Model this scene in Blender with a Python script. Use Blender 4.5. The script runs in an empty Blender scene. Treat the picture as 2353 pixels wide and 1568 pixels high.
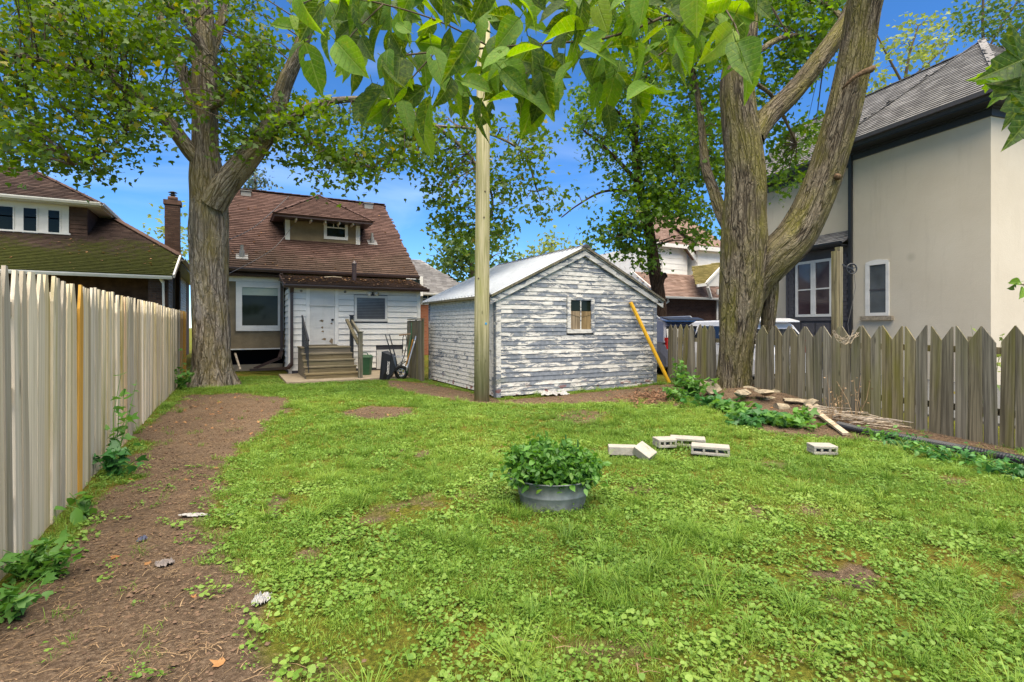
import bpy, math, random
import numpy as np
from mathutils import Vector, Matrix, Euler

random.seed(7); rng = np.random.default_rng(7)
SC = bpy.context.scene
COL = SC.collection

# ------------------------------------------------------------------ camera, sky, sun, exposure
TH = math.radians(28.0); SN, CS = math.sin(TH), math.cos(TH)
CH = 1.45                      # eye height
FOC, U0, V0 = 1200.0, 1176.5, 748.0
cam_d = bpy.data.cameras.new('camera'); cam = bpy.data.objects.new('camera', cam_d); COL.objects.link(cam)
cam.location = (0, 0, CH); cam.rotation_euler = (math.pi/2, 0, -TH)
cam_d.sensor_width = 36; cam_d.lens = FOC/2353*36; cam_d.shift_y = -(784-V0)/2353
cam_d.clip_start = 0.05; cam_d.clip_end = 2000
SC.camera = cam

SUN_EL, SUN_AZ = math.radians(70), math.radians(197)   # azimuth clockwise from +Y of the world
W = bpy.data.worlds.new('World'); SC.world = W; W.use_nodes = True
nt = W.node_tree; nt.nodes.clear()
sky = nt.nodes.new('ShaderNodeTexSky'); sky.sky_type = 'NISHITA'; sky.sun_disc = False
sky.sun_elevation = SUN_EL; sky.sun_rotation = SUN_AZ; sky.air_density = 1.0; sky.dust_density = 0.0; sky.ozone_density = 8.0; sky.altitude = 2500
tc = nt.nodes.new('ShaderNodeTexCoord')
mp = nt.nodes.new('ShaderNodeMapping'); mp.inputs['Scale'].default_value = (1.0, 1.6, 4.5)
nz = nt.nodes.new('ShaderNodeTexNoise'); nz.inputs['Scale'].default_value = 1.6; nz.inputs['Detail'].default_value = 7; nz.inputs['Distortion'].default_value = .6
rp = nt.nodes.new('ShaderNodeValToRGB'); rp.color_ramp.elements[0].position = .50; rp.color_ramp.elements[1].position = .85
rp.color_ramp.elements[1].color = (.22, .22, .22, 1)
hs = nt.nodes.new('ShaderNodeHueSaturation'); hs.inputs['Saturation'].default_value = 1.15; hs.inputs['Value'].default_value = 1.0
mx = nt.nodes.new('ShaderNodeMix'); mx.data_type = 'RGBA'; mx.inputs[7].default_value = (9.0, 9.6, 10.4, 1)
bg = nt.nodes.new('ShaderNodeBackground'); bg.inputs['Strength'].default_value = 0.076
wo = nt.nodes.new('ShaderNodeOutputWorld')
L = nt.links.new
L(tc.outputs['Generated'], mp.inputs['Vector']); L(mp.outputs[0], nz.inputs['Vector']); L(nz.outputs[0], rp.inputs[0])
L(sky.outputs[0], hs.inputs['Color']); L(hs.outputs[0], mx.inputs[6]); L(rp.outputs[0], mx.inputs[0]); L(mx.outputs[2], bg.inputs[0]); L(bg.outputs[0], wo.inputs[0])

sun_d = bpy.data.lights.new('sun', 'SUN'); sun = bpy.data.objects.new('sun', sun_d); COL.objects.link(sun)
sun_d.energy = 3.7; sun_d.angle = math.radians(76); sun_d.color = (1, .89, .72)
_sd = Vector((math.sin(SUN_AZ)*math.cos(SUN_EL), math.cos(SUN_AZ)*math.cos(SUN_EL), math.sin(SUN_EL)))
sun.rotation_euler = _sd.to_track_quat('Z', 'Y').to_euler()

SC.view_settings.view_transform = 'Standard'; SC.view_settings.look = 'None'
SC.view_settings.exposure = 1.68; SC.view_settings.gamma = 1.0; SC.view_settings.use_curve_mapping = False
SC.render.engine = 'CYCLES'
SC.cycles.max_bounces = 8; SC.cycles.diffuse_bounces = 4; SC.cycles.glossy_bounces = 3; SC.cycles.transmission_bounces = 6; SC.cycles.transparent_max_bounces = 8
SC.cycles.use_denoising = True

# ------------------------------------------------------------------ geometry of the view: photo pixel (2353 wide) -> place
def ray(u, v):
    X, Z = (u-U0)/FOC, (V0-v)/FOC
    return Vector((X*CS+SN, -X*SN+CS, Z))
def at_d(u, v, Y): return Vector((0, 0, CH)) + ray(u, v)*Y
def at_z(u, v, z=0.0):
    d = ray(u, v); return Vector((0, 0, CH)) + d*((z-CH)/d.z)
def at_x(u, v, x):
    d = ray(u, v); return Vector((0, 0, CH)) + d*(x/d.x)
def at_y(u, v, y):
    d = ray(u, v); return Vector((0, 0, CH)) + d*(y/d.y)

# ------------------------------------------------------------------ noise
def _h(ix, iy, seed):
    n = (ix.astype(np.int64)*374761393 + iy.astype(np.int64)*668265263 + seed*1442695041) & 0xffffffff
    n = ((n ^ (n >> 13))*1274126177) & 0xffffffff
    return ((n ^ (n >> 16)) & 0xffff)/65535.0
def vnoise(x, y, seed=0):
    x = np.asarray(x, float); y = np.asarray(y, float)
    ix, iy = np.floor(x), np.floor(y); fx, fy = x-ix, y-iy
    fx = fx*fx*(3-2*fx); fy = fy*fy*(3-2*fy)
    a, b, c, d = _h(ix, iy, seed), _h(ix+1, iy, seed), _h(ix, iy+1, seed), _h(ix+1, iy+1, seed)
    return (a*(1-fx)+b*fx)*(1-fy)+(c*(1-fx)+d*fx)*fy
def fbm(x, y, seed=0, o=4):
    s = 0; a = .5; t = 0
    for k in range(o):
        s = s + a*vnoise(np.asarray(x)*2**k, np.asarray(y)*2**k, seed+k*17); t += a; a *= .5
    return s/t

# ------------------------------------------------------------------ mesh helpers
class MB:
    def __init__(s): s.v = []; s.f = []; s.uv = None
    def add(s, vs, fs):
        o = len(s.v); s.v += [tuple(p) for p in vs]; s.f += [tuple(i+o for i in f) for f in fs]
    def box(s, x0, x1, y0, y1, z0, z1):
        s.add([(x0,y0,z0),(x1,y0,z0),(x1,y1,z0),(x0,y1,z0),(x0,y0,z1),(x1,y0,z1),(x1,y1,z1),(x0,y1,z1)],
              [(0,3,2,1),(4,5,6,7),(0,1,5,4),(1,2,6,5),(2,3,7,6),(3,0,4,7)])
    def obox(s, O, r, n, x0, x1, z0, z1, d0, d1):
        """box in a wall frame: r along the wall, n outward, z up"""
        O, r, n = Vector(O), Vector(r), Vector(n); up = Vector((0,0,1))
        P = lambda x, z, d: O + r*x + up*z + n*d
        vs = [P(x0,z0,d0),P(x1,z0,d0),P(x1,z0,d1),P(x0,z0,d1),P(x0,z1,d0),P(x1,z1,d0),P(x1,z1,d1),P(x0,z1,d1)]
        s.add(vs, [(0,1,2,3),(4,7,6,5),(0,4,5,1),(1,5,6,2),(2,6,7,3),(3,7,4,0)])
    def beam(s, a, b, w, h, up=(0,0,1)):
        a, b = Vector(a), Vector(b); d = (b-a).normalized(); up = Vector(up)
        if abs(d.dot(up)) > .98: up = Vector((1,0,0))
        r = d.cross(up).normalized()*w/2; t = r.cross(d).normalized()*h/2
        vs = [a-r-t,a+r-t,a+r+t,a-r+t,b-r-t,b+r-t,b+r+t,b-r+t]
        s.add(vs, [(0,1,2,3),(4,7,6,5),(0,4,5,1),(1,5,6,2),(2,6,7,3),(3,7,4,0)])
    def prism(s, poly, ext):
        """poly: list of 3D points (planar); ext: vector"""
        n = len(poly); e = Vector(ext)
        s.add([Vector(p) for p in poly]+[Vector(p)+e for p in poly],
              [tuple(range(n-1,-1,-1)), tuple(range(n,2*n))]+[(i,(i+1)%n,(i+1)%n+n,i+n) for i in range(n)])
    def cyl(s, a, b, r0, r1=None, n=16, cap=True):
        r1 = r0 if r1 is None else r1
        a, b = Vector(a), Vector(b); d = (b-a).normalized()
        t = Vector((1,0,0)) if abs(d.x) < .9 else Vector((0,1,0))
        p = d.cross(t).normalized(); q = d.cross(p)
        vs = [a+(p*math.cos(2*math.pi*i/n)+q*math.sin(2*math.pi*i/n))*r0 for i in range(n)]+[b+(p*math.cos(2*math.pi*i/n)+q*math.sin(2*math.pi*i/n))*r1 for i in range(n)]
        fs = [(i,(i+1)%n,(i+1)%n+n,i+n) for i in range(n)]
        if cap: fs += [tuple(range(n-1,-1,-1)), tuple(range(n,2*n))]
        s.add(vs, fs)
    def tube(s, pts, radii, n=10, cap=True):
        pts = [Vector(p) for p in pts]
        if not isinstance(radii, (list, tuple, np.ndarray)): radii = [radii]*len(pts)
        d = (pts[1]-pts[0]).normalized(); t = Vector((1,0,0)) if abs(d.x) < .9 else Vector((0,1,0))
        p = d.cross(t).normalized(); vs = []
        for k, c in enumerate(pts):
            a = pts[max(0,k-1)]; b = pts[min(len(pts)-1,k+1)]
            if (b-a).length > 1e-9: d = (b-a).normalized()
            p = (p - d*p.dot(d)).normalized(); q = d.cross(p)
            vs += [c+(p*math.cos(2*math.pi*i/n)+q*math.sin(2*math.pi*i/n))*radii[k] for i in range(n)]
        fs = []
        for k in range(len(pts)-1):
            fs += [(k*n+i, k*n+(i+1)%n, (k+1)*n+(i+1)%n, (k+1)*n+i) for i in range(n)]
        if cap: fs += [tuple(range(n-1,-1,-1)), tuple(range((len(pts)-1)*n, len(pts)*n))]
        s.add(vs, fs)
    def quad(s, *p): s.add(p, [tuple(range(len(p)))])
    def mesh(s, name):
        me = bpy.data.meshes.new(name); me.from_pydata(s.v, [], s.f); me.update(); return me
    def build(s, name, mat, parent=None, smooth=False):
        return link(name, s.mesh(name), mat, parent, smooth)

def link(name, me, mat, parent=None, smooth=False):
    if mat is not None and not me.materials: me.materials.append(mat)
    if smooth: me.polygons.foreach_set('use_smooth', np.ones(len(me.polygons), bool))
    o = bpy.data.objects.new(name, me); COL.objects.link(o)
    if parent: adopt(o, parent)
    return o
WORLD_M = {}
def adopt(o, parent):
    o.parent = parent; o.matrix_parent_inverse = wm(parent).inverted()
def wm(o):
    if o.name in WORLD_M: return WORLD_M[o.name]
    return Matrix.Identity(4)
def thing(name, label, cat, loc=(0,0,0), group=None):
    o = bpy.data.objects.new(name, None); COL.objects.link(o); o.location = loc; o.empty_display_size = .1
    WORLD_M[o.name] = Matrix.Translation(Vector(loc)); return tag(o, label, cat, group)
def tag(o, label=None, cat=None, group=None, kind=None):
    if label: o['label'] = label
    if cat: o['category'] = cat
    if group: o['group'] = group
    if kind: o['kind'] = kind
    return o
def np_mesh(name, V, F, smooth=False):
    """V (n,3), F (m,k) one polygon size"""
    me = bpy.data.meshes.new(name); m, k = F.shape
    me.vertices.add(len(V)); me.vertices.foreach_set('co', np.ascontiguousarray(V, np.float32).ravel())
    me.loops.add(m*k); me.loops.foreach_set('vertex_index', np.ascontiguousarray(F, np.int32).ravel())
    me.polygons.add(m); me.polygons.foreach_set('loop_start', np.arange(0, m*k, k, dtype=np.int32))
    if smooth: me.polygons.foreach_set('use_smooth', np.ones(m, bool))
    me.update(calc_edges=True); return me
def catmull(pts, step=.1):
    """smooth a list of (x,y,z,r) rows"""
    P = [np.array(p, float) for p in pts]; P = [2*P[0]-P[1]]+P+[2*P[-1]-P[-2]]; out = []
    for i in range(1, len(P)-2):
        n = max(2, int(np.linalg.norm((P[i+1]-P[i])[:3])/step))
        for k in range(n):
            t = k/n
            out.append(.5*((2*P[i])+(-P[i-1]+P[i+1])*t+(2*P[i-1]-5*P[i]+4*P[i+1]-P[i+2])*t*t+(-P[i-1]+3*P[i]-3*P[i+1]+P[i+2])*t**3))
    out.append(P[-2]); return np.array(out)

# ------------------------------------------------------------------ material helpers
class NT:
    def __init__(s, name):
        s.m = bpy.data.materials.new(name); s.m.use_nodes = True; s.t = s.m.node_tree
        s.b = s.t.nodes['Principled BSDF']; s.out = s.t.nodes['Material Output']
    def n(s, typ, **kw):
        x = s.t.nodes.new('ShaderNode'+typ)
        for k, v in kw.items(): setattr(x, k, v)
        return x
    def l(s, a, b): s.t.links.new(a, b)
    def coord(s, kind='Object', scale=(1,1,1), rand=False):
        t = s.n('TexCoord').outputs[kind]
        m = s.n('Mapping'); m.inputs['Scale'].default_value = scale
        if rand:
            oi = s.n('ObjectInfo'); mu = s.n('VectorMath', operation='SCALE'); mu.inputs[0].default_value = (37.1, 91.7, 53.3); s.l(oi.outputs['Random'], mu.inputs['Scale'])
            ad = s.n('VectorMath', operation='ADD'); s.l(t, ad.inputs[0]); s.l(mu.outputs[0], ad.inputs[1]); t = ad.outputs[0]
        s.l(t, m.inputs['Vector']); return m.outputs[0]
    def noise(s, vec, scale=5, detail=4, rough=.5, dist=0):
        x = s.n('TexNoise'); x.inputs['Scale'].default_value = scale; x.inputs['Detail'].default_value = detail
        x.inputs['Roughness'].default_value = rough; x.inputs['Distortion'].default_value = dist
        if vec is not None: s.l(vec, x.inputs['Vector'])
        return x.outputs[0]
    def ramp(s, fac, stops, interp='LINEAR'):
        x = s.n('ValToRGB'); e = x.color_ramp.elements; x.color_ramp.interpolation = interp
        while len(e) < len(stops): e.new(.5)
        for k, (p, c) in enumerate(stops):
            e[k].position = p; e[k].color = (c, c, c, 1) if isinstance(c, (int, float)) else (*c, 1)
        s.l(fac, x.inputs[0]); return x.outputs[0]
    def mix(s, fac, a, b, typ='MIX'):
        x = s.n('Mix', data_type='RGBA', blend_type=typ)
        for i, q in ((0, fac), (6, a), (7, b)):
            if isinstance(q, (int, float)): x.inputs[i].default_value = q if i == 0 else (q, q, q, 1)
            elif isinstance(q, tuple): x.inputs[i].default_value = (*q, 1)
            else: s.l(q, x.inputs[i])
        return x.outputs[2]
    def math(s, op, a, b=0.0):
        x = s.n('Math', operation=op)
        for i, q in ((0, a), (1, b)):
            if isinstance(q, (int, float)): x.inputs[i].default_value = q
            else: s.l(q, x.inputs[i])
        return x.outputs[0]
    def sep(s, vec):
        x = s.n('SeparateXYZ'); s.l(vec, x.inputs[0]); return x.outputs
    def rand(s): return s.n('ObjectInfo').outputs['Random']
    def bump(s, h, strength=.4, dist=.02):
        x = s.n('Bump'); x.inputs['Strength'].default_value = strength; x.inputs['Distance'].default_value = dist
        s.l(h, x.inputs['Height']); s.l(x.outputs[0], s.b.inputs['Normal']); return x.outputs[0]
    def col(s, c):
        if isinstance(c, tuple): s.b.inputs['Base Color'].default_value = (*c, 1)
        else: s.l(c, s.b.inputs['Base Color'])
    def fin(s, rough=.7, spec=.3, metal=0.0):
        s.b.inputs['Roughness'].default_value = rough; s.b.inputs['Specular IOR Level'].default_value = spec; s.b.inputs['Metallic'].default_value = metal; return s.m

def M_plain(name, c, rough=.7, spec=.3, metal=0, var=.12, scale=6, bump=0):
    t = NT(name); v = t.coord('Object')
    n = t.noise(v, scale, 5, .6)
    k = t.ramp(n, [(.3, tuple(x*(1-var) for x in c)), (.7, tuple(min(1, x*(1+var)) for x in c))])
    t.col(k)
    if bump: t.bump(t.noise(v, scale*6, 4), bump, .01)
    return t.fin(rough, spec, metal)

def M_wood(name, c1, c2, stain=None, along='z', rand=True, dark=.45, rnd=.25, stain_amt=.5, soft=0):
    """weathered wood; grain stretched along one axis"""
    t = NT(name); k = {'x': 0, 'y': 1, 'z': 2}[along]
    sc = [28, 28, 28]; sc[k] = 1.1; v = t.coord('Object', tuple(sc), rand)
    g = t.noise(v, 1.0, 6, .65, .4)
    c = t.ramp(g, [(.25, tuple(x*dark for x in c2)), (.42, c2), (.62, c1), (.8, tuple(min(1, x*1.15) for x in c1))])
    if soft: c = t.mix(soft, c, tuple((p_+q_)/2 for p_, q_ in zip(c1, c2)))
    sv = [2.2, 2.2, 2.2]; sv[k] = .5; s2 = t.noise(t.coord('Object', tuple(sv), rand), 1.6, 5, .6)
    if stain: c = t.mix(t.ramp(s2, [(.5, 0.0), (.72, stain_amt)]), c, stain)
    kn = t.n('TexVoronoi'); kv = [7, 7, 7]; kv[k] = 2.2; t.l(t.coord('Object', tuple(kv), rand), kn.inputs['Vector']); kn.inputs['Scale'].default_value = 1
    c = t.mix(t.ramp(kn.outputs['Distance'], [(.05, .75), (.11, 0.0)]), c, tuple(x*.35 for x in c2))
    if rand:
        hv = t.n('HueSaturation'); rr = t.n('MapRange'); t.l(t.rand(), rr.inputs[0]); rr.inputs[3].default_value = 1-rnd; rr.inputs[4].default_value = 1+rnd*.7
        t.l(rr.outputs[0], hv.inputs['Value']); t.l(c, hv.inputs['Color'])
        r2 = t.n('MapRange'); t.l(t.math('FRACT', t.math('MULTIPLY', t.rand(), 7.3)), r2.inputs[0]); r2.inputs[3].default_value = .75; r2.inputs[4].default_value = 1.25
        t.l(r2.outputs[0], hv.inputs['Saturation']); c = hv.outputs[0]
    t.col(c); t.bump(g, .5, .006); return t.fin(.85, .15)

def M_leaf(name, c1, c2, c3=None, trans=.45, rough=.45, spots=False):
    t = NT(name)
    geo = t.n('NewGeometry'); r = geo.outputs['Random Per Island']
    if spots: r = t.rand()
    st = [(0.0, c1), (.55, c2)]
    if spots: st = [(0.0, tuple(x*.14 for x in c1)), (.45, tuple(x*.30 for x in c1)), (.58, c1), (.82, c2)]
    if c3: st += [(.93, c2), (1.0, c3)]
    c = t.ramp(r, st)
    v = t.coord('Object', (1,1,1), False); c = t.mix(.35, c, t.ramp(t.noise(v, 1.3 if not spots else 22, 3), [(.3, tuple(x*.6 for x in c1)), (.7, tuple(min(1, x*1.25) for x in c2))]))
    if spots:
        vo = t.n('TexVoronoi'); vo.inputs['Scale'].default_value = 55; t.l(t.coord('Object', (1,1,1), True), vo.inputs['Vector'])
        big = t.noise(t.coord('Object', (1,1,1), True), 9, 3)
        m = t.math('MULTIPLY', t.ramp(vo.outputs['Distance'], [(.16, 1.0), (.22, 0.0)]), t.ramp(big, [(.52, 0.0), (.62, 1.0)]))
        c = t.mix(t.math('MULTIPLY', t.ramp(big, [(.55, 0.0), (.75, .7)]), .8), c, (.30, .34, .03)); c = t.mix(m, c, (.05, .03, .01))
        xyz = t.sep(t.coord('Object')); ax = t.math('ABSOLUTE', xyz[0])
        wv = t.math('SINE', t.math('MULTIPLY', t.math('SUBTRACT', xyz[1], t.math('MULTIPLY', ax, .9)), 52.0))
        vein = t.math('MAXIMUM', t.ramp(wv, [(.86, 0.0), (1.0, .55)]), t.ramp(ax, [(.006, 1.0), (.018, 0.0)]))
        c = t.mix(t.math('MULTIPLY', vein, .5), c, t.mix(.5, c, (.45, .55, .16))); t.bump(t.math('SUBTRACT', 1.0, vein), .5, .01)
    t.col(c); t.fin(rough, .35)
    tr = t.n('BsdfTranslucent'); hv = t.n('HueSaturation'); hv.inputs['Saturation'].default_value = 1.1; hv.inputs['Value'].default_value = 1.5; hv.inputs['Hue'].default_value = .485
    t.l(c, hv.inputs['Color']); t.l(hv.outputs[0], tr.inputs['Color'])
    ms = t.n('MixShader'); ms.inputs[0].default_value = trans; t.l(t.b.outputs[0], ms.inputs[1]); t.l(tr.outputs[0], ms.inputs[2]); t.l(ms.outputs[0], t.out.inputs['Surface'])
    return t.m

def M_bark(name, c1, c2, c3, moss=None, sc=1.0, mossamt=.5):
    """furrowed bark; UV x runs round the trunk, y along it (metres)"""
    t = NT(name); v = t.coord('UV', (13*sc, 1.5*sc, 1))
    def furrow(vec, scale, w):
        n = t.noise(vec, scale, 2, .5, .9); return t.ramp(t.math('ABSOLUTE', t.math('SUBTRACT', n, .5)), [(.0, 0.0), (w, 1.0)])
    r1, r2 = furrow(v, 1.0, .085), furrow(t.coord('UV', (15*sc, 3.0*sc, 3)), 1.6, .10)
    g = t.noise(t.coord('UV', (40*sc, 14*sc, 1)), 1.0, 5, .7)
    h = t.math('MULTIPLY', t.math('MULTIPLY', r1, t.math('ADD', .45, t.math('MULTIPLY', r2, .55))), t.ramp(g, [(.2, .45), (.75, 1.0)]))
    c = t.ramp(h, [(.04, c3), (.32, c2), (.85, c1)])
    c = t.mix(t.ramp(t.noise(t.coord('UV', (1.6, .6, 1)), 1.4, 4), [(.35, .45), (.65, 0.0)]), c, tuple(x*.55 for x in c2))
    if moss: c = t.mix(t.math('MULTIPLY', t.ramp(t.noise(t.coord('UV', (2.2, .7, 1)), 1.3, 5), [(.42, 0.0), (.62, mossamt)]), t.ramp(g, [(.3, .4), (.6, 1.0)])), c, moss)
    t.col(c); t.bump(h, 1.0, .05); return t.fin(.9, .1)

def M_siding(name, base, under, streak=.3):
    """lap board paint, slightly dirty"""
    t = NT(name); v = t.coord('Object', (.7, .7, 3)); n = t.noise(v, 1.2, 6, .6)
    c = t.ramp(n, [(.35, tuple(x*.86 for x in base)), (.6, base)])
    d = t.noise(t.coord('Object', (6, 6, .8)), 1.5, 5, .65); c = t.mix(t.ramp(d, [(.55, 0.0), (.8, streak)]), c, under)
    t.col(c); t.bump(t.noise(t.coord('Object', (9,9,60)), 1, 3), .1, .005); return t.fin(.55, .3)

def M_peel(name, lean=0.0):
    """old white paint flaking off to a grey-blue coat; boards run horizontally"""
    t = NT(name); v = t.coord('Object', (2.6, 2.6, 10.5)); r = t.rand()
    oi = t.n('ObjectInfo'); sc = t.n('VectorMath', operation='SCALE'); sc.inputs[0].default_value = (13.7, 31.1, 71.3); t.l(oi.outputs['Random'], sc.inputs['Scale'])
    ad = t.n('VectorMath', operation='ADD'); t.l(v, ad.inputs[0]); t.l(sc.outputs[0], ad.inputs[1])
    big = t.noise(ad.outputs[0], .72, 10, .75, .8)
    thr = t.math('ADD', big, t.math('MULTIPLY', t.math('SUBTRACT', r, .5), .12))
    xz = t.sep(t.coord('Object')); low = t.ramp(t.math('MULTIPLY', xz[2], .5), [(.05, .06), (.45, 0.0)])
    thr = t.math('ADD', t.math('ADD', thr, low), lean)
    edge = t.ramp(thr, [(.492, 0.0), (.502, 1.0), (.510, 1.0), (.520, 0.0)])
    m = t.ramp(thr, [(.500, 0.0), (.512, 1.0)])
    wh = t.ramp(t.noise(t.coord('Object', (4, 4, 12)), 2, 5), [(.3, (.42, .40, .355)), (.65, (.62, .60, .54))])
    gr = t.ramp(t.noise(t.coord('Object', (5, 5, 5)), 2.5, 5), [(.3, (.12, .134, .152)), (.7, (.215, .234, .258))])
    c = t.mix(m, wh, gr); c = t.mix(t.math('MULTIPLY', edge, .55), c, (.10, .085, .065))
    fl = t.noise(t.coord('Object', (20, 20, 40)), 1.5, 4, .7); c = t.mix(t.ramp(fl, [(.66, 0.0), (.70, .65)]), c, (.13, .12, .11))
    rd = t.noise(t.coord('Object', (3, 3, 6)), 1.7, 4); rm = t.math('MULTIPLY', t.ramp(rd, [(.60, 0.0), (.63, 1.0)]), t.ramp(xz[2], [(.05, 1.0), (.30, 0.0)])); c = t.mix(rm, c, (.17, .045, .03))
    al = t.noise(t.coord('Object', (2, 2, 5)), 1.1, 4); c = t.mix(t.math('MULTIPLY', t.ramp(al, [(.55, 0.0), (.75, .45)]), t.ramp(xz[2], [(.2, 1.0), (.9, 0.0)])), c, (.20, .21, .08))
    t.col(c); t.bump(t.math('SUBTRACT', 1.0, m), .35, .004); return t.fin(.75, .2)

def M_shingle(name, c1, c2, c3, moss=None, mossz=None, mossamt=.8):
    t = NT(name); geo = t.n('NewGeometry'); oi = t.n('ObjectInfo')
    r = t.math('FRACT', t.math('ADD', geo.outputs['Random Per Island'], oi.outputs['Random']))
    c = t.ramp(r, [(0, c1), (.5, c2), (1, c3)])
    p = geo.outputs['Position']; n1 = t.noise(p, .9, 5, .6); c = t.mix(t.ramp(n1, [(.35, .45), (.7, 0.0)]), c, tuple(x*.5 for x in c1))
    n2 = t.noise(p, 70, 3); c = t.mix(.25, c, t.ramp(n2, [(.3, 0.0), (.7, (.5,.5,.5))]), 'SOFT_LIGHT')
    if moss:
        n3 = t.noise(p, .55, 4, .6); n4 = t.noise(p, 9, 5, .7); z = t.sep(p)[2]
        lo = t.n('MapRange'); t.l(z, lo.inputs[0]); lo.inputs[1].default_value = mossz[0]; lo.inputs[2].default_value = mossz[1]; lo.inputs[3].default_value = .22; lo.inputs[4].default_value = -.2
        mm = t.math('ADD', t.math('MULTIPLY', t.math('ADD', n3, n4), .5), lo.outputs[0])
        c = t.mix(t.ramp(mm, [(.5, 0.0), (.6, mossamt)]), c, t.ramp(n4, [(.35, tuple(x*.5 for x in moss)), (.7, moss)]))
    t.col(c); t.bump(n2, .4, .01); return t.fin(.9, .15)

def M_glass(name, c=(.02,.025,.03), rough=.06, spec=.5):
    t = NT(name); n = t.noise(t.coord('Object'), 1.5, 3); t.col(t.ramp(n, [(.3, tuple(x*.7 for x in c)), (.7, tuple(x*1.3 for x in c))])); t.bump(t.noise(t.coord('Object'), 2.2, 2), .04, .02); return t.fin(rough, spec)

def M_brick(name, c1, c2):
    t = NT(name); r = t.rand(); v = t.coord('Object', (1,1,1), True); n = t.noise(v, 30, 5)
    t.col(t.mix(.35, t.ramp(r, [(0, c1), (1, c2)]), t.ramp(n, [(.3, tuple(x*.5 for x in c1)), (.7, c2)]))); t.bump(n, .4, .004); return t.fin(.9, .1)
def M_brickwall(name, c1, c2, mortar, sx=4.6):
    t = NT(name); b = t.n('TexBrick'); t.l(t.coord('UV'), b.inputs['Vector']); b.inputs['Scale'].default_value = sx
    for k, c in (('Color1', c1), ('Color2', c2), ('Mortar', mortar)): b.inputs[k].default_value = (*c, 1)
    b.inputs['Mortar Size'].default_value = .018; b.inputs['Brick Width'].default_value = 1.0; b.inputs['Row Height'].default_value = .34
    t.col(b.outputs[0]); t.bump(t.math('SUBTRACT', 1.0, b.outputs[1]), .4, .01); return t.fin(.9, .1)
# ------------------------------------------------------------------ materials
m_fence = M_wood('fence_wood', (.69, .59, .425), (.47, .39, .265), (.31, .255, .085), stain_amt=.95, rnd=.40, soft=.35)
m_fence_new = M_wood('new_cedar', (.66, .40, .15), (.48, .27, .09), (.40, .27, .11), rnd=.15, dark=.7)
m_fence_g = M_wood('green_fence_wood', (.235, .205, .135), (.108, .093, .062), (.14, .135, .03), stain_amt=.75, rnd=.25)
m_plankg = M_wood('grey_plank_wood', (.42, .36, .28), (.26, .21, .15), None, along='x', rand=True)
m_stepw = M_wood('step_wood', (.26, .215, .14), (.15, .125, .08), (.12, .12, .05), along='x', rand=True, rnd=.1)
m_post = M_wood('post_wood', (.20, .17, .11), (.10, .09, .06), (.10, .11, .04), rand=True)
m_dark = M_plain('black_metal', (.018, .019, .021), .45, .5)
m_trim = M_siding('white_trim', (.68, .66, .61), (.35, .30, .22), .25)
m_siding = M_siding('white_siding', (.86, .83, .76), (.45, .38, .27), .25)
m_brown = M_plain('brown_gutter_paint', (.045, .026, .022), .4, .5)
m_stucco = M_plain('brown_stucco', (.20, .155, .095), .95, .1, scale=3, var=.2, bump=.5)
t = NT('tan_stucco'); v_ = t.coord('Object')
c_ = t.ramp(t.noise(v_, .5, 5, .6), [(.3, (.50, .44, .335)), (.7, (.565, .505, .395))]); c_ = t.mix(t.ramp(t.noise(t.coord('Object', (3, 3, .35)), 1.3, 5, .65), [(.55, 0.0), (.8, .35)]), c_, (.34, .29, .21))
vo_ = t.n('TexVoronoi'); vo_.inputs['Scale'].default_value = .55; t.l(v_, vo_.inputs['Vector']); c_ = t.mix(t.ramp(vo_.outputs['Distance'], [(.03, .35), (.09, 0.0)]), c_, (.25, .22, .17))
t.col(c_); t.bump(t.math('ADD', t.noise(v_, 35, 5, .7), t.noise(v_, 6, 3)), .35, .012); m_tan = t.fin(.92, .1)
m_peel = M_peel('peeling_paint'); m_peel_w = M_peel('peeling_white_paint', -.105)
m_metalroof = M_plain('white_metal_roof', (.46, .48, .49), .45, .35, metal=.0, var=.1)
m_pole = M_wood('pole_wood', (.42, .37, .22), (.25, .23, .11), (.24, .25, .06), rand=False, dark=.6)
m_glass = M_glass('window_glass', (.010,.014,.010), .05, .14)
m_recess_shade = M_plain('dark_recess', (.006, .006, .006), .9, .05)  # near-black colour standing in for deep shade inside openings
m_grayshing = M_shingle('grey_shingle', (.17, .163, .158), (.235, .226, .22), (.31, .30, .29))
m_brnshing = M_shingle('red_brown_shingle', (.085, .050, .040), (.120, .070, .056), (.155, .094, .076), (.06, .05, .03), (3.3, 4.6), .4)
m_mossshing = M_shingle('mossy_brown_shingle', (.05, .033, .027), (.082, .053, .043), (.12, .08, .064), (.062, .070, .010), (3.3, 4.9), .95)
m_farshing = M_shingle('pink_brown_shingle', (.20, .13, .10), (.27, .185, .15), (.33, .235, .19))
m_oliveshing = M_shingle('olive_shingle', (.13, .11, .035), (.18, .15, .05), (.22, .18, .07))
m_bark_l = M_bark('maple_bark', (.36, .315, .25), (.205, .17, .13), (.055, .045, .034), (.24, .19, .035), .8, .45)
m_bark_r = M_bark('furrowed_bark', (.25, .21, .145), (.125, .10, .066), (.02, .016, .011), (.19, .175, .03), .85, .6)
m_bark_t = M_plain('twig_bark', (.10, .078, .055), .9, .1)
m_leaf_l = M_leaf('maple_leaf', (.030, .070, .009), (.098, .175, .016), (.38, .28, .03), .48)
m_leaf_r = M_leaf('elm_leaf', (.034, .086, .011), (.110, .212, .020), (.24, .30, .03), .48)
m_leaf_p = M_leaf('pale_leaf', (.13, .19, .045), (.22, .28, .06), (.35, .33, .08), .4)
m_leaf_bg = M_leaf('far_leaf', (.04, .09, .02), (.09, .16, .03), (.20, .20, .05), .35)
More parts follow.
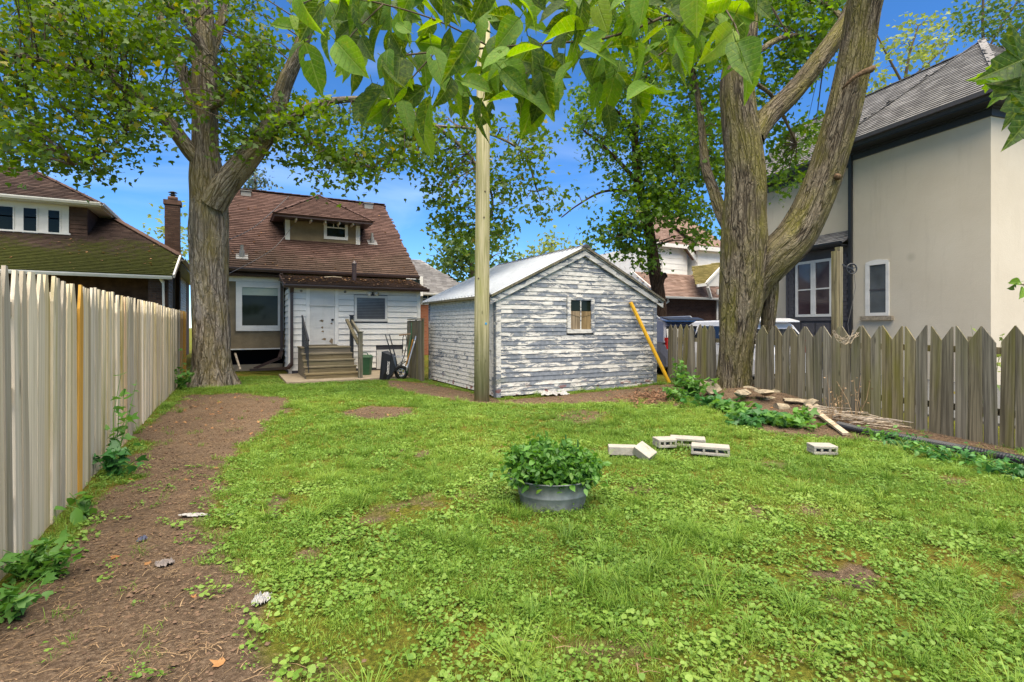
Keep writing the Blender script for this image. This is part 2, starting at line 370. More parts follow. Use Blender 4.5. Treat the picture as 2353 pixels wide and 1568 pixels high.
m_leaf_sp = M_leaf('spruce_needle', (.05, .085, .05), (.11, .16, .11), None, .1)
m_leaf_near = M_leaf('ovate_leaf', (.07, .16, .014), (.15, .29, .02), (.28, .36, .035), .5, .6, spots=True)
m_leaf_maple = M_leaf('near_maple_leaf', (.08, .18, .018), (.13, .26, .025), None, .5, .55, spots=True)
m_weed = M_leaf('weed_leaf', (.05, .15, .02), (.12, .27, .045), (.20, .33, .06), .35)
m_weed_d = M_leaf('dark_weed_leaf', (.025, .10, .022), (.055, .175, .04), None, .3)
m_grass = None
def lawn_leaf(name, c1, c2, c3, trans=.35):
    t = NT(name); oi = t.n('ObjectInfo'); n = t.noise(oi.outputs['Location'], .55, 3); n2 = t.noise(oi.outputs['Location'], 4.0, 2)
    c = t.ramp(t.math('ADD', t.math('MULTIPLY', n, .7), t.math('MULTIPLY', t.math('ADD', oi.outputs['Random'], n2), .15)), [(.28, c1), (.5, c2), (.72, c3)])
    geo = t.n('NewGeometry'); c = t.mix(.4, c, t.mix(geo.outputs['Random Per Island'], c1, c3))
    t.col(c); t.fin(.5, .3); tr = t.n('BsdfTranslucent'); t.l(c, tr.inputs['Color']); ms = t.n('MixShader'); ms.inputs[0].default_value = trans
    t.l(t.b.outputs[0], ms.inputs[1]); t.l(tr.outputs[0], ms.inputs[2]); t.l(ms.outputs[0], t.out.inputs['Surface']); return t.m
m_grass = lawn_leaf('grass_blade', (.05, .135, .012), (.15, .285, .026), (.34, .44, .06))
m_clover = lawn_leaf('broad_weed_leaf', (.055, .14, .014), (.145, .275, .030), (.31, .42, .085))
m_straw = lawn_leaf('dry_straw', (.12, .07, .035), (.27, .17, .09), (.46, .33, .18), .1)
m_deadleaf = lawn_leaf('dead_leaf', (.22, .075, .02), (.36, .17, .06), (.46, .30, .13), .15)
m_roofleaf = lawn_leaf('roof_leaf', (.09, .045, .02), (.18, .10, .045), (.30, .18, .07), .1)
m_stone = M_plain('pale_stone', (.27, .225, .155), .95, .1, var=.5, scale=14, bump=1.0)
m_conc = M_plain('concrete_block', (.32, .295, .25), .92, .15, var=.15, scale=14, bump=.5)
m_slab = M_plain('patio_concrete', (.30, .245, .17), .9, .15, var=.2, scale=3, bump=.4)
m_galv = M_plain('galvanised_metal', (.20, .21, .195), .55, .4, metal=.25, var=.4, scale=9)
m_yellow = M_plain('yellow_paint', (.72, .40, .02), .5, .4, var=.12)
m_plastic_w = M_plain('white_plastic_film', (.33, .32, .30), .5, .4, var=.1)
m_bluegray = M_plain('blue_grey_litter', (.10, .11, .16), .5, .4)
m_green = M_plain('green_plastic', (.035, .10, .04), .5, .4)
m_teal = M_plain('teal_plastic', (.02, .14, .14), .5, .4)
m_blackpl = M_plain('black_plastic', (.012, .013, .016), .4, .5)
m_tyre = M_plain('tyre_rubber', (.02, .02, .02), .85, .2)
m_steel = M_plain('steel', (.45, .46, .47), .4, .5, metal=.6)
m_char = M_plain('charcoal_paint_and_shade', (.055, .053, .058), .55, .35, var=.1)
m_grayd = M_plain('grey_shingle_siding', (.09, .085, .09), .8, .2)
m_khaki = M_siding('khaki_siding', (.32, .28, .19), (.2, .17, .1), .2)
m_brownsh = M_plain('brown_shake', (.085, .05, .036), .85, .2, var=.35, scale=5)
m_chimb = M_brick('chimney_brick', (.05, .032, .025), (.105, .066, .05))
m_mortar = M_plain('mortar', (.075, .065, .055), .95, .1)
m_darkbrick = M_brickwall('dark_brick_wall', (.05, .026, .02), (.075, .04, .03), (.10, .085, .075))
m_redbrick = M_brickwall('red_brick_wall', (.26, .09, .045), (.32, .12, .06), (.3, .25, .2))
m_sill = M_plain('stone_sill', (.30, .25, .18), .9, .1, var=.4, scale=16, bump=.6)
m_vent = M_plain('roof_vent_metal', (.20, .20, .19), .5, .4)
m_cable = M_plain('grey_cable', (.09, .085, .08), .6, .3)
m_blind = M_plain('window_blind', (.36, .42, .36), .8, .2, var=.05)
m_ply = M_wood('plywood', (.27, .20, .115), (.14, .10, .055), None, rand=True)

# ------------------------------------------------------------------ the ground
def terrain(x, y):
    x = np.asarray(x, float); y = np.asarray(y, float)
    z = (fbm(x*.45, y*.45, 3)-.5)*.09 + (fbm(x*2.2, y*2.2, 9)-.5)*.035
    near = np.clip((np.hypot(x-3, y-7)-16)/10, 0, 1); z = z*(1-near)
    z += .24*np.exp(-(((x-8.7)/.75)**2+((y-6.6)/1.25)**2)) + .10*np.exp(-(((x-8.6)/.6)**2+((y-8.3)/.8)**2))
    z -= .14*np.exp(-(((x-8.9)/1.0)**2+((y-2.4)/1.6)**2))
    z = np.where((x > 1.0) & (x < 4.6) & (y > 13.7), np.minimum(z, -.03), z)
    return z
def gz(x, y): return float(terrain(x, y))
def gp(u, v):
    p = at_z(u, v, 0)
    for _ in range(4): p = at_z(u, v, gz(p.x, p.y))
    return p
def poly_sd(x, y, poly):
    """signed distance, negative inside"""
    P = np.array([(q[0], q[1]) for q in poly]); n = len(P); d = np.full(np.shape(x), 1e9); ins = np.zeros(np.shape(x), bool)
    for i in range(n):
        a, b = P[i], P[(i+1) % n]; e = b-a; wx, wy = x-a[0], y-a[1]
        t = np.clip((wx*e[0]+wy*e[1])/(e@e), 0, 1); d = np.minimum(d, np.hypot(wx-e[0]*t, wy-e[1]*t))
        c = ((a[1] > y) != (b[1] > y)) & (x < (b[0]-a[0])*(y-a[1])/(b[1]-a[1]+1e-12)+a[0]); ins ^= c
    return np.where(ins, -d, d)
BARE = [[at_z(*q)[:2] for q in pl] for pl in [
    [(-500,1500),(-200,2200),(520,2200),(590,1560),(545,1440),(515,1340),(515,1230),(520,1130),(545,1050),(600,985),(660,945),(650,915),(560,902),(420,905),(400,935),(350,990),(262,1110),(165,1225),(40,1330)],
    [(785,948),(850,932),(950,938),(955,952),(880,964),(800,960)],
    [(775,1195),(830,1178),(905,1182),(900,1200),(840,1212),(785,1212)],
    [(598,1150),(640,1130),(655,1160),(640,1190),(600,1185)],
    [(950,1043),(980,1036),(1000,1045),(970,1054)],
    [(880,872),(975,880),(1150,918),(1250,912),(1500,893),(1560,900),(1560,935),(1420,925),(1240,930),(1090,925),(960,905),(900,892)],
    [(1540,905),(1620,930),(1760,990),(1900,1005),(2000,1010),(2353,1090),(2353,1020),(1900,930),(1700,880)],
]]
SOFT = [[at_z(*q)[:2] for q in pl] for pl in [[(1250,955),(1330,940),(1400,950),(1390,972),(1300,978)], [(1880,1480),(2000,1500),(2060,1568),(1850,1568)], [(1240,1480),(1500,1420),(1560,1500),(1350,1568)], [(600,1568),(640,1500),(780,1520),(820,1568)]]]
def dirt(x, y):
    """0 lawn .. 1 bare earth"""
    nn = (fbm(x*1.3, y*1.3, 21)-.5)*.55 + (fbm(x*5, y*5, 5)-.5)*.28
    d = np.full(np.shape(x), 0.0)
    for k, pl in enumerate(BARE):
        w = .16 if k == 0 else .09
        d = np.maximum(d, np.clip(.5-(poly_sd(x, y, pl)+nn*(1.0 if k == 0 else .45))/(2*w), 0, 1))
    for pl in SOFT: d = np.maximum(d, .6*np.clip(.5-(poly_sd(x, y, pl)+nn*.4)/.3, 0, 1))
    thin = np.clip((fbm(x*1.7, y*1.7, 40)-.62)*6, 0, .7)*np.clip((7-y)/4, 0, 1)
    far = np.clip((x-9.4)/.3, 0, 1)*.35
    return np.maximum(np.maximum(d, thin), far)
def spaced(lo, hi, fine_lo, fine_hi, st, grow=1.25):
    a = list(np.arange(fine_lo, fine_hi+1e-6, st)); s = st; p = fine_hi
    while p < hi: s *= grow; p = min(hi, p+s); a.append(p)
    s = st; p = fine_lo; b = []
    while p > lo: s *= grow; p = max(lo, p-s); b.append(p)
    return np.array(b[::-1]+a)
gx = spaced(-150, 200, -1.6, 9.6, .075); gy = spaced(-60, 320, -.5, 15, .075)
GX, GY = np.meshgrid(gx, gy); nx, ny = len(gx), len(gy)
GZ = terrain(GX, GY); GV = np.stack([GX.ravel(), GY.ravel(), GZ.ravel()], 1)
ii = (np.arange(ny-1)[:, None]*nx+np.arange(nx-1)[None, :]).ravel()
me = np_mesh('ground', GV, np.stack([ii, ii+1, ii+1+nx, ii+nx], 1), True)
at = me.attributes.new('dirt', 'FLOAT', 'POINT'); at.data.foreach_set('value', dirt(GX, GY).ravel().astype(np.float32))
t = NT('lawn_soil'); a = t.n('Attribute'); a.attribute_name = 'dirt'; p = t.coord('Object')
n1, n2, n3 = t.noise(p, 40, 5, .65), t.noise(p, 5, 5, .6), t.noise(p, 1.4, 4)
soil = t.mix(t.ramp(n2, [(.35, 0.0), (.7, .6)]), t.ramp(n1, [(.3, (.045, .030, .019)), (.5, (.12, .082, .052)), (.66, (.24, .175, .115))]), (.19, .13, .082))
soil = t.mix(t.ramp(t.noise(p, .9, 5, .65), [(.36, .4), (.55, 0.0)]), soil, (.06, .041, .028)); soil = t.mix(t.ramp(t.noise(p, 130, 2), [(.62, 0.0), (.70, .6)]), soil, (.34, .27, .19))
mossy = t.ramp(n1, [(.3, (.05, .055, .010)), (.55, (.13, .14, .016)), (.72, (.26, .23, .04))]); mossy = t.mix(t.ramp(n3, [(.52, 0.0), (.68, .7)]), mossy, (.19, .12, .025))
t.col(t.mix(t.ramp(t.math('ADD', a.outputs['Fac'], t.math('MULTIPLY', t.math('SUBTRACT', n1, .5), .5)), [(.35, 0.0), (.65, 1.0)]), mossy, soil)); t.bump(n1, 1.0, .05)
tag(link('ground', me, t.fin(.95, .1)), 'patchy back yard ground of lawn and bare brown earth', 'ground', kind='structure')
mb = MB(); mb.box(1.15, 4.55, 14.15, 16.72, -.12, .025)
tag(mb.build('patio', m_slab), 'worn concrete slab at the foot of the back steps', 'patio', kind='structure')
mb = MB(); mb.box(9.9, 30, -3, 60, -.1, .012)
tag(mb.build('driveway', M_plain('driveway_asphalt', (.10, .10, .095), .9, .2, var=.2, scale=20)), 'grey driveway beyond the pointed fence', 'driveway', kind='structure')

# ------------------------------------------------------------------ the picket fence down one side of the yard
FX = -1.2
f = thing('picket_fence', 'tall weathered grey picket fence with a few new orange pickets', 'fence', (FX, 4, 0))
def picket_mesh(w, h, t, tip, sh):
    mb = MB(); y = w/2
    mb.prism([(0,-y,0),(0,y,0),(0,y,h-sh),(0,y*.80,h-sh*.75),(0,tip/2,h),(0,-tip/2,h),(0,-y*.80,h-sh*.75),(0,-y,h-sh)], (t,0,0)); return mb.mesh('picket')
PK = []
for k in range(5): PK.append(picket_mesh(.118+.006*k, 1.0, .02, .036+.01*(k % 3), .10+.012*(k % 2)))
new_u = (180, 287); new_y = [at_x(u, 900, FX).y for u in new_u]
y = 3.0; i = 0
for me in PK: me.materials.append(m_fence)
PKN = PK[1].copy(); PKN.materials.clear(); PKN.materials.append(m_fence_new)
while y < 17.35:
    w = PK[i % 5].vertices[1].co.y*2
    isnew = y > 15.3
    o = bpy.data.objects.new('picket', PKN if isnew else PK[i % 5]); COL.objects.link(o)
    h = 1.80 + random.uniform(-.010, .010) + (.03 if y < 5.2 else 0) + .035*(y-4)/13
    o.location = (FX-.016+(.007 if i % 2 else 0)+random.uniform(-.006, .006), y, gz(FX, y)-.05); o.scale = (1, 1, h+.05)
    o.rotation_euler = (random.gauss(0, .006), random.gauss(0, .005), random.gauss(0, .045)); adopt(o, f)
    y += w+random.choice([.002, .004, .006, .009, .013]); i += 1
pk_all = [o for o in bpy.data.objects if o.name.startswith('picket') and o.type == 'MESH']
for q in new_y:
    o = min(pk_all, key=lambda o: abs(o.location.y-q)); o.data = PKN; o.location.x = FX+.004; o.rotation_euler.z = 0
for z in (.35, 1.02, 1.55):
    mb = MB(); mb.box(FX-.055, FX-.014, 2.9, 17.4, z-.045, z+.045); mb.build('rail', m_fence, f)
for k in range(7):
    mb = MB(); yy = 3.2+k*2.35; mb.box(FX-.15, FX-.058, yy-.045, yy+.045, -.1, 1.72); mb.build('post', m_fence, f)

# ------------------------------------------------------------------ the pointed board fence on the other side
f = thing('board_fence', 'mossy pointed board fence along the driveway behind the big tree', 'fence', (9.0, 5, 0))
def fence_x(y): return 8.58 + .72*np.clip((y-2.0)/7.5, 0, 1.05)
def board_mesh(kind, w=.142, t=.022):
    mb = MB(); d = .2/1.5
    if kind == 0: poly = [(0,0,0),(0,w,0),(0,w,1-d),(0,.012,1),(0,0,1)]
    elif kind == 1: poly = [(0,0,0),(0,w,0),(0,w,1),(0,w-.012,1),(0,0,1-d)]
    else: poly = [(0,0,0),(0,w,0),(0,w,1-d*.62),(0,w*.55,1),(0,w*.45,1),(0,0,1-d*.62)]
    mb.prism(poly, (-t,0,0)); return mb.mesh('board')
BD = [board_mesh(k) for k in range(3)]
for me in BD: me.materials.append(m_fence_g)
y = .9; k = 0; bang = math.atan2(.72, 7.5)
while y < 9.28:
    x = float(fence_x(y)); hide = 6.72 < y < 7.50
    tall = 1.46 + random.uniform(-.012, .012) - (.02 if y < 7.3 else 0)
    if not hide:
        kk = 2 if y > 7.4 else k % 2
        o = bpy.data.objects.new('board', BD[kk]); COL.objects.link(o); zb = gz(x, y)-.03 if y < 6 or y > 8 else .05
        zb = min(zb, .08); o.location = (x-.02, y, zb); o.scale = (1, 1, tall-zb)
        tilt = random.gauss(0, .008) if y < 6.4 else random.choice([-.05, .0, .04, .07, .02])
        o.rotation_euler = (tilt, 0, -bang+random.gauss(0, .015)); adopt(o, f)
    y += (.142+(.014 if k % 2 == 0 else .022)+random.uniform(-.003, .004)); k += 1
for z in (.32, 1.12):
    mb = MB(); mb.beam((fence_x(.8)+.025, .8, z), (fence_x(9.3)+.025, 9.3, z), .04, .09); mb.build('rail', m_fence_g, f)
for yy in (1.0, 3.3, 8.2):
    mb = MB(); xx = float(fence_x(yy)); mb.box(xx+.05, xx+.14, yy-.045, yy+.045, -.2, 1.3); mb.build('post', m_fence_g, f)

# tall clothes-line post with its pulley
b = at_d(1924, 748, 8.9); pt = thing('clothesline_post', 'tall mossy doubled timber post rising behind the pointed fence', 'post', (b.x, b.y, 0))
mb = MB(); mb.box(b.x-.005, b.x+.075, b.y-.05, b.y+.04, -.1, at_d(0, 568, 8.9).z); mb.build('timber', m_fence_g, pt)
mb = MB(); mb.box(b.x-.09, b.x-.008, b.y-.05, b.y+.05, -.1, at_d(0, 578, 8.9).z); mb.build('timber', m_fence_g, pt)
pw = thing('line_pulley', 'black spoked clothesline pulley wheel on an arm beside the timber post', 'pulley', at_d(1957, 617, 8.85))
c = at_d(1957, 618, 8.85); nrm = Vector((SN, CS, 0)); rr = Vector((CS, -SN, 0))
mb = MB(); mb.tube([c+rr*.085*math.cos(q*math.pi/12)+Vector((0,0,.085*math.sin(q*math.pi/12))) for q in range(25)], .011, 8, False); mb.build('rim', m_dark, pw, True)
for q in range(5):
    mb = MB(); a_ = q*2*math.pi/5+.3; mb.beam(c, c+rr*.08*math.cos(a_)+Vector((0,0,.08*math.sin(a_))), .012, .012, nrm); mb.build('spoke', m_dark, pw)
mb = MB(); mb.cyl(c-nrm*.02, c+nrm*.02, .02); mb.build('hub', m_dark, pw)
mb = MB(); mb.beam(c, at_d(1928, 605, 8.9), .02, .02); mb.build('arm', m_dark, pw)
for (pl, nm) in (([(1963,632,8.85),(1966,660,8.85),(1958,700,8.86),(1948,745,8.86),(1952,775,8.85)], 'drop_line'),):
    mb = MB(); mb.tube([at_d(*q) for q in pl], .004, 6); tag(mb.build(nm, m_cable), 'thin line hanging from the pulley wheel down to the fence', 'cord')
wc_ = thing('wire_coil', 'tangled coil of old grey wire hung over a fence board', 'wire', at_d(1946, 770, 8.3))
for q in range(9):
    u0_, u1_ = 1918+random.uniform(-6, 8), 1968+random.uniform(-12, 12); dp = random.uniform(8, 30); yd = 8.33+random.uniform(-.05, .03); P = []
    for k in range(13): t_ = k/12; P.append((*at_d(u0_+(u1_-u0_)*t_, 764+random.uniform(-3, 3)+dp*math.sin(math.pi*t_)+4*math.sin(t_*9+q), yd-.04*math.sin(math.pi*t_)), .004))
    mb = MB(); mb.tube(catmull(P, .05)[:, :3], .0035, 5); mb.build('wire_loop', m_plankg, wc_)

# ------------------------------------------------------------------ wooden pole
p0 = gp(1107, 922); po = thing('wooden_pole', 'tall round greenish wooden pole standing before the shed corner', 'pole', p0)
mb = MB(); mb.tube([(p0.x, p0.y, -.1), (p0.x, p0.y, 1.5), (p0.x+.02, p0.y, 4.2), (p0.x+.05, p0.y-.01, 9.5)], [.148, .145, .136, .118], 40); mb.build('shaft', m_pole, po, True)
tg = Vector((p0.x, p0.y, 0)); q = at_d(1117, 744, 9.96); mb = MB(); d = (Vector((q.x, q.y, 0))-tg).normalized(); c = tg+d*.14+Vector((0,0,q.z)); mb.cyl(c, c+d*.012, .022, n=14); mb.build('marker_disc', M_plain('blue_plastic', (.02, .22, .45), .4), po)
for (u_, v_) in ((1098, 828), (1119, 880), (1112, 500), (1100, 640), (1115, 440)):
    q = at_d(u_, v_, 9.96); d = (Vector((q.x, q.y, 0))-tg).normalized(); c = tg+d*.134+Vector((0,0,q.z)); mb = MB(); mb.cyl(c, c+d*.012, .016, n=10); mb.build('knot', m_bark_t, po)

# ------------------------------------------------------------------ the shed
SX0, SX1, SY0, SY1, SE, SR = 4.62, 8.86, 9.35, 13.45, 2.11, 3.13
SM = (SX0+SX1)/2
sh = thing('garden_shed', 'clapboard shed with flaking white and blue-grey paint and a pale metal roof', 'shed', (SM, SY0, 0))
mb = MB()
mb.prism([(SX0+.03, SY0+.03, .02),(SX1-.03, SY0+.03, .02),(SX1-.03, SY0+.03, SE),(SM, SY0+.03, SR-.03),(SX0+.03, SY0+.03, SE)], (0, SY1-SY0-.06, 0)); mb.build('wall_core', m_recess_shade, sh)
wl = at_y(1303, 720, SY0).x; wr = at_y(1365, 720, SY0).x; wt = at_y(1334, 684, SY0).z; wb = at_y(1334, 766, SY0).z
def board(x0, x1, z, ex, y0, sl=0, xs=None):
    """one lap board of the front: wedge profile, top edge clipped to the roof slope"""
    mb = MB(); sag = random.uniform(-.004, .004); t0 = .021+random.uniform(0, .006)
    xt0, xt1 = (x0, x1) if xs is None else xs
    zt = z+ex+.012
    A = [(x0, y0, z+sag), (x1, y0, z-sag), (xt1, y0, zt), (xt0, y0, zt)]
    B = [(x0, y0-t0, z+sag), (x1, y0-t0, z-sag), (xt1, y0-.006, zt), (xt0, y0-.006, zt)]
    mb.add(A+B, [(4,5,6,7),(0,4,7,3),(1,2,6,5),(0,1,5,4),(3,7,6,2),(1,0,3,2)]); return mb
ex = .0925; z = .03; sl = (SR-SE)/(SM-SX0)
while z < SR-.10:
    if z+ex <= SE: xs = [(SX0+.10, SX1-.09)]
    else:
        cl = lambda zz: (SX0+.1+max(0, (zz-SE))/sl, SX1-.09-max(0, (zz-SE))/sl)
        a0, a1 = cl(z); b0, b1 = cl(z+ex); mb = board(a0, a1, z, ex, SY0+.03, xs=(min(b0, SM-.01), max(b1, SM+.01))); mb.build('lap_board', m_peel, sh); z += ex; continue
    if z+ex > wb and z < wt: xs = [(SX0+.10, wl-.005), (wr+.005, SX1-.09)]
    for (a0, a1) in xs: board(a0, a1, z, ex, SY0+.03).build('lap_board', m_peel, sh)
    z += ex
z = .03; dy0, dy1 = SY0+.14, SY0+1.02
while z < SE-.05:
    mb = MB(); t0 = .022; s_ = random.uniform(-.004, .004); ya = dy1+.02 if z < 2.0 else SY0+.1; yb = SY1-.06
    mb.add([(SX0+.03-t0, ya, z+s_),(SX0+.03-t0, yb, z-s_),(SX0+.024, yb, z+ex+.012),(SX0+.024, ya, z+ex+.012),(SX0+.035, ya, z),(SX0+.035, yb, z),(SX0+.035, yb, z+ex),(SX0+.035, ya, z+ex)],
           [(3,2,1,0),(0,1,5,4),(0,4,7,3),(1,2,6,5),(3,7,6,2)]); mb.build('lap_board', m_peel_w, sh); z += ex
dr = MB(); dr.box(SX0+.004, SX0+.035, dy0+.06, dy1-.06, .03, 1.93); dr = dr.build('door', m_peel_w, sh)
for (a0, a1) in ((dy0, dy0+.06), (dy1-.06, dy1)):
    mb = MB(); mb.box(SX0-.012, SX0+.02, a0, a1, .02, 1.99); mb.build('door_trim', m_peel_w, dr)
mb = MB(); mb.cyl((SX0+.004, dy0+.14, .95), (SX0-.05, dy0+.14, .95), .02); mb.build('door_knob', m_steel, dr)
for (x0, x1, y0, y1) in ((SX0-.005, SX0+.10, SY0-.008, SY0+.03), (SX1-.09, SX1+.005, SY0-.008, SY0+.03), (SX0-.007, SX0+.03, SY0+.032, SY0+.12), (SX0-.005, SX0+.03, SY1-.06, SY1+.02), (SX1-.03, SX1+.006, SY0+.032, SY0+.13)):
    mb = MB(); mb.box(x0, x1, y0, y1, .0, SE+.01); mb.build('corner_board', m_peel, sh)
for s_ in (-1, 1):
    ov = .16; e = Vector((SM+s_*(SM-SX0+ov), SY0-.03, SE-ov*sl)); r = Vector((SM, SY0-.03, SR))
    for (off, w_, d_) in ((.055, .10, .03), (.0, .035, .05)):
        mb = MB(); dn = Vector((0,0,-1))*off
        mb.prism([e+dn, r+dn, r+dn-Vector((0,0,w_*1.1)), e+dn-Vector((0,0,w_*1.1))], (0, -d_, 0)); mb.build('barge_board', m_peel, sh)
    # corrugated sheets, each one a part
    nsh = 6; yA, yB = SY0-.12, SY1+.12; wd = (yB-yA)/nsh
    for k in range(nsh):
        V_, F_ = [], []; ns = 24
        for q in range(ns+1):
            yy = yA+wd*k+wd*q/ns; rib = 0
            V_ += [(e.x, yy, e.z+.03+rib), (r.x, yy, r.z+.045+rib)]
        F_ = [(2*q, 2*q+1, 2*q+3, 2*q+2) for q in range(ns)]
        mb = MB(); mb.add(V_, F_); rsh = mb.build('roof_sheet', m_metalroof, sh)
        for q in range(4):
            yy = yA+wd*k+wd*(q+.5)/4; mb = MB(); mb.beam((e.x, yy, e.z+.045), (r.x, yy, r.z+.06), .035, .035); mb.build('rib', m_metalroof, rsh)
    mb = MB(); mb.prism([e+Vector((0,-.09,.028)), r+Vector((0,-.09,.04)), r+Vector((0,-.09,-.01)), e+Vector((0,-.09,-.02))], (0, yB-yA-.06, 0)); mb.build('roof_deck', m_post, sh)
mb = MB()
for k in range(52):
    yy = SY0-.13+k*(SY1-SY0+.26)/52; mb.prism([(SM-.12, yy, SR+.015),(SM, yy, SR+.085),(SM+.12, yy, SR+.015)], (0, .052 if k % 2 else .06, 0))
mb.build('ridge_cap', m_char, sh)
mb = MB(); mb.box(SX1+.0, SX1+.16, SY0-.06, SY0+.05, SE-.13, SE-.02); mb.build('eave_return', m_trim, sh)
wn = MB(); wn.box(wl+.085, wr-.085, SY0+.015, SY0+.03, wb+.09, wt-.06); wn = wn.build('window', m_recess_shade, sh)
for (x0, x1, z0, z1) in ((wl, wl+.085, wb, wt), (wr-.085, wr, wb, wt), (wl+.085, wr-.085, wt-.06, wt), (wl+.085, wr-.085, wb, wb+.085)):
    mb = MB(); mb.box(x0, x1, SY0-.022, SY0+.026, z0, z1); mb.build('window_frame', m_peel, wn)
wm_ = (wl+wr)/2; zmid = wb+.09+(wt-wb-.15)*.62
for (x0, x1) in ((wl+.087, wm_-.012), (wm_+.012, wr-.087)):
    mb = MB(); mb.box(x0, x1, SY0+.006, SY0+.012, zmid+.01, wt-.062); mb.build('pane', m_glass, wn)
    mb = MB(); mb.box(x0, x1, SY0+.004, SY0+.010, wb+.087, zmid-.02); mb.build('plywood_sheet', m_ply, wn)
    mb = MB(); s_ = .03 if x0 < wm_-.1 else -.03; mb.prism([(x0, SY0+.002, zmid-.10+s_),(x1, SY0+.002, zmid-.10-s_),(x1, SY0+.002, zmid),(x0, SY0+.002, zmid)], (0, -.006, 0)); mb.build('plywood_sheet', m_ply, wn)
mb = MB(); mb.box(wm_-.012, wm_+.012, SY0-.004, SY0+.012, wb+.087, wt-.062); mb.build('muntin', m_peel_w, wn)

# yellow pole leaning on the shed
a_ = at_y(1449, 695, SY0-.06); b_ = Vector((8.93, 8.98, gz(8.93, 8.98)))
mb = MB(); mb.tube([b_, b_.lerp(a_, .5), a_], [.042, .042, .042], 8); yp = mb.build('leaning_pole', m_yellow); tag(yp, 'long bright yellow pole leaning against the shed wall', 'pole')
# ------------------------------------------------------------------ roofs laid with separate shingles
def in_poly(x, y, poly):
    c = False; n = len(poly)
    for i in range(n):
        a, b = poly[i], poly[(i+1) % n]
        if (a[1] > y) != (b[1] > y) and x < (b[0]-a[0])*(y-a[1])/(b[1]-a[1])+a[0]: c = not c
    return c
CAMP = Vector((0, 0, CH))
def shingle_roof(parent, O, eu, ev, poly, mat, ch=.14, tw=.30, limit=300, name='roof', deck=True, skip=None):
    """a roof slope: deck polygon with rows of shingle tabs on it; the nearest tabs are objects of their own"""
    O, eu, ev = Vector(O), Vector(eu).normalized(), Vector(ev).normalized(); n = eu.cross(ev).normalized()
    P = lambda a, b, h=0: O+eu*a+ev*b+n*h
    mb = MB(); mb.prism([P(a, b, -.004) for a, b in poly], n*-.05); roof = mb.build(name, mat, parent)
    a0 = min(p[0] for p in poly); a1 = max(p[0] for p in poly); b1 = max(p[1] for p in poly); tabs = []
    k = 0; b = 0.0
    while b < b1:
        a = a0-random.uniform(0, tw)
        while a < a1:
            w = tw*random.uniform(.8, 1.2)
            if in_poly(a+w/2, b+ch/2, poly) and not (skip and skip(P(a+w/2, b+ch/2))): tabs.append((a, min(w, a1-a), b+random.uniform(-.008, .004)))
            a += w
        b += ch
    tabs.sort(key=lambda q: (P(q[0], q[2])-CAMP).length)
    base = []
    for q in range(3):
        mb = MB(); j = .006*(q-1)
        mb.add([(0,0,.004),(1,0+j,.004),(1,ch*1.06,.003),(0,ch*1.06,.003),(0,0,.028),(1,j,.028)], [(4,5,2,3),(0,1,5,4),(0,4,3),(1,2,5)]); me = mb.mesh('shingle'); me.materials.append(mat); base.append(me)
    R = Matrix((eu, ev, n)).transposed().to_4x4()
    for (a, w, b) in tabs[:limit]:
        o = bpy.data.objects.new('shingle', random.choice(base)); COL.objects.link(o)
        adopt(o, roof); o.matrix_basis = Matrix.Translation(P(a, b)) @ R @ Matrix.Diagonal((w-.006, 1, 1, 1))
    rest = MB()
    for (a, w, b) in tabs[limit:]:
        w -= .006; rest.add([P(a,b,.004),P(a+w,b,.004),P(a+w,b+ch*1.06,.003),P(a,b+ch*1.06,.003),P(a,b,.028),P(a+w,b,.028)], [(4,5,2,3),(0,1,5,4),(0,4,3),(1,2,5)])
    if rest.v: tag(rest.build('shingles', mat, roof), kind='stuff')
    return roof
def cap_line(parent, a, b, mat, w=.22, name='ridge_cap', step=.3):
    a, b = Vector(a), Vector(b); mb = MB(); n = max(1, int((b-a).length/step))
    for k in range(n):
        p, q = a.lerp(b, k/n), a.lerp(b, (k+1.12)/n); mb.beam(p+Vector((0,0,.012)), q+Vector((0,0,.024)), w, .022)
    return mb.build(name, mat, parent)
def framed_window(parent, O, r, n, w, h, frame=.09, rail=None, mull=(), fmat=None, gmat=None, sill=0, depth=.05, top=(), name='window', blind=0):
    """window: glass in a frame; O lower-left corner on the wall face, r along, n outward"""
    fmat = fmat or m_trim; gmat = gmat or m_glass
    g = MB(); g.obox(O, r, n, frame*.6, w-frame*.6, frame*.6, h-frame*.6, -.03, .012); g = g.build(name, gmat, parent)
    mb = MB(); mb.obox(O, r, n, 0, frame, 0, h, -.02, depth); mb.obox(O, r, n, w-frame, w, 0, h, -.02, depth)
    mb.obox(O, r, n, frame, w-frame, 0, frame, -.02, depth-.003); mb.obox(O, r, n, frame, w-frame, h-frame, h, -.02, depth-.003); mb.build('window_frame', fmat, g)
    if rail is not None:
        mb = MB(); mb.obox(O, r, n, frame+.002, w-frame-.002, h*rail-.02, h*rail+.02, .0, depth*.6); mb.build('sash_rail', fmat, g)
    for m in mull:
        mb = MB(); mb.obox(O, r, n, w*m-.016, w*m+.016, frame+.002, h-frame-.002, .0, depth*.55); mb.build('mullion', fmat, g)
    for m in top:
        mb = MB(); mb.obox(O, r, n, w*m-.012, w*m+.012, h*rail+.021, h-frame-.002, .0, depth*.5); mb.build('muntin', fmat, g)
    if blind:
        mb = MB(); mb.obox(O, r, n, frame+.003, w-frame-.003, h*(1-blind), h-frame-.003, .012, .018); mb.build('blind', m_blind, g)
    if sill:
        mb = MB(); mb.obox(O, r, n, -.05, w+.05, -sill, -.003, -.02, depth+.05); mb.build('window_sill', fmat, g)
    return g
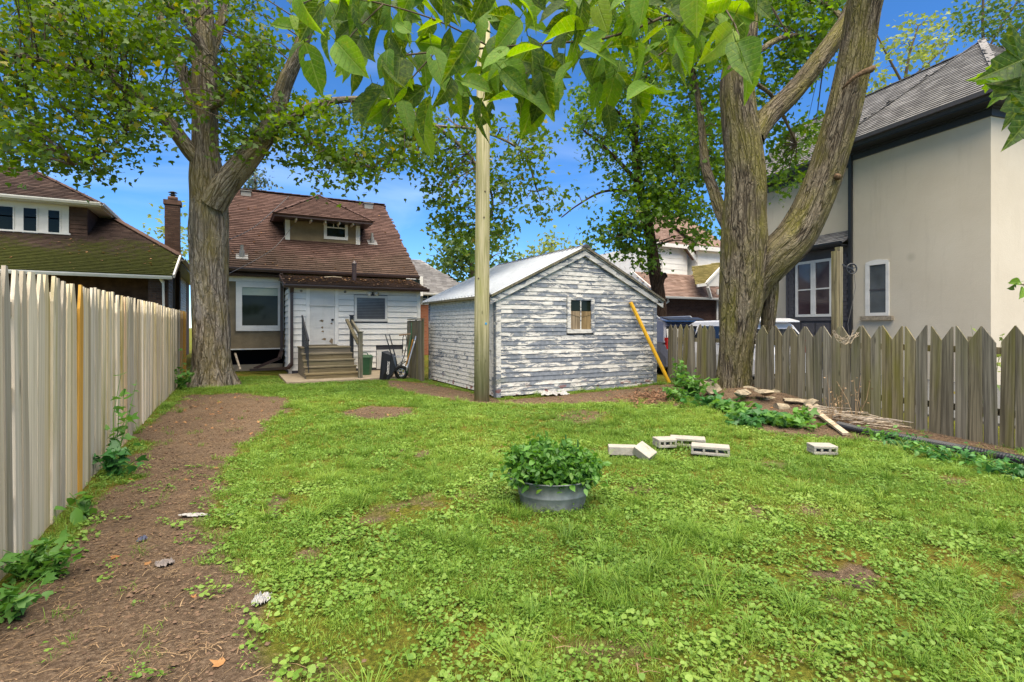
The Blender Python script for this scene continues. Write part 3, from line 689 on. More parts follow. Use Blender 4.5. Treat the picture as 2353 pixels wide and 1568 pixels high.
def lap_siding(parent, O, r, n, x0, x1, z0, z1, ex, mat, holes=(), tilt=.03, name='siding_board', gap=0):
    z = z0
    while z < z1-.02:
        e = min(ex, z1-z); spans = [(x0, x1)]
        for (h0, h1, hz0, hz1) in holes:
            if z+e > hz0+.01 and z < hz1-.01:
                new = []
                for (a, b) in spans:
                    if h1 <= a or h0 >= b: new.append((a, b))
                    else:
                        if h0-a > .02: new.append((a, h0))
                        if b-h1 > .02: new.append((h1, b))
                spans = new
        O_, r_, n_ = Vector(O), Vector(r), Vector(n); P = lambda x, zz, d: O_+r_*x+Vector((0,0,zz))+n_*d
        for (a, b) in spans:
            mb = MB(); mb.add([P(a,z+gap,tilt),P(b,z+gap,tilt),P(b,z+e,.003),P(a,z+e,.003),P(a,z+gap,0),P(b,z+gap,0),P(b,z+e,0),P(a,z+e,0)], [(0,1,2,3),(4,5,1,0),(0,3,7,4),(1,5,6,2)]); mb.build(name, mat, parent)
        z += ex
def gutter(parent, a, b, n, mat, w=.11, h=.10, name='gutter'):
    a, b, n = Vector(a), Vector(b), Vector(n); up = Vector((0,0,1)); mb = MB(); t = .008
    prof = [(0,0),(0,-h),(w*.75,-h),(w,-h*.35),(w,0),(w-t,0),(w-t,-h*.33),(w*.72,-h+t),(t,-h+t),(t,0)]
    vs = [a+n*x+up*z for x, z in prof]+[b+n*x+up*z for x, z in prof]; k = len(prof)
    mb.add(vs, [(i, (i+1) % k, (i+1) % k+k, i+k) for i in range(k)]+[tuple(range(k)), tuple(range(2*k-1, k-1, -1))]); return mb.build(name, mat, parent)

# ------------------------------------------------------------------ the house at the end of the yard
H = thing('brown_roofed_house', 'white sided house with red-brown shingled roof and small dormer at the yard end', 'house', (2.5, 18, 0))
EX, RX = Vector((1,0,0)), Vector((0,-1,0))
GYm, GZm, RY, RZ = 17.9, 3.2, 22.5, 6.64; XL, XR = -.8, 5.79
mb = MB(); mb.box(-.6, 5.45, 18.42, 27, .7, 3.2); mb.build('wall', m_stucco, H)
mb = MB(); mb.box(-.6, 5.45, 19.1, 27, 0.0, .699); mb.build('wall', m_stucco, H)
mb = MB(); mb.prism([(5.46, 18.4, 3.1),(5.46, 26.8, 3.1),(5.46, 22.5, 6.5)], (.02, 0, 0)); mb.build('gable_wall', m_siding, H)
ev = Vector((0, RY-GYm, RZ-GZm)); ln = ev.length
D0 = at_y(661, 549, 19.5); D1 = at_y(822, 559, 19.5)
dx0, dx1, dyw = D0.x-.06, D1.x+.06, 19.5; dz0 = 4.42; dzt = 5.30
rf = shingle_roof(H, (XL, GYm, GZm), (1,0,0), ev, [(0,0),(XR-XL,0),(XR-XL-.12,ln),(0,ln)], m_brnshing, .128, .29, skip=lambda p: dx0+.05 < p.x < dx1-.05 and p.y > dyw+.2 and p.y < 21.2)
mb = MB(); mb.prism([(XL, RY, RZ-.01),(XR, RY, RZ-.01),(XR, 27.1, GZm),(XL, 27.1, GZm)], (0, 0, -.05)); mb.build('far_roof', m_brnshing, H)
cap_line(H, (XL, RY, RZ), (XR-.1, RY, RZ), m_brnshing, .26)
gutter(H, (XL, GYm+.02, GZm-.0), (XR, GYm+.02, GZm-.0), RX, m_brown)
mb = MB(); mb.beam((XR-.02, GYm+.06, GZm-.12), (XR-.1, RY, RZ-.12), .04, .16); mb.build('barge_board', m_brown, H)
# dormer
dm = MB(); dm.box(dx0, dx1, dyw, 21.4, dz0-.3, dzt); dm = dm.build('dormer', m_stucco, H)
ap0, ap1 = Vector((2.8, 20.75, 6.33)), Vector((2.8, 22.1, 6.33)); ez = 5.17; ex0, ex1, ey = dx0-.42, dx1+.38, 18.92
def tri_roof(parent, pts, mat, name):
    """roof facet from 3-4 points, first two along the eave"""
    a, b = Vector(pts[0]), Vector(pts[1]); eu = (b-a).normalized(); n = (b-a).cross(Vector(pts[2])-b).normalized(); ev_ = n.cross(eu)
    return shingle_roof(parent, a, eu, ev_, [((Vector(p)-a).dot(eu), (Vector(p)-a).dot(ev_)) for p in pts], mat, .128, .29, 0, name)
tri_roof(H, [(ex0, ey, ez), (ex1, ey, ez), ap0], m_brnshing, 'dormer_roof')
ys = lambda z: GYm+(z-GZm)*(RY-GYm)/(RZ-GZm)
tri_roof(H, [(ex0, ys(ez)+.3, ez), (ex0, ey, ez), ap0, ap1], m_brnshing, 'dormer_roof'); tri_roof(H, [(ex1, ey, ez), (ex1, ys(ez)+.3, ez), ap1, ap0], m_brnshing, 'dormer_roof')
for q in (ex0, ex1): cap_line(H, (q, ey, ez+.01), ap0, m_brnshing, .16)
mb = MB(); mb.box(ex0+.03, ex1-.03, ey+.03, dyw+.5, ez-.09, ez-.045); mb.build('dormer_soffit', m_brown, H)
for (a, b) in ((dx0-.02, dx0+.13), (dx1-.13, dx1+.02)):
    mb = MB(); mb.box(a, b, dyw-.03, dyw+.01, dz0-.05, dzt-.19); mb.build('corner_board', m_trim, dm)
for q in range(5):
    xx = dx0+.3+q*(dx1-dx0-.6)/4; mb = MB(); mb.beam((xx, ey+.12, ez-.12), (xx, dyw, ez-.12), .05, .07); mb.build('rafter_tail', m_trim, dm)
a, b = at_y(744, 549, dyw), at_y(799, 502, dyw)
framed_window(dm, (a.x, dyw, a.z), EX, RX, b.x-a.x, b.z-a.z, .10, .52, (), top=(.4, .6), depth=.035)
# roof vents and pipes
def on_roof(u, v):
    d = ray(u, v); k = (RZ-GZm)/(RY-GYm); t_ = (GZm-k*GYm-CH)/(d.z-k*d.y); return CAMP+d*t_
for (u, v) in ((565, 444), (845, 472)):
    p = at_y(u, v, RY-.25); mb = MB(); mb.box(p.x-.17, p.x+.17, p.y-.2, p.y+.2, p.z-.2, p.z+.03); mb.box(p.x-.2, p.x+.2, p.y-.24, p.y+.22, p.z+.031, p.z+.06); mb.build('box_vent', m_vent, H)
for (u, v) in ((556, 590), (855, 558)):
    p = on_roof(u, v); mb = MB(); mb.cyl(p-Vector((0,0,.1)), p+Vector((0,0,.2)), .085, .07); mb.cyl(p+Vector((0,0,.2)), p+Vector((0,0,.36)), .045); mb.beam(p+Vector((0,-.16,-.10)), p+Vector((0,.12,.10)), .34, .02); mb.build('vent_pipe', m_vent, H)
# recessed part with the big window
BYw = 18.3
a, b = at_y(542, 761, BYw), at_y(651, 651, BYw)
mb = MB(); mb.box(-.6, 1.43, BYw, BYw+.1, .72, 3.0); mb.build('wall', m_stucco, H)
framed_window(H, (a.x, BYw, a.z), EX, RX, 1.40-a.x, b.z-a.z, .17, None, (), blind=.27, depth=.06)
mb = MB(); mb.box(-.6, 1.42, BYw-.06, BYw+.02, b.z+.005, b.z+.16); mb.build('head_board', m_trim, H)
mb = MB(); mb.box(-.6, 1.42, BYw-.03, BYw+.02, .69, .725); mb.build('sill_strip', m_trim, H)
shingle_roof(H, (-.6, BYw-.35, b.z+.19), (1,0,0), (0, .5, .14), [(0,0),(1.98,0),(1.98,.6),(0,.6)], m_brnshing, .128, .29, 0, 'pent_roof')
mb = MB(); mb.box(-.5, 1.43, BYw+.6, BYw+.7, 0, .69); mb.build('crawl_space_shade', m_recess_shade, H)  # black slab paints in the shade of the opening below the bay
mb = MB(); mb.box(-.5, 1.4, BYw+.35, BYw+.45, 0, .2); mb.build('footing', m_slab, H)
# lean-to
LY, LX0, LX1 = 16.7, 1.43, 5.42
mb = MB(); mb.box(LX0+.02, LX1-.02, LY+.022, 18.3, .0, 2.62); mb.build('lean_to_wall', m_char, H)  # dark core colour stands in for shadow gaps between the white siding boards
da, db = at_y(712, 795, LY), at_y(769, 666, LY); wa, wb_ = at_y(814, 739, LY), at_y(890, 680.5, LY)
dx0_, dx1_ = da.x, db.x; O = Vector((0, LY+.02, 0))
hA, hB = at_y(864, 856, LY), at_y(925, 803, LY)
lap_siding(H, O, EX, RX, LX0+.05, LX1-.06, .10, 2.56, .178, m_siding, gap=.009, holes=[(dx0_-.11, dx1_+.11, .8, 2.6), (wa.x-.01, wb_.x+.01, wa.z, wb_.z), (hA.x, hB.x, .05, hB.z)])
for (x0, x1) in ((LX0-.02, LX0+.07), (LX1-.09, LX1+.02)):
    mb = MB(); mb.box(x0, x1, LY-.02, LY+.03, .03, 2.6); mb.build('corner_board', m_siding, H)
lap_siding(H, (LX0+.02, 18.28, 0), RX, (-1,0,0), 0, 1.52, .1, 2.56, .178, m_siding, gap=.009)
mb = MB(); mb.box(hA.x+.02, hB.x-.02, LY-.01, LY+.02, .06, hB.z); mb.build('hatch_panel', m_trim, H)
dr = MB(); dr.box(dx0_, dx1_, LY-.01, LY+.02, .86, db.z); dr = dr.build('door', m_trim, H)
dw, dh = dx1_-dx0_, db.z-.86
for (px0, px1, pz0, pz1) in ((.12, .48, .07, .26), (.54, .88, .07, .26), (.12, .48, .31, .62), (.54, .88, .31, .62), (.12, .88, .72, .93)):
    mb = MB(); mb.box(dx0_+dw*px0, dx0_+dw*px1, LY-.018, LY-.011, .86+dh*pz0, .86+dh*pz1); mb.build('door_panel', m_trim, dr)
for (px, pz, pw_, ph) in ((.45, .43, .10, .02), (.5, .24, .06, .015), (.55, .10, .10, .02), (.85, .06, .08, .05), (.48, .31, .05, .02), (.86, .38, .05, .015)):
    mb = MB(); cx, cz = dx0_+dw*px, .86+dh*pz; mb.prism([(cx-pw_*dw, LY-.021, cz), (cx+pw_*dw*.2, LY-.021, cz+ph*2), (cx+pw_*dw, LY-.021, cz+ph), (cx+pw_*dw*.7, LY-.021, cz-ph*2)], (0, .002, 0)); mb.build('bare_patch', m_ply, dr)
mb = MB(); mb.cyl((dx1_-.07, LY-.01, 1.62), (dx1_-.07, LY-.07, 1.62), .035); mb.build('door_knob', m_dark, dr, True)
for (x0, x1, z0, z1) in ((dx0_-.11, dx0_-.004, .84, db.z+.1), (dx1_+.004, dx1_+.11, .84, db.z+.1), (dx0_, dx1_, db.z+.004, db.z+.1)):
    mb = MB(); mb.box(x0, x1, LY-.03, LY+.02, z0, z1); mb.build('door_frame', m_siding, dr)
mb = MB(); mb.box(dx0_-.02, dx1_+.02, LY-.05, LY+.0, .86+dh*.70, .86+dh*.725); mb.build('door_rail', m_trim, dr)
wg = framed_window(H, (wa.x, LY+.02, wa.z), EX, RX, wb_.x-wa.x, wb_.z-wa.z, .075, None, (), depth=.05, gmat=M_glass('blind_glass', (.075, .08, .085), .15, .6))
for q in range(14):
    zz = wa.z+.09+q*(wb_.z-wa.z-.18)/13; mb = MB(); mb.box(wa.x+.08, wb_.x-.08, LY+.0, LY+.005, zz-.012, zz+.008); mb.build('blind_slat', M_plain('grey_blind', (.13, .135, .14), .5) if q == 0 else bpy.data.materials['grey_blind'], wg)
p = at_y(855, 676, LY)
for s_ in (-1, 1):
    mb = MB(); mb.cyl((p.x+s_*.05, LY-.03, p.z+.03), (p.x+s_*.13, LY-.16, p.z-.0), .04, .065, 14); mb.build('flood_lamp', m_trim, H, True)
mb = MB(); mb.box(p.x-.05, p.x+.05, LY-.05, LY+.01, p.z-.06, p.z+.05); mb.build('lamp_base', m_dark, H)
for (u, v) in ((692, 669), (793, 671)):
    p = at_y(u, v, LY); mb = MB(); mb.cyl((p.x, LY+.01, p.z), (p.x, LY-.06, p.z), .04, .03); mb.build('wall_lamp', m_vent, H)
lz0, lz1 = 2.66, 3.05
lean = shingle_roof(H, (LX0-.16, LY-.32, lz0), (1,0,0), (0, 18.0-LY+.32, lz1-lz0), [(0,0),(LX1-LX0+.32,0),(LX1-LX0+.32,1.66),(0,1.66)], m_brnshing, .128, .29, 150, 'lean_to_roof')
gutter(H, (LX0-.18, LY-.31, lz0-.02), (LX1+.2, LY-.31, lz0-.02), RX, m_brown)
mb = MB(); mb.box(LX0-.16, LX1+.16, LY-.30, LY+.02, lz0-.10, lz0-.06); mb.build('soffit', m_brown, H)
mb = MB(); mb.prism([(LX0-.16, LY-.3, lz0-.1), (LX0-.16, 18.0, lz1-.1), (LX0-.16, 18.0, lz1+.02), (LX0-.16, LY-.3, lz0+.02)], (-.03, 0, 0)); mb.build('rake_board', m_brown, H)
p = at_y(814, 636, 17.35); mb = MB(); mb.cyl((p.x, 17.35, 2.8), (p.x, 17.35, p.z+.42), .07); mb.cyl((p.x, 17.35, p.z+.42), (p.x, 17.35, p.z+.52), .09, .02); mb.build('flue_pipe', m_brown, H)
# downspouts
mb = MB(); P = [(LX0+.06, LY-.26, 2.58), (LX0+.06, LY-.10, 2.42), (LX0+.06, LY-.09, .32), (LX0-.05, LY-.16, .20)]
for a, b in zip(P[:-1], P[1:]): mb.beam(a, b, .10, .08)
e = gp(577, 858); mb.beam(P[-1], (e.x, e.y, .08), .10, .08); mb.build('downspout', m_brown, H)
mb = MB(); P = [(1.30, 17.85, 3.08), (1.33, 18.1, 2.85), (1.33, 18.16, .6), (1.25, 17.9, .42), (e.x+.1, e.y+.3, .10)]
for a, b in zip(P[:-1], P[1:]): mb.beam(a, b, .10, .08)
mb.build('downspout', m_brown, H)
# leaf litter lying on the lean-to roof
st_leaves = []
lean_pts = []
for _ in range(260):
    a_ = random.uniform(.1, LX1-LX0+.2); b_ = abs(random.gauss(.9, .45)); 
    if b_ > 1.6: continue
    k = b_/1.66; lean_pts.append((LX0-.16+a_, LY-.32+(18.0-LY+.32)*k, lz0+(lz1-lz0)*k+.03))
p0_, p1_ = at_y(745, 637, 17.2), at_y(785, 634, 17.4); mb = MB(); mb.tube([(p0_.x, 17.2, 2.96), ((p0_.x+p1_.x)/2, 17.3, 2.99), (p1_.x, 17.4, 2.99)], .015, 6); tag(mb.build('fallen_stick', m_plankg), 'pale stick lying on the lean-to roof', 'stick')

# back steps
S = thing('back_steps', 'five weathered wooden steps up to the white back door', 'steps', (2.35, 14.7, 0))
sx0, sx1, sy = 1.67, 3.03, 14.72
for k in range(5):
    z1 = .166*(k+1); y0 = sy+.28*k; y1 = sy+.28*(k+1)+.02 if k < 4 else LY-.02
    mb = MB(); mb.box(sx0-.02, sx1+.03-.03*k/4, y0-.03, y1, z1-.035, z1); mb.build('tread', m_stepw, S)
    mb = MB(); mb.box(sx0+.01, sx1-.01, y0, y0+.03, z1-.166, z1-.037); mb.build('riser', m_stepw, S)
for xx in (sx0-.0, sx1-.03):
    mb = MB(); mb.prism([(xx, sy+.035, 0)]+[q for k in range(5) for q in ((xx, sy+.28*k+.035, .166*(k+1)-.037), (xx, sy+.28*(k+1)+.03 if k < 4 else LY-.02, .166*(k+1)-.037))]+[(xx, LY-.02, 0)], (.028, 0, 0)); mb.build('stringer', m_stepw, S)
mb = MB(); mb.box(dx0_-.06, dx1_+.05, LY-.10, LY-.03, .832, .87); mb.build('threshold', m_stepw, S)
R_ = thing('wooden_handrail', 'broken brown wooden handrail with two posts beside the back steps', 'handrail', (3.1, 14.6, 0))
pa = at_z(828, 869, 0.02); za = at_d(828, 764, pa.dot(Vector((SN, CS, 0)))).z
mb = MB(); mb.box(pa.x-.055, pa.x+.055, pa.y-.05, pa.y+.05, 0, za); mb.box(pa.x-.075, pa.x+.075, pa.y-.07, pa.y+.07, za+.001, za+.025); mb.build('post', m_post, R_)
pb = at_y(808, 760, 16.35); zb = at_y(808, 726, 16.35).z; mb = MB(); mb.box(pb.x-.05, pb.x+.05, pb.y-.05, pb.y+.05, .03, zb); mb.box(pb.x-.07, pb.x+.07, pb.y-.07, pb.y+.07, zb+.001, zb+.025); mb.build('post', m_dark, R_)
mb = MB(); mb.beam(at_y(797, 735, 15.9), at_d(824, 791, 14.15), .09, .05); mb.build('rail', m_post, R_)
mb = MB(); mb.beam((pb.x, pb.y, zb-.15), (pa.x, pa.y+.05, za-.06), .05, .09); mb.build('rail', m_post, R_)
mb = MB(); mb.cyl(at_d(826, 788, 14.2), at_d(834, 794, 14.2), .03); mb.build('joint_stub', m_post, R_)
R2 = thing('iron_handrail', 'narrow black iron handrail on the downspout side of the steps', 'handrail', (1.75, 15, 0))
ra, rb = Vector((1.76, 16.45, .83)), Vector((1.76, 14.95, .17))
for q in range(9):
    k = q/8; b_ = ra.lerp(rb, k); mb = MB(); mb.beam(b_, b_+Vector((0,0,.86+.06*(1-k))), .018, .018); mb.build('baluster', m_dark, R2)
for (o_, w_) in ((.90, .045), (.14, .025), (.70, .02)):
    mb = MB(); mb.beam(ra+Vector((0,0,o_)), rb+Vector((0,0,o_-.03)), w_, .03); mb.build('rail', m_dark, R2)
# cables sagging from the dormer
for (pts, lab) in (([at_y(735, 455, 19.9), on_roof(700, 500)+Vector((0,-.3,.25)), at_d(640, 560, 16.6), at_d(590, 596, 15.8), at_d(520, 632, 13.3)], 'grey cable sagging from the dormer peak down across the roof'),
                   ([on_roof(664, 452)+Vector((0,0,.02)), at_d(620, 492, 16.8), at_d(575, 528, 15.2), at_d(515, 556, 13.3)], 'second cable higher on the brown roof running to the maple trunk')):
    mb = MB(); mb.tube(catmull([(*p, .012) for p in pts], .15)[:, :3], .011, 6); tag(mb.build('cable', m_cable, None, True), lab, 'cable')

# ------------------------------------------------------------------ the mossy house behind the picket fence
N = thing('mossy_roofed_house', 'neighbouring house with moss covered brown roof and three-window dormer behind the picket fence', 'house', (-5, 21, 0))
gy0, gz0, k_ = 19.2, 3.0, .52
zf = lambda y: gz0+k_*(y-gy0)
evn = Vector((0, 1, k_)).normalized(); lnf = lambda y: (y-gy0)*math.sqrt(1+k_*k_)
XB = -10.5
shingle_roof(N, (XB, gy0, gz0), (1,0,0), evn, [(0,0),(-1.72-XB,0),(-1.62-XB,lnf(20.7)),(-4.9-XB,lnf(25.0)),(0,lnf(25.0))], m_mossshing, .115, .28, skip=lambda p: p.x < -4.4 and p.y > 22.1)
tri_roof(N, [(-1.55, 20.7, 3.72), (-1.55, 32, 3.72), (-4.9, 28.5, 6.05), (-4.9, 25.0, 6.05)], m_mossshing, 'side_roof')
cap_line(N, (-1.6, 20.7, 3.79), (-4.9, 25.0, 6.06), m_brownsh, .24)
gutter(N, (XB, gy0+.02, gz0), (-1.70, gy0+.02, gz0-.03), RX, m_trim)
gutter(N, (-1.58, 20.75, 3.72), (-1.58, 32, 3.70), (1,0,0), m_trim)
mb = MB(); mb.beam((-1.66, gy0, gz0-.03), (-1.60, 20.72, 3.76), .05, .11); mb.build('rake_trim', m_trim, N)
mb = MB(); mb.box(-2.1, -1.58, 20.8, 32, 3.55, 3.60); mb.build('soffit', m_brown, N)
mb = MB(); mb.box(-10, -2.05, 21.2, 31.5, 0, 3.6); mb.build('wall', m_brownsh, N)
lap_siding(N, (-2.05, 21.2, 0), (0,1,0), (1,0,0), .0, 8.0, 1.0, 3.55, .11, m_khaki)
mb = MB(); mb.box(-10, -2.2, 19.7, 19.8, 1.5, 1.9); mb.build('porch_rail', M_plain('maroon_paint', (.07, .022, .016), .6), N)
pl_ = MB(); pl_.box(-2.35, -1.86, 19.5, 19.95, 0, 2.88); pl_ = pl_.build('porch_pillar', m_mortar, N)
bk = MB(); bk.box(0, .215, -.012, .1, 0, .062); bkm = bk.mesh('brick'); bkm.materials.append(m_chimb)
def brick_face(parent, O, r, n, w, h, mesh=bkm, cw=.225, chh=.075):
    O, r, n = Vector(O), Vector(r), Vector(n); R = Matrix((r, -n, Vector((0,0,1)))).transposed().to_4x4(); z = 0; k = 0
    while z < h-.04:
        x = -(.5*cw if k % 2 else 0)
        while x < w-.02:
            x0 = max(0, x); x1 = min(w, x+cw-.01)
            if x1-x0 > .03:
                o = bpy.data.objects.new('brick', mesh); COL.objects.link(o); adopt(o, parent)
                o.matrix_basis = Matrix.Translation(O+r*x0+Vector((0,0,z))) @ R @ Matrix.Diagonal(((x1-x0)/.215, random.uniform(.6, 1.1), 1, 1))
            x += cw
        z += chh; k += 1
brick_face(pl_, (-2.35, 19.495, 1.5), (1,0,0), (0,-1,0), .49, 1.38)
mb = MB(); P = [(-2.02, 19.3, 2.92), (-1.95, 19.42, 2.78), (-1.93, 19.44, 1.0)]
for a, b in zip(P[:-1], P[1:]): mb.beam(a, b, .08, .06)
mb.build('downspout', m_trim, N)
mb = MB(); mb.cyl((-1.82, 21.3, 1), (-1.82, 21.3, 3.5), .035); mb.build('downspout', m_dark, N)
# dormer of that house
dY, dE = 21.9, 5.44; dxr = -4.3
dm = MB(); dm.box(-11, dxr, dY, 25, 4.2, 5.42); dm = dm.build('dormer', m_brownsh, N)
lap_siding(dm, (-5.4, dY, 0), EX, RX, .35, 1.1, 4.35, 5.38, .14, m_brownsh, name='shake_board')
apx = Vector((-6.15, 23.6, 6.8)); ap2 = Vector((-7.2, 23.75, 6.86)); der = -3.86
tri_roof(N, [(-12.0, 21.45, dE), (der, 21.45, dE), apx, ap2], m_mossshing, 'dormer_roof')
tri_roof(N, [(der, 21.45, dE), (der, 26.0, dE), (-6.1, 24.6, 6.78), apx], m_mossshing, 'dormer_roof')
cap_line(N, (der, 21.45, dE), apx, m_brownsh, .2); cap_line(N, apx, (-12, 21.6, 5.6), m_brownsh, .2)
gutter(N, (-12.0, 21.47, dE+.03), (der, 21.47, dE+.03), RX, m_trim); gutter(N, (der-.02, 21.37, dE+.03), (der-.02, 25.5, dE+.03), (1,0,0), m_trim)
mb = MB(); mb.box(-12, der-.03, 21.5, dY+.05, dE-.10, dE-.06); mb.box(dxr, der-.03, dY+.06, 25, dE-.10, dE-.06); mb.build('dormer_soffit', m_trim, N)
ca, cb = at_y(159, 541, dY), at_y(0, 466, dY)
mb = MB(); mb.box(-9, ca.x, dY-.045, dY+.0, ca.z+.05, dE-.10); mb.build('window_casing', m_trim, dm)
mb = MB(); mb.box(-9, ca.x+.05, dY-.09, dY-.0, ca.z, ca.z+.05); mb.build('window_sill', m_trim, dm)
for (u0, u1, v0, v1) in ((-10, 33, 474, 534), (51, 87, 478, 537), (108, 140, 483, 536)):
    a, b = at_y(u0, v1, dY-.05), at_y(u1, v0, dY-.05)
    framed_window(dm, (a.x, dY-.045, a.z), EX, RX, b.x-a.x, b.z-a.z, .035, .62, (), top=(.33, .66), depth=.02)
# chimney
cy = 23.9; a, b = at_y(378, 600, cy), at_y(413, 470, cy); cz1 = at_y(396, 470, cy).z
cx0, cx1 = a.x, b.x
C = thing('brick_chimney', 'dark brick chimney with a metal cap at the edge of the mossy roof', 'chimney', (cx0, cy, 3))
mb = MB(); mb.box(cx0+.01, cx1-.01, cy+.01, cy+.5, .1, cz1); core = mb.build('shaft', m_mortar, C)
brick_face(core, (cx0, cy, 3.6), (1,0,0), (0,-1,0), cx1-cx0, cz1-3.65); 
mb = MB(); mb.box(cx0-.04, cx1+.04, cy-.04, cy+.55, cz1, cz1+.17); mb.build('cap_course', m_brownsh, C)
mx_ = (cx0+cx1)/2; zc = cz1+.171
mb = MB(); mb.cyl((mx_, cy+.25, zc), (mx_, cy+.25, zc+.16), .17, .17, 20); mb.build('clay_pot', m_brownsh, C, True)
mb = MB(); mb.cyl((mx_, cy+.25, zc+.16), (mx_, cy+.25, zc+.34), .08, .06); mb.cyl((mx_, cy+.25, zc+.24), (mx_, cy+.25, zc+.26), .13, .11); mb.cyl((mx_, cy+.25, zc+.33), (mx_, cy+.25, zc+.38), .16, .05); mb.build('flue_cap', m_dark, C, True)
# ------------------------------------------------------------------ the tall tan house
def c2l(X, Y): return Vector((X*CS+Y*SN, -X*SN+Y*CS, 0))
T0 = c2l(11.49, 12.53); ti = c2l(.954, .30); ta = c2l(-.30, .954)
def TP(i, a, z): return T0+ti*i+ta*a+Vector((0,0,z))
T = thing('tan_stucco_house', 'tall tan stucco house with grey hipped roof and dark eaves beyond the driveway', 'house', T0)
def hit_i(u, v, i):
    """point of a photo pixel on the wall plane at inward offset i -> (a, z)"""
    d = ray(u, v); p0 = T0+ti*i; t_ = (p0-Vector((0,0,0))).dot(ti)/d.dot(ti); p = CAMP+d*t_; return (p-p0).dot(ta), p.z
ZE = 6.47; AW = 3.66; IW = 7.0
mb = MB(); mb.prism([TP(0,0,0), TP(0,AW,0), TP(IW,AW,0), TP(IW,0,0)], (0,0,ZE+.3)); mb.build('wall', m_tan, T)
IC = .5; AE = hit_i(1735, 600, IC)[0]
mb = MB(); mb.prism([TP(IC,AW,0), TP(IC,AE,0), TP(IW,AE,0), TP(IW,AW,0)], (0,0,ZE+.3)); mb.build('wing_wall', m_tan, T)
nA = -ti; rA = -ta   # outward normal of the long wall; 'along' runs towards the camera
def cornice(i0, a0, a1, near=True):
    for (z0, z1, d0, d1) in ((ZE, ZE+.17, 0, .05), (ZE+.171, ZE+.23, 0, .10), (ZE+.231, ZE+.27, 0, .46), (ZE+.271, ZE+.42, .44, .47), (ZE+.36, ZE+.46, .471, .58)):
        mb = MB(); mb.obox(TP(i0, a1, 0), rA, nA, 0, a1-a0+(d1 if near else 0), z0, z1, d0, d1); mb.build('cornice', m_char if z0 > ZE+.25 else m_dark, T)
cornice(0, 0, AW); cornice(IC, AW+.05, AE, False)
for (z0, z1, d0, d1) in ((ZE+.001, ZE+.169, 0, .049), (ZE+.172, ZE+.229, 0, .099), (ZE+.232, ZE+.269, 0, .459), (ZE+.272, ZE+.419, .44, .469), (ZE+.361, ZE+.459, .472, .579)):
    mb = MB(); mb.obox(TP(0, 0, 0), ti, -ta, .0, IW, z0, z1, d0, d1); mb.build('cornice', m_char if z0 > ZE+.25 else m_dark, T)
RE = ZE+.47; ap = (2.63, 1.75, 9.62)
AP, AP2 = TP(*ap), TP(2.75, 1.75, 9.615)
def tan_slope(pts, name, lim): 
    a, b = Vector(pts[0]), Vector(pts[1]); eu = (b-a).normalized(); n = (b-a).cross(Vector(pts[2])-b).normalized(); ev_ = n.cross(eu)
    return shingle_roof(T, a, eu, ev_, [((Vector(p)-a).dot(eu), (Vector(p)-a).dot(ev_)) for p in pts], m_grayshing, .14, .27, lim, name)
tan_slope([TP(-.52, AW+.52, RE), TP(-.52, -.52, RE), AP], 'roof', 300)
tan_slope([TP(-.52, -.52, RE), TP(IW+.5, -.52, RE), AP2, AP], 'roof', 0)
tan_slope([TP(IW+.5, AW+.5, RE), TP(-.52, AW+.52, RE), AP, AP2], 'roof', 0)
tan_slope([TP(IW+.5, -.52, RE), TP(IW+.5, AW+.5, RE), AP2], 'roof', 0)
for q in ((-.52, -.52), (-.52, AW+.52)): cap_line(T, TP(*q, RE+.01), AP, m_grayshing, .17)
cap_line(T, AP, AP2, m_grayshing, .17)
WR = 9.52
tan_slope([TP(IC-.5, AE+.4, RE), TP(IC-.5, AW-.5, RE), TP(2.75, 1.9, WR), TP(2.75, AE+.4, WR)], 'wing_roof', 0)
tan_slope([TP(6.0, 1.9, RE), TP(6.0, AE+.4, RE), TP(2.75, AE+.4, WR), TP(2.75, 1.9, WR)], 'wing_roof', 0)
cap_line(T, TP(2.75, 1.9, WR), TP(2.75, AE+.4, WR), m_grayshing, .17)
for (u, v, k) in ((2032, 236, .8), (2200, 152, .4)):
    d = ray(u, v); best = None
    i_, a_ = (1.55, 4.7) if k > .5 else (2.1, 2.6)
    p = TP(i_, a_, RE+(i_-IC+.5)*(WR-RE)/2.75); mb = MB(); mb.beam(p+Vector((0,0,.05)), p+Vector((0,0,.13))+ti*.3, .34, .10); mb.build('roof_vent', m_vent, T)
# arched window
a0, z0 = hit_i(1990, 728, 0); a1, z1 = hit_i(2044, 592, 0); zs = hit_i(2044, 724, 0)[1]
aL, aR = max(a0, a1), min(a0, a1); O = TP(0, aL, 0); w = aL-aR; zb, zt = hit_i(2017, 726, 0)[1], hit_i(2017, 600, 0)[1]-.06
g = MB(); g.obox(O, rA, nA, .10, w-.10, zb+.08, zt, -.02, .006); g = g.build('window', M_glass('blind_glass_grey', (.075, .085, .09), .12, .6), T)
arc = [(x, zt+.10*math.sin(math.pi*(.12+.76*x/w))) for x in np.linspace(0, w, 11)]
mb = MB(); mb.prism([O+rA*x+Vector((0,0,z)) for x, z in arc]+[O+rA*(w-.07)+Vector((0,0,zt-.05)), O+rA*.07+Vector((0,0,zt-.05))], nA*.035); mb.build('window_arch', m_trim, g)
mb = MB(); mb.obox(O, rA, nA, 0, .12, zb, zt, -.02, .033); mb.obox(O, rA, nA, w-.09, w, zb, zt, -.02, .033); mb.obox(O, rA, nA, .12, w-.09, zb, zb+.09, -.02, .031); mb.build('window_frame', m_trim, g)
mb = MB(); mb.obox(O, rA, nA, .122, w-.092, (zb+zt)/2-.03, (zb+zt)/2+.01, -.02, .02); mb.build('sash_rail', m_char, g)
mb = MB(); mb.obox(O, rA, nA, -.12, w+.12, zb-.13, zb-.01, -.02, .10); mb.build('window_sill', m_sill, g)
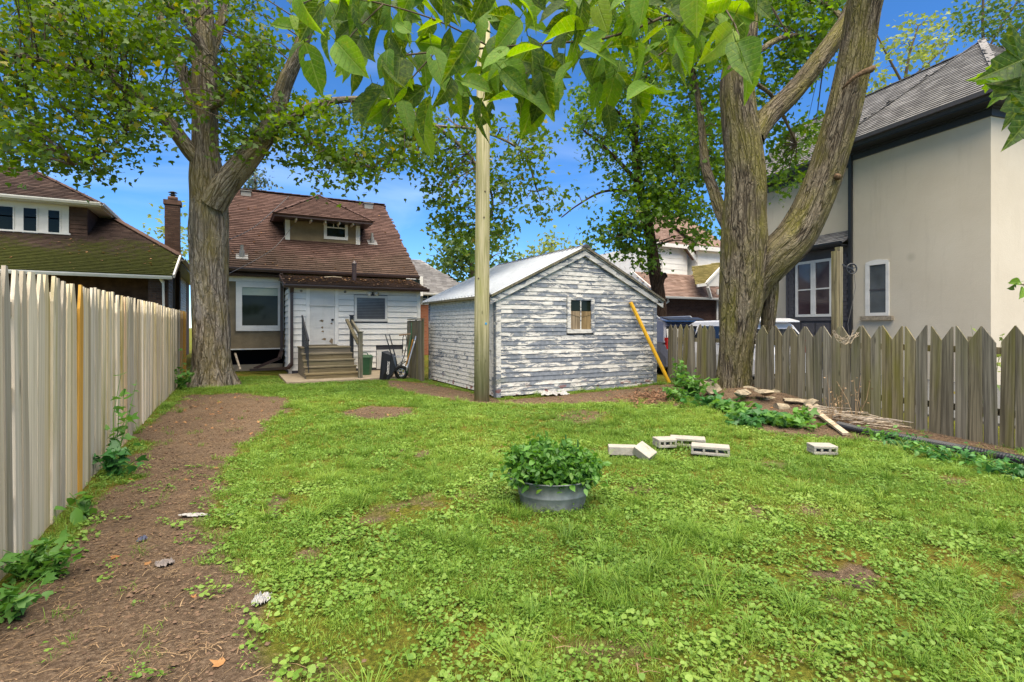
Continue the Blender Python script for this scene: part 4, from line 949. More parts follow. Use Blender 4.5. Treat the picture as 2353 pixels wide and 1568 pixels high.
# black downspout at the corner
mb = MB(); mb.obox(TP(0, AW, 0), rA, nA, -.02, .08, 0, ZE+.2, .01, .09); mb.build('downspout', m_dark, T)
# bay with paired windows
IB = .05; a1 = AW+.05; a2 = hit_i(1806, 650, IB)[0]; zw = hit_i(1900, 590, IB)[1]
mb = MB(); mb.prism([TP(IB, a1, 0), TP(IB, a2, 0), TP(IC+.1, a2, 0), TP(IC+.1, a1, 0)], (0, 0, zw+.28)); bay = mb.build('bay', m_char, T)
Ob = TP(IB, a2, 0); wbay = a2-a1; wa0 = a2-hit_i(1830, 660, IB)[0]; wa1 = a2-hit_i(1914, 660, IB)[0]; zb = hit_i(1838, 729, IB)[1]; zt = hit_i(1906, 594, IB)[1]
shb = MB(); shb.prism([(0,.0,0),(.112,.0,0),(.112,.0,.10),(0,.0,.10)], (0,-.012,0)); shm = shb.mesh('scallop'); shm.materials.append(m_grayd)
Rb = Matrix((rA, -nA, Vector((0,0,1)))).transposed().to_4x4()
z = zb; k = 0
while z < zt+.05:
    for (x0, x1) in ((.10, wa0-.02), (wa1+.02, wbay-.02)):
        x = x0+(.06 if k % 2 else 0)
        while x < x1-.11:
            o = bpy.data.objects.new('scallop', shm); COL.objects.link(o); adopt(o, bay); o.matrix_basis = Matrix.Translation(Ob+rA*x+nA*.006+Vector((0,0,z))) @ Rb @ Matrix.Rotation(random.uniform(-.03, .03), 4, 'Y'); x += .122
    z += .115; k += 1
half = (wa1-wa0)/2
for q in range(2):
    framed_window(T, Ob+rA*(wa0+half*q+.002)+Vector((0,0,zb)), rA, nA, half-.004, zt-zb, .085, .49, (), depth=.05, gmat=M_glass('bay_glass', (.05, .035, .04), .07, .6) if q == 0 else bpy.data.materials['bay_glass'])
mb = MB(); mb.obox(Ob, rA, nA, .02, .09, 0, zt+.2, .0, .03); mb.obox(Ob, rA, nA, .091, wbay, zb-.13, zb-.02, .0, .04); mb.build('bay_trim', m_grayd, bay)
for q in range(4):
    mb = MB(); x0 = .12+q*(wbay-.2)/4; mb.obox(Ob, rA, nA, x0, x0+(wbay-.2)/4-.08, .5, zb-.2, .0, .02); mb.build('bay_panel', m_grayd, bay)
tan_slope([TP(IB-.35, a2+.3, zw+.36), TP(IB-.35, a1+.0, zw+.36), TP(IC, a1+.0, zw+.80), TP(IC, a2+.05, zw+.80)], 'bay_roof', 40)
gutter(T, TP(IB-.33, a2+.3, zw+.35), TP(IB-.33, a1, zw+.35), nA, m_dark)
mb = MB(); mb.obox(Ob, rA, nA, -.1, wbay, zw+.23, zw+.27, 0, .36); mb.build('bay_soffit', m_dark, T)
# a dark gable farther along
mb = MB(); mb.beam(at_d(1816, 412, 20), at_d(1872, 316, 20), .5, .32); mb.build('barge_board', m_char, T)
mb = MB(); mb.prism([at_d(1770, 380, 21), at_d(1816, 408, 20.2), at_d(1868, 318, 20.2), at_d(1820, 320, 21)], (0, 0, -.05)); mb.build('gable_roof', m_grayshing, T)

# ------------------------------------------------------------------ white house farther off
Wh = thing('white_gabled_house', 'distant white sided house with pinkish brown roofs behind the parked cars', 'house', at_d(1560, 748, 25))
wy = 18.7; g0, g1 = at_y(1519, 682, wy), at_y(1665, 688, wy); gz_ = 2.85
pk = 4.22; sy2 = wy+2.05
mb = MB(); mb.box(g0.x+.35, g1.x+3, wy+.5, wy+6, 0, gz_); wall = mb.build('brick_wall', m_darkbrick, Wh)
uv = wall.data.uv_layers.new(name='UVMap')
for pgn in wall.data.polygons:
    for li in pgn.loop_indices:
        co = wall.data.vertices[wall.data.loops[li].vertex_index].co; uv.data[li].uv = (co.x+co.y, co.z)
shingle_roof(Wh, (g0.x, wy, gz_), (1,0,0), (0, 2.05, pk-gz_), [(0,0),(g1.x+3-g0.x,0),(g1.x+3-g0.x,2.46),(0,2.46)], m_farshing, .15, .3, 0, 'porch_roof')
gutter(Wh, (g0.x, wy+.02, gz_), (g1.x+3, wy+.02, gz_), RX, m_trim)
mb = MB(); mb.prism([(g0.x+.06, wy+.1, gz_-.02), (g0.x+.06, sy2, pk-.06), (g0.x+.06, sy2+2, gz_-.02)], (.3, 0, 0)); mb.build('gable_end', m_siding, Wh)
for (a, b) in (((g0.x-.02, wy, gz_), (g0.x-.02, sy2, pk)), ((g0.x-.02, sy2+2, gz_), (g0.x-.02, sy2, pk))):
    mb = MB(); mb.beam(Vector(a)-Vector((0,0,.08)), Vector(b)-Vector((0,0,.08)), .06, .22); mb.build('barge_board', m_trim, Wh)
for (pl,) in (([(1534, 688), (1536, 693), (1526, 700), (1526, 735)],), ([(1649, 665), (1648, 700), (1648, 735)],)):
    mb = MB(); mb.tube([at_y(u, v, wy+.3) for u, v in pl], .055, 8); mb.build('downspout', m_trim, Wh)
# upper storey
uy = wy+2.3; ua, ub = at_y(1502, 626, uy), at_y(1579, 575, uy); ue = at_y(1540, 565, uy).z
mb = MB(); mb.box(ua.x, ub.x, uy, uy+6, 3.2, ue); mb.build('upper_wall', m_siding, Wh)
lap_siding(Wh, (ua.x, uy, 0), EX, RX, 0, ub.x-ua.x, 3.6, ue, .30, m_siding, tilt=.02)
a, b = at_y(1506, 623, uy), at_y(1522, 597, uy); framed_window(Wh, (a.x, uy, a.z), EX, RX, b.x-a.x, b.z-a.z, .08, .45, (.5,), depth=.05)
e0, e1 = at_y(1500, 570, uy-.4), at_y(1550, 559, uy-.4); e2 = at_y(1577, 597, uy-.4)
rg = at_y(1545, 512, uy+2.5)
tri_roof(Wh, [Vector((ua.x-.6, uy-.4, ue)), Vector((ub.x+.9, uy-.4, ue)), Vector((ub.x+1.0, uy+3, ue+2.6)), Vector((ua.x+1.4, uy+3, ue+2.6))], m_farshing, 'upper_roof')
mb = MB(); mb.beam((ua.x-.6, uy-.42, ue-.06), (ub.x-.35, uy-.42, ue-.06), .06, .2); mb.build('fascia', m_trim, Wh)
mb = MB(); mb.beam((ub.x-.4, uy-.42, ue-.04), (ub.x+.55, uy-.42, ue-1.0), .06, .24); mb.build('fascia', m_trim, Wh)
mb = MB(); mb.prism([(ub.x-.4, uy-.38, ue-.1), (ub.x+.6, uy-.38, ue-1.0), (ub.x+1.9, uy-.38, ue-1.0), (ub.x+1.9, uy-.38, ue+.3), (ub.x-.3, uy-.38, ue+.3)], (0, .3, 0)); mb.build('roof_return', m_farshing, Wh)
mb = MB(); mb.box(ub.x+.5, ub.x+1.9, uy-.42, uy-.39, ue-1.18, ue-1.0); mb.build('fascia', m_trim, Wh)
f0, f1 = at_y(1598, 574, uy-.6), at_y(1670, 556, uy-.6)
mb = MB(); mb.box(f0.x, f1.x, uy-.9, uy-.5, f0.z-.05, f0.z+.18); mb.build('fascia', m_trim, Wh)
mb = MB(); mb.box(f0.x+.3, f1.x, uy-.5, uy+1, f0.z-1.5, f0.z-.05); mb.build('bay_wall', m_siding, Wh)
mb = MB(); mb.prism([(f0.x, uy-.85, f0.z+.19), (f1.x, uy-.85, f0.z+.19), (f1.x, uy+2.5, f0.z+2.6), (f0.x+.2, uy+2.5, f0.z+2.6)], (0, 0, .05)); mb.build('bay_roof', m_farshing, Wh)
o0, o1, o2, o3 = at_y(1596, 650, wy+.1), at_y(1650, 598, wy+1.4), at_y(1622, 648, wy-.3), at_y(1588, 603, wy+1.4)
tri_roof(Wh, [at_y(1599, 655, wy-.2), at_y(1624, 652, wy-.3), at_y(1662, 602, wy+1.2), at_y(1591, 610, wy+1.3)], m_oliveshing, 'porch_gable_roof')
mb = MB(); mb.prism([at_y(1624, 652, wy-.32), at_y(1665, 608, wy-.32), at_y(1665, 658, wy-.32), at_y(1630, 658, wy-.32)], (0, .2, 0)); mb.build('porch_gable', m_trim, Wh)
mb = MB(); mb.beam(at_y(1622, 653, wy-.36), at_y(1667, 606, wy-.36), .06, .12); mb.beam(at_y(1602, 657, wy-.36), at_y(1624, 654, wy-.36), .06, .14); mb.beam(at_y(1626, 660, wy-.3), at_y(1633, 684, wy-.1), .14, .10); mb.build('porch_trim', m_trim, Wh)

# brick house seen past the lean-to
Bq = thing('red_brick_house', 'sliver of red brick house with grey roof between the lean-to and the shed', 'house', at_d(1000, 748, 30))
by = 24.5; a, b = at_y(968, 672, by), at_y(1075, 670, by)
mb = MB(); mb.box(a.x-2, b.x+2, by, by+7, 0, a.z); wall = mb.build('brick_wall', m_redbrick, Bq); uv = wall.data.uv_layers.new(name='UVMap')
for pgn in wall.data.polygons:
    for li in pgn.loop_indices:
        co = wall.data.vertices[wall.data.loops[li].vertex_index].co; uv.data[li].uv = (co.x+co.y, co.z)
r0, r1 = at_y(968, 640, by+2.8), at_y(985, 640, by+2.8)
tri_roof(Bq, [(a.x-2.5, by-.4, a.z-.05), (b.x+.3, by-.4, a.z-.05), (r1.x-.2, by+3.4, a.z+2.0), (a.x-2.5, by+3.4, a.z+2.0)], m_grayshing, 'roof')
gutter(Bq, (a.x-2.5, by-.38, a.z-.05), (b.x+.3, by-.38, a.z-.05), RX, m_trim)
a2_, b2_ = at_y(966, 700, by), at_y(999, 675, by); framed_window(Bq, (a2_.x, by, a2_.z), EX, RX, b2_.x-a2_.x, b2_.z-a2_.z, .1, .5, (.5,), depth=.06)
mb = MB(); p = at_y(955, 650, by-1.5); mb.box(p.x-.6, p.x+.35, by-1.5, by-.6, p.z-.6, p.z+.3); g_ = mb.build('attic_window', m_trim, Bq)
mb = MB(); mb.box(p.x-.45, p.x+.2, by-1.52, by-1.505, p.z-.3, p.z+.15); mb.build('pane', m_glass, g_)

# ------------------------------------------------------------------ parked cars behind the pointed fence
def loft(sections, close=True):
    """sections: list of rings (same length) -> MB"""
    mb = MB(); k = len(sections[0]); vs = [p for s_ in sections for p in s_]
    fs = [(j*k+i, j*k+(i+1) % k, (j+1)*k+(i+1) % k, (j+1)*k+i) for j in range(len(sections)-1) for i in range(k)]
    if close: fs += [tuple(range(k-1, -1, -1)), tuple(range((len(sections)-1)*k, len(sections)*k))]
    mb.add(vs, fs); return mb
def suv(name, label, loc, ang, paint, H_=1.68, rails=True, Lg=4.5, tail=True):
    c = bpy.data.objects.new(name, None); COL.objects.link(c); c.location = loc; c.rotation_euler = (0,0,ang); tag(c, label, 'car', 'cars parked on the driveway')
    WORLD_M[c.name] = Matrix.Identity(4)
    def B(mb, nm, mat, par=c, sm=False):
        o = mb.build(nm, mat, None, sm); o.parent = par; return o
    W2 = .9
    prof = [(-Lg/2, .45, .62), (-Lg/2-.03, .75, .78), (-Lg/2+.12, .98, .86), (Lg/2-1.15, 1.0, .90), (Lg/2-.2, .88, .80), (Lg/2, .62, .72)]
    secs = []
    for (x, h, w) in prof: secs.append([(x,-w,.28),(x,w,.28),(x,w*1.02,h*.7),(x,w*.96,h),(x,-w*.96,h),(x,-w*1.02,h*.7)])
    body = B(loft(secs), 'body', paint, c, True)
    for p_ in body.data.polygons: p_.use_smooth = False
    cab = [(-Lg/2+.05, .97, .97, .82, .82), (-Lg/2+.35, .97, H_-.10, .84, .62), (-Lg/2+.7, .97, H_, .86, .66), (.35, .97, H_-.03, .86, .66), (.75, .97, H_-.16, .86, .64), (1.25, .97, 1.0, .85, .80)]
    secs = [[(x,-w0,z0),(x,w0,z0),(x,w1,z1-.04),(x,w1-.08,z1),(x,-w1+.08,z1),(x,-w1,z1-.04)] for (x, z0, z1, w0, w1) in cab]
    B(loft(secs), 'cabin', paint)
    # glass: rear, sides, front, laid just proud of the cabin
    gl = M_glass('car_glass', (.015, .018, .02), .03, .7) if 'car_glass' not in bpy.data.materials else bpy.data.materials['car_glass']
    mb = MB(); mb.add([(-Lg/2+.04,-.70,1.05),(-Lg/2+.04,.70,1.05),(-Lg/2+.33,.56,H_-.16),(-Lg/2+.33,-.56,H_-.16)], [(0,3,2,1)]); B(mb, 'rear_window', gl)
    mb = MB(); mb.add([(1.24,-.72,1.06),(1.24,.72,1.06),(.80,.58,H_-.19),(.80,-.58,H_-.19)], [(0,1,2,3)]); B(mb, 'windscreen', gl)
    for s_ in (-1, 1):
        for (xa, xb) in ((-Lg/2+.55, -.95), (-.88, .02), (.09, .78)):
            q = .845; t2 = .70; mb = MB(); mb.add([(xa, s_*q, 1.05), (xb+.12, s_*q, 1.05), (xb, s_*t2, H_-.17), (xa+.05, s_*t2, H_-.17)], [(0,1,2,3)]); B(mb, 'side_window', gl)
        for xx in (-Lg/2+.8, Lg/2-.85):
            mb = MB(); mb.cyl((xx, s_*.72, .34), (xx, s_*.93, .34), .34, n=24); w_ = B(mb, 'wheel', m_tyre)
            mb = MB(); mb.cyl((xx, s_*.90, .34), (xx, s_*.94, .34), .22, n=20); B(mb, 'rim', m_steel, w_)
        mb = MB(); mb.box(-Lg/2-.03, -Lg/2+.10, s_*.62-.12, s_*.62+.14, .78, 1.10); B(mb, 'tail_light', M_plain('red_lens', (.35, .01, .01), .2, .6) if 'red_lens' not in bpy.data.materials else bpy.data.materials['red_lens'])
        mb = MB(); mb.box(Lg/2-.28, Lg/2-.08, s_*.60-.14, s_*.60+.14, .66, .80); B(mb, 'headlight', m_steel)
        mb = MB(); mb.box(.95, 1.12, s_*.98-.1, s_*.98+.1, 1.02, 1.16); B(mb, 'wing_mirror', paint)
        if rails: mb = MB(); mb.tube([(-Lg/2+.6, s_*.58, H_-.02), (-Lg/2+.75, s_*.58, H_+.06), (.2, s_*.58, H_+.05), (.4, s_*.58, H_-.03)], .022, 8); B(mb, 'roof_rail', m_steel)
    mb = MB(); mb.prism([(-Lg/2+.12,-.6,H_-.07),(-Lg/2+.12,.6,H_-.07),(-Lg/2+.45,.62,H_+.0),(-Lg/2+.45,-.62,H_+.0)], (0,0,.03)); B(mb, 'spoiler', paint if tail else m_blackpl)
    if not rails: mb = MB(); mb.prism([(-Lg/2+.75,0,H_-.01),(-Lg/2+.95,0,H_-.01),(-Lg/2+.78,0,H_+.10)], (0,.03,0)); B(mb, 'antenna_fin', paint)
    return c
ang = math.atan2(ta.y, ta.x)
p = at_d(1802, 748, 12.7)+ta*2.25; suv('parked_car', 'white hatchback car parked before the dark bay window', (p.x, p.y, 0), ang, M_plain('white_car_paint', (.62, .62, .62), .25, .5, var=.02), 1.60, False)
p = at_d(1584, 748, 15.0)+ta*2.25; suv('parked_car', 'dark blue-grey car with roof rails parked nearest the shed', (p.x, p.y, 0), ang, M_plain('blue_car_paint', (.085, .09, .12), .22, .6, var=.03), 1.66, True, 4.5, False)
# ------------------------------------------------------------------ trees
def bark_tube(parent, name, ctrl, mat, n=40, rough=.05, step=.07, ridge=.022, flare=0):
    """ctrl rows (u, v, depth, half width in photo pixels)"""
    rows = catmull([(*at_d(u, v, Y), r*.94*Y/FOC/math.sqrt(1+((u-U0)/FOC)**2)) for (u, v, Y, r) in ctrl], step); V_ = []; UV = []
    L_ = np.concatenate([[0], np.cumsum(np.linalg.norm(np.diff(rows[:, :3], axis=0), axis=1))]); R0 = rows[:, 3].mean()
    th = np.linspace(0, 2*math.pi, n, endpoint=False); p = Vector((SN, CS, 0)); sd = random.randint(0, 900)
    for k, row in enumerate(rows):
        a, b = rows[max(0, k-1)], rows[min(len(rows)-1, k+1)]; d = Vector((b-a)[:3]).normalized(); p = (p-d*p.dot(d)).normalized(); q = d.cross(p)
        cx, cy = np.cos(th)*1.6+7, np.sin(th)*1.6+7
        rr = row[3]*(1+rough*2*(fbm(cx+L_[k]*.35, cy+L_[k]*.21, sd)-.5)+rough*(fbm(cx*1.7, cy*1.7+L_[k]*1.4, sd+5)-.5))
        rg_ = np.abs(vnoise(np.cos(th)*6.5*(R0/.35)**.5+30+vnoise(np.full(n, L_[k]*1.1), th*0, sd)*1.5, np.sin(th)*6.5*(R0/.35)**.5+30+L_[k]*.55, sd+2)-.5)*2
        rr = rr+ridge*np.minimum(1, R0/.25)*(rg_-.5)
        if flare and L_[k] < flare: rr = rr*(1+.28*(1-L_[k]/flare)**2*(1+.8*np.sin(th*5+1)))
        for i in range(n): V_.append(Vector(row[:3])+(p*math.cos(th[i])+q*math.sin(th[i]))*float(rr[i]))
    F = [(k*n+i, k*n+(i+1) % n, (k+1)*n+(i+1) % n, (k+1)*n+i) for k in range(len(rows)-1) for i in range(n)]
    me = np_mesh(name, np.array([tuple(v) for v in V_]), np.array(F), True); uv = me.uv_layers.new(name='UVMap')
    U = []
    for k in range(len(rows)-1):
        for i in range(n): U += [(i/n*2*math.pi*R0, L_[k]), ((i+1)/n*2*math.pi*R0, L_[k]), ((i+1)/n*2*math.pi*R0, L_[k+1]), (i/n*2*math.pi*R0, L_[k+1])]
    uv.data.foreach_set('uv', np.array(U, np.float32).ravel()); return link(name, me, mat, parent), [Vector(r[:3]) for r in rows]
LEAF8 = np.array([(0,0,0),(.40,.08,.03),(.56,.42,.08),(.22,.50,.02),(0,1,-.10),(-.22,.50,.02),(-.56,.42,.08),(-.40,.08,.03),(0,.35,0)])
LEAF8F = np.array([(8,i,(i+1) % 8) for i in range(8)])
OVAL = np.array([(0,0,0),(.22,.25,.04),(.25,.55,.04),(0,1,-.12),(-.25,.55,.04),(-.22,.25,.04),(0,.5,-.02)]); OVALF = np.array([(6,i,(i+1) % 6) for i in range(6)])
def leaf_mesh(name, C, size, tmpl=LEAF8, tf=LEAF8F, tilt=.75, sizes=(.7, 1.25)):
    """C (n,3) leaf positions"""
    n = len(C); k = len(tmpl); s_ = size*rng.uniform(*sizes, n); yaw = rng.uniform(0, 2*math.pi, n); pit = rng.normal(-.35, tilt, n); rol = rng.normal(0, tilt, n)
    P = tmpl[None]*s_[:, None, None]
    def rot(P, ax, a):
        c, s2 = np.cos(a)[:, None], np.sin(a)[:, None]; x, y, z = P[..., 0], P[..., 1], P[..., 2]
        if ax == 0: return np.stack([x, y*c-z*s2, y*s2+z*c], -1)
        if ax == 1: return np.stack([x*c+z*s2, y, -x*s2+z*c], -1)
        return np.stack([x*c-y*s2, x*s2+y*c, z], -1)
    P = rot(rot(rot(P, 1, rol), 0, pit), 2, yaw)+C[:, None]
    return np_mesh(name, P.reshape(-1, 3), (tf[None]+(np.arange(n)*k)[:, None, None]).reshape(-1, 3))
def foliage(parent, regions, mat, size, skel=(), per=26, rad=.32, twig=True, tmpl=LEAF8, tf=LEAF8F, name='crown', flat=.65, hole=.36):
    C = []; TW = MB(); sk = np.array([tuple(p) for p in skel]) if len(skel) else None
    for (poly, Y0, dY, cov) in regions:
        us = [p[0] for p in poly]; vs = [p[1] for p in poly]; area = 0
        for i in range(len(poly)): a, b = poly[i], poly[(i+1) % len(poly)]; area += a[0]*b[1]-b[0]*a[1]
        area = abs(area)/2; spx = size*FOC/Y0; nl = 1.85*cov*area/(.42*spx*spx); nc = int(nl/per); sd = random.randint(0, 999); got = 0; tries = 0
        while got < nc and tries < nc*12:
            tries += 1; u, v = random.uniform(min(us), max(us)), random.uniform(min(vs), max(vs))
            if not in_poly(u, v, poly): continue
            if float(fbm(u/55.0*Y0/13, v/40.0*Y0/13, sd, 3)) < hole: continue
            Y = Y0+random.uniform(-dY, dY); c = at_d(u, v, Y); got += 1
            C.append(np.array(c)+rng.normal(0, 1, (per, 3))*np.array([rad, rad, rad*flat]))
            if twig and sk is not None and random.random() < .6:
                d2 = ((sk-np.array(c))**2).sum(1); b = Vector(sk[int(d2.argmin())]); 
                if (b-c).length < 3.2: TW.tube([c, c.lerp(b, .5)+Vector((0,0,.12)), b], [.006, .012, .02], 4, False)
    C = np.concatenate(C); o = link(name, leaf_mesh(name, C, size, tmpl, tf), mat, parent)
    if TW.v: tag(TW.build('twigs', m_bark_t, parent), kind='stuff')
    return o
# big maple beside the picket fence
b = at_d(488, 886, 12.7); TL = thing('maple_tree', 'big grey-barked maple beside the tall picket fence', 'tree', (b.x, b.y, 0)); sk = []
_, s_ = bark_tube(TL, 'trunk', [(486,905,12.7,62),(487,880,12.7,56),(487,840,12.7,49),(486,760,12.7,46),(482,650,12.7,47),(480,540,12.7,50),(479,470,12.7,48),(474,400,12.7,44),(472,330,12.7,34),(471,200,12.7,33),(469,110,12.7,30),(462,0,12.7,29),(458,-160,12.7,26)], m_bark_l, 72, .07, .06, .028, flare=.9); sk += s_[90:]
for ctrl, n_ in (([(492,470,12.5,34),(515,430,12.4,34),(555,382,12.3,32),(605,318,12.2,27),(635,262,12.1,23),(652,200,12.0,20),(690,110,11.8,17),(725,0,11.6,15),(740,-90,11.5,13)], 40),
                 ([(606,318,12.2,13),(650,282,12.1,12),(700,252,12.0,11),(755,234,11.9,9),(830,228,11.8,7),(900,232,11.7,5)], 16),
                 ([(470,380,12.6,22),(440,352,12.5,21),(385,280,12.3,19),(330,232,12.1,17),(285,200,11.9,15)], 30),
                 ([(292,205,11.9,13),(215,165,11.6,11),(140,150,11.4,10),(60,130,11.1,9),(-40,105,10.8,8)], 18),
                 ([(290,203,11.9,12),(240,150,12.0,10),(205,110,12.2,9),(170,65,12.4,8),(130,10,12.6,7),(100,-60,12.8,6)], 18),
                 ([(465,290,12.8,18),(442,232,13.0,18),(418,160,13.2,16),(395,110,13.4,14),(365,30,13.6,11),(340,-60,13.8,9)], 24),
                 ([(398,118,13.3,9),(350,92,13.0,8),(300,95,12.7,7),(255,112,12.4,6),(230,135,12.2,4)], 12),
                 ([(475,130,12.6,16),(440,60,12.4,13),(405,20,12.2,10),(360,0,12.0,7),(300,-30,11.8,5)], 16),
                 ([(480,250,12.6,9),(505,238,12.4,8),(545,212,12.2,6),(600,190,12.0,4)], 12),
                 ([(480,160,12.8,7),(520,160,12.9,6),(560,180,13.0,5),(600,215,13.1,3)], 10),
                 ([(485,120,12.9,16),(505,60,13.1,13),(520,-20,13.3,11),(530,-90,13.5,9)], 20),
                 ([(300,225,12.0,6),(290,300,11.6,5),(240,350,11.4,4),(170,380,11.2,3)], 10),
                 ([(640,260,12.1,8),(720,330,12.2,6),(800,370,12.4,5),(880,390,12.6,3)], 10),
                 ([(900,232,11.7,6),(1000,290,12.4,5),(1080,360,13,4),(1130,450,13.4,3),(1120,540,13.6,2)], 10),
                 ([(1000,290,12.4,4),(1100,300,13,3),(1200,350,13.4,3),(1235,440,13.6,2)], 8)):
    _, s_ = bark_tube(TL, 'limb', ctrl, m_bark_l, n_, .06, .09, .016 if n_ > 14 else .004); sk += s_
A = [(-60,-60),(440,-60),(442,180),(425,260),(380,285),(330,335),(295,355),(245,360),(228,412),(170,388),(120,378),(60,382),(-60,395)]
B = [(495,-60),(610,-60),(592,60),(625,130),(640,190),(650,260),(610,330),(560,388),(520,350),(500,280)]
B2 = [(640,260),(700,235),(830,245),(960,255),(985,330),(960,405),(905,418),(860,400),(800,428),(742,440),(700,390),(640,372),(620,330)]
Cc = [(930,255),(1090,275),(1275,290),(1238,335),(1232,390),(1285,450),(1240,505),(1185,480),(1165,560),(1120,600),(1020,560),(1005,470),(975,400),(930,340)]
D_ = [(640,-60),(760,-60),(720,60),(690,120),(655,60)]
foliage(TL, [(A, 12.3, 2.4, 1.95), (B, 13.2, 1.9, 2.0), (B2, 12.3, 1.4, 1.9), (Cc, 13.2, .8, 1.15), (D_, 12.6, 1.0, .7)], m_leaf_l, .125, sk, 24, .26)

# big furrowed tree by the pointed fence
b = at_d(1688, 900, 10.5); TR = thing('furrowed_tree', 'massive double-limbed tree with deeply furrowed mossy bark at the pointed fence', 'tree', (b.x, b.y, 0)); sk = []
_, s_ = bark_tube(TR, 'trunk', [(1686,925,10.5,50),(1686,890,10.5,45),(1690,830,10.5,42),(1695,760,10.5,46),(1702,690,10.5,54),(1708,620,10.5,58),(1710,550,10.5,57),(1711,490,10.5,53),(1713,410,10.5,50),(1706,330,10.5,48),(1697,260,10.5,45),(1692,190,10.5,42),(1703,110,10.6,36),(1715,30,10.7,30),(1722,-80,10.8,28)], m_bark_r, 84, .05, .05, .035, flare=.35); sk += s_[120:]
for ctrl, n_ in (([(1728,690,10.6,30),(1745,640,10.5,44),(1775,598,10.45,52),(1822,550,10.4,52),(1860,485,10.35,50),(1890,415,10.3,48),(1914,340,10.25,47),(1934,270,10.2,47),(1951,200,10.2,47),(1966,130,10.15,47),(1978,60,10.1,47),(1992,-10,10.0,48),(2020,-100,9.9,46)], 72),
                 ([(1730,320,10.5,30),(1762,272,10.7,29),(1829,205,11.0,27),(1897,118,11.3,25),(1950,40,11.6,23),(1990,-60,11.9,20)], 44),
                 ([(1690,545,11.0,20),(1660,495,11.3,17),(1640,440,11.6,14),(1622,386,11.8,12),(1616,335,12.0,10),(1608,250,12.2,8),(1590,150,12.4,6)], 26),
                 ([(1762,600,10.75,26),(1768,660,10.75,24),(1766,720,10.75,20),(1763,770,10.75,18),(1760,900,10.75,20)], 36)):
    o, s_ = bark_tube(TR, 'limb', ctrl, m_bark_r, n_, .05, .05, .03 if n_ > 30 else .01); sk += s_
mb = MB(); mb.tube([at_d(1935, 205, 9.82), at_d(1962, 178, 9.72), at_d(1985, 166, 9.68), at_d(2002, 160, 9.65), at_d(2008, 155, 9.7)], [.02, .035, .05, .06, .04], 12); mb.build('branch_stub', M_plain('broken_wood', (.13, .085, .05), .95, .05, var=.6, scale=30, bump=1.0), TR, True)
p = at_d(1928, 405, 9.88); mb = MB(); mb.cyl(p+Vector((SN, CS, 0))*.05, p-Vector((SN, CS, 0))*.02, .07, .03, 14); mb.build('knot', bpy.data.materials['broken_wood'], TR, True)
for ctrl in ([(1740,120,10.8,8),(1790,90,12,7),(1850,80,13,5),(1900,100,13.5,3)], [(1735,190,10.8,6),(1780,230,12.4,5),(1830,330,13.4,3)], [(1950,60,11.6,8),(1900,10,12.8,6),(1820,-10,13.6,4)], [(1590,150,12.4,5),(1560,80,12.8,4),(1500,30,13.2,3)]):
    _, s_ = bark_tube(TR, 'limb', ctrl, m_bark_r, 10, .05, .12, .004); sk += s_
foliage(TR, [([(1735,-60),(1950,-60),(1938,60),(1880,140),(1800,232),(1750,275),(1735,180)], 13.6, 1.2, 2.2), ([(1765,330),(1850,260),(1905,180),(1885,300),(1840,400),(1800,470),(1772,495)], 14.5, 1.0, 1.3),
             ([(1480,-60),(1700,-60),(1660,160),(1655,330),(1600,330),(1560,200),(1500,120)], 13.0, 1.3, 1.9), ([(1590,300),(1655,330),(1652,470),(1620,500),(1595,420)], 12.6, .5, 1.5)], m_leaf_r, .13, sk, 24, .26)

# tree beyond the shed
b = at_d(1518, 748, 18.6); TM = thing('leafy_tree', 'leafy tree with a sawn-off limb growing behind the shed', 'tree', (b.x, b.y, 0)); sk = []
_, s_ = bark_tube(TM, 'trunk', [(1520,845,18.6,17),(1519,760,18.6,16),(1515,690,18.6,16),(1504,620,18.6,15.5),(1496,560,18.6,14),(1484,490,18.6,12),(1468,420,18.6,11),(1460,340,18.6,9),(1462,270,18.6,8),(1478,200,18.6,6),(1490,130,18.6,4)], M_bark('brown_bark', (.16,.10,.065), (.10,.06,.038), (.03,.02,.013), None, 1.0), 30, .05, .1, .02); sk += s_[20:]
_, s_ = bark_tube(TM, 'limb', [(1512,690,18.4,9),(1516,660,18.3,8),(1522,638,18.2,8),(1530,632,18.1,7)], bpy.data.materials['brown_bark'], 16, .08, .08, .012)
for ctrl in ([(1466,420,18.6,6),(1430,380,18.3,5),(1380,330,18,3),(1340,300,17.8,2)], [(1462,330,18.6,5),(1440,280,18.4,4),(1400,240,18,3)], [(1480,470,18.6,6),(1540,430,18.2,5),(1600,380,17.8,3)], [(1490,520,18.6,5),(1430,540,18,4),(1390,560,17.8,2)],
             [(1470,440,18.5,4),(1390,440,18.2,3),(1330,470,18,2),(1290,500,18,1.5)]):
    _, s_ = bark_tube(TM, 'limb', ctrl, bpy.data.materials['brown_bark'], 10, .05, .15, .004); sk += s_
foliage(TM, [([(1330,215),(1420,180),(1540,170),(1560,300),(1560,420),(1480,440),(1420,440),(1390,400),(1345,365),(1335,330),(1320,290)], 18.3, 1.3, 1.5), ([(1480,330),(1600,250),(1650,260),(1652,440),(1600,450),(1540,520),(1480,480)], 18.0, 1.2, 1.9),
             ([(1430,440),(1520,420),(1600,450),(1640,470),(1640,545),(1600,560),(1540,520),(1510,590),(1450,598),(1375,560),(1410,500)], 17.8, 1.2, 1.6), ([(1410,560),(1480,560),(1500,610),(1470,625)], 17.6, .6, 1.6),
             ([(1285,430),(1330,420),(1400,470),(1410,540),(1360,560),(1300,500)], 18, .5, .35), ([(1290,-60),(1500,-60),(1560,170),(1420,180),(1400,80),(1330,40)], 18, 1.3, 1.1)], m_leaf_r, .15, sk, 22, .3)

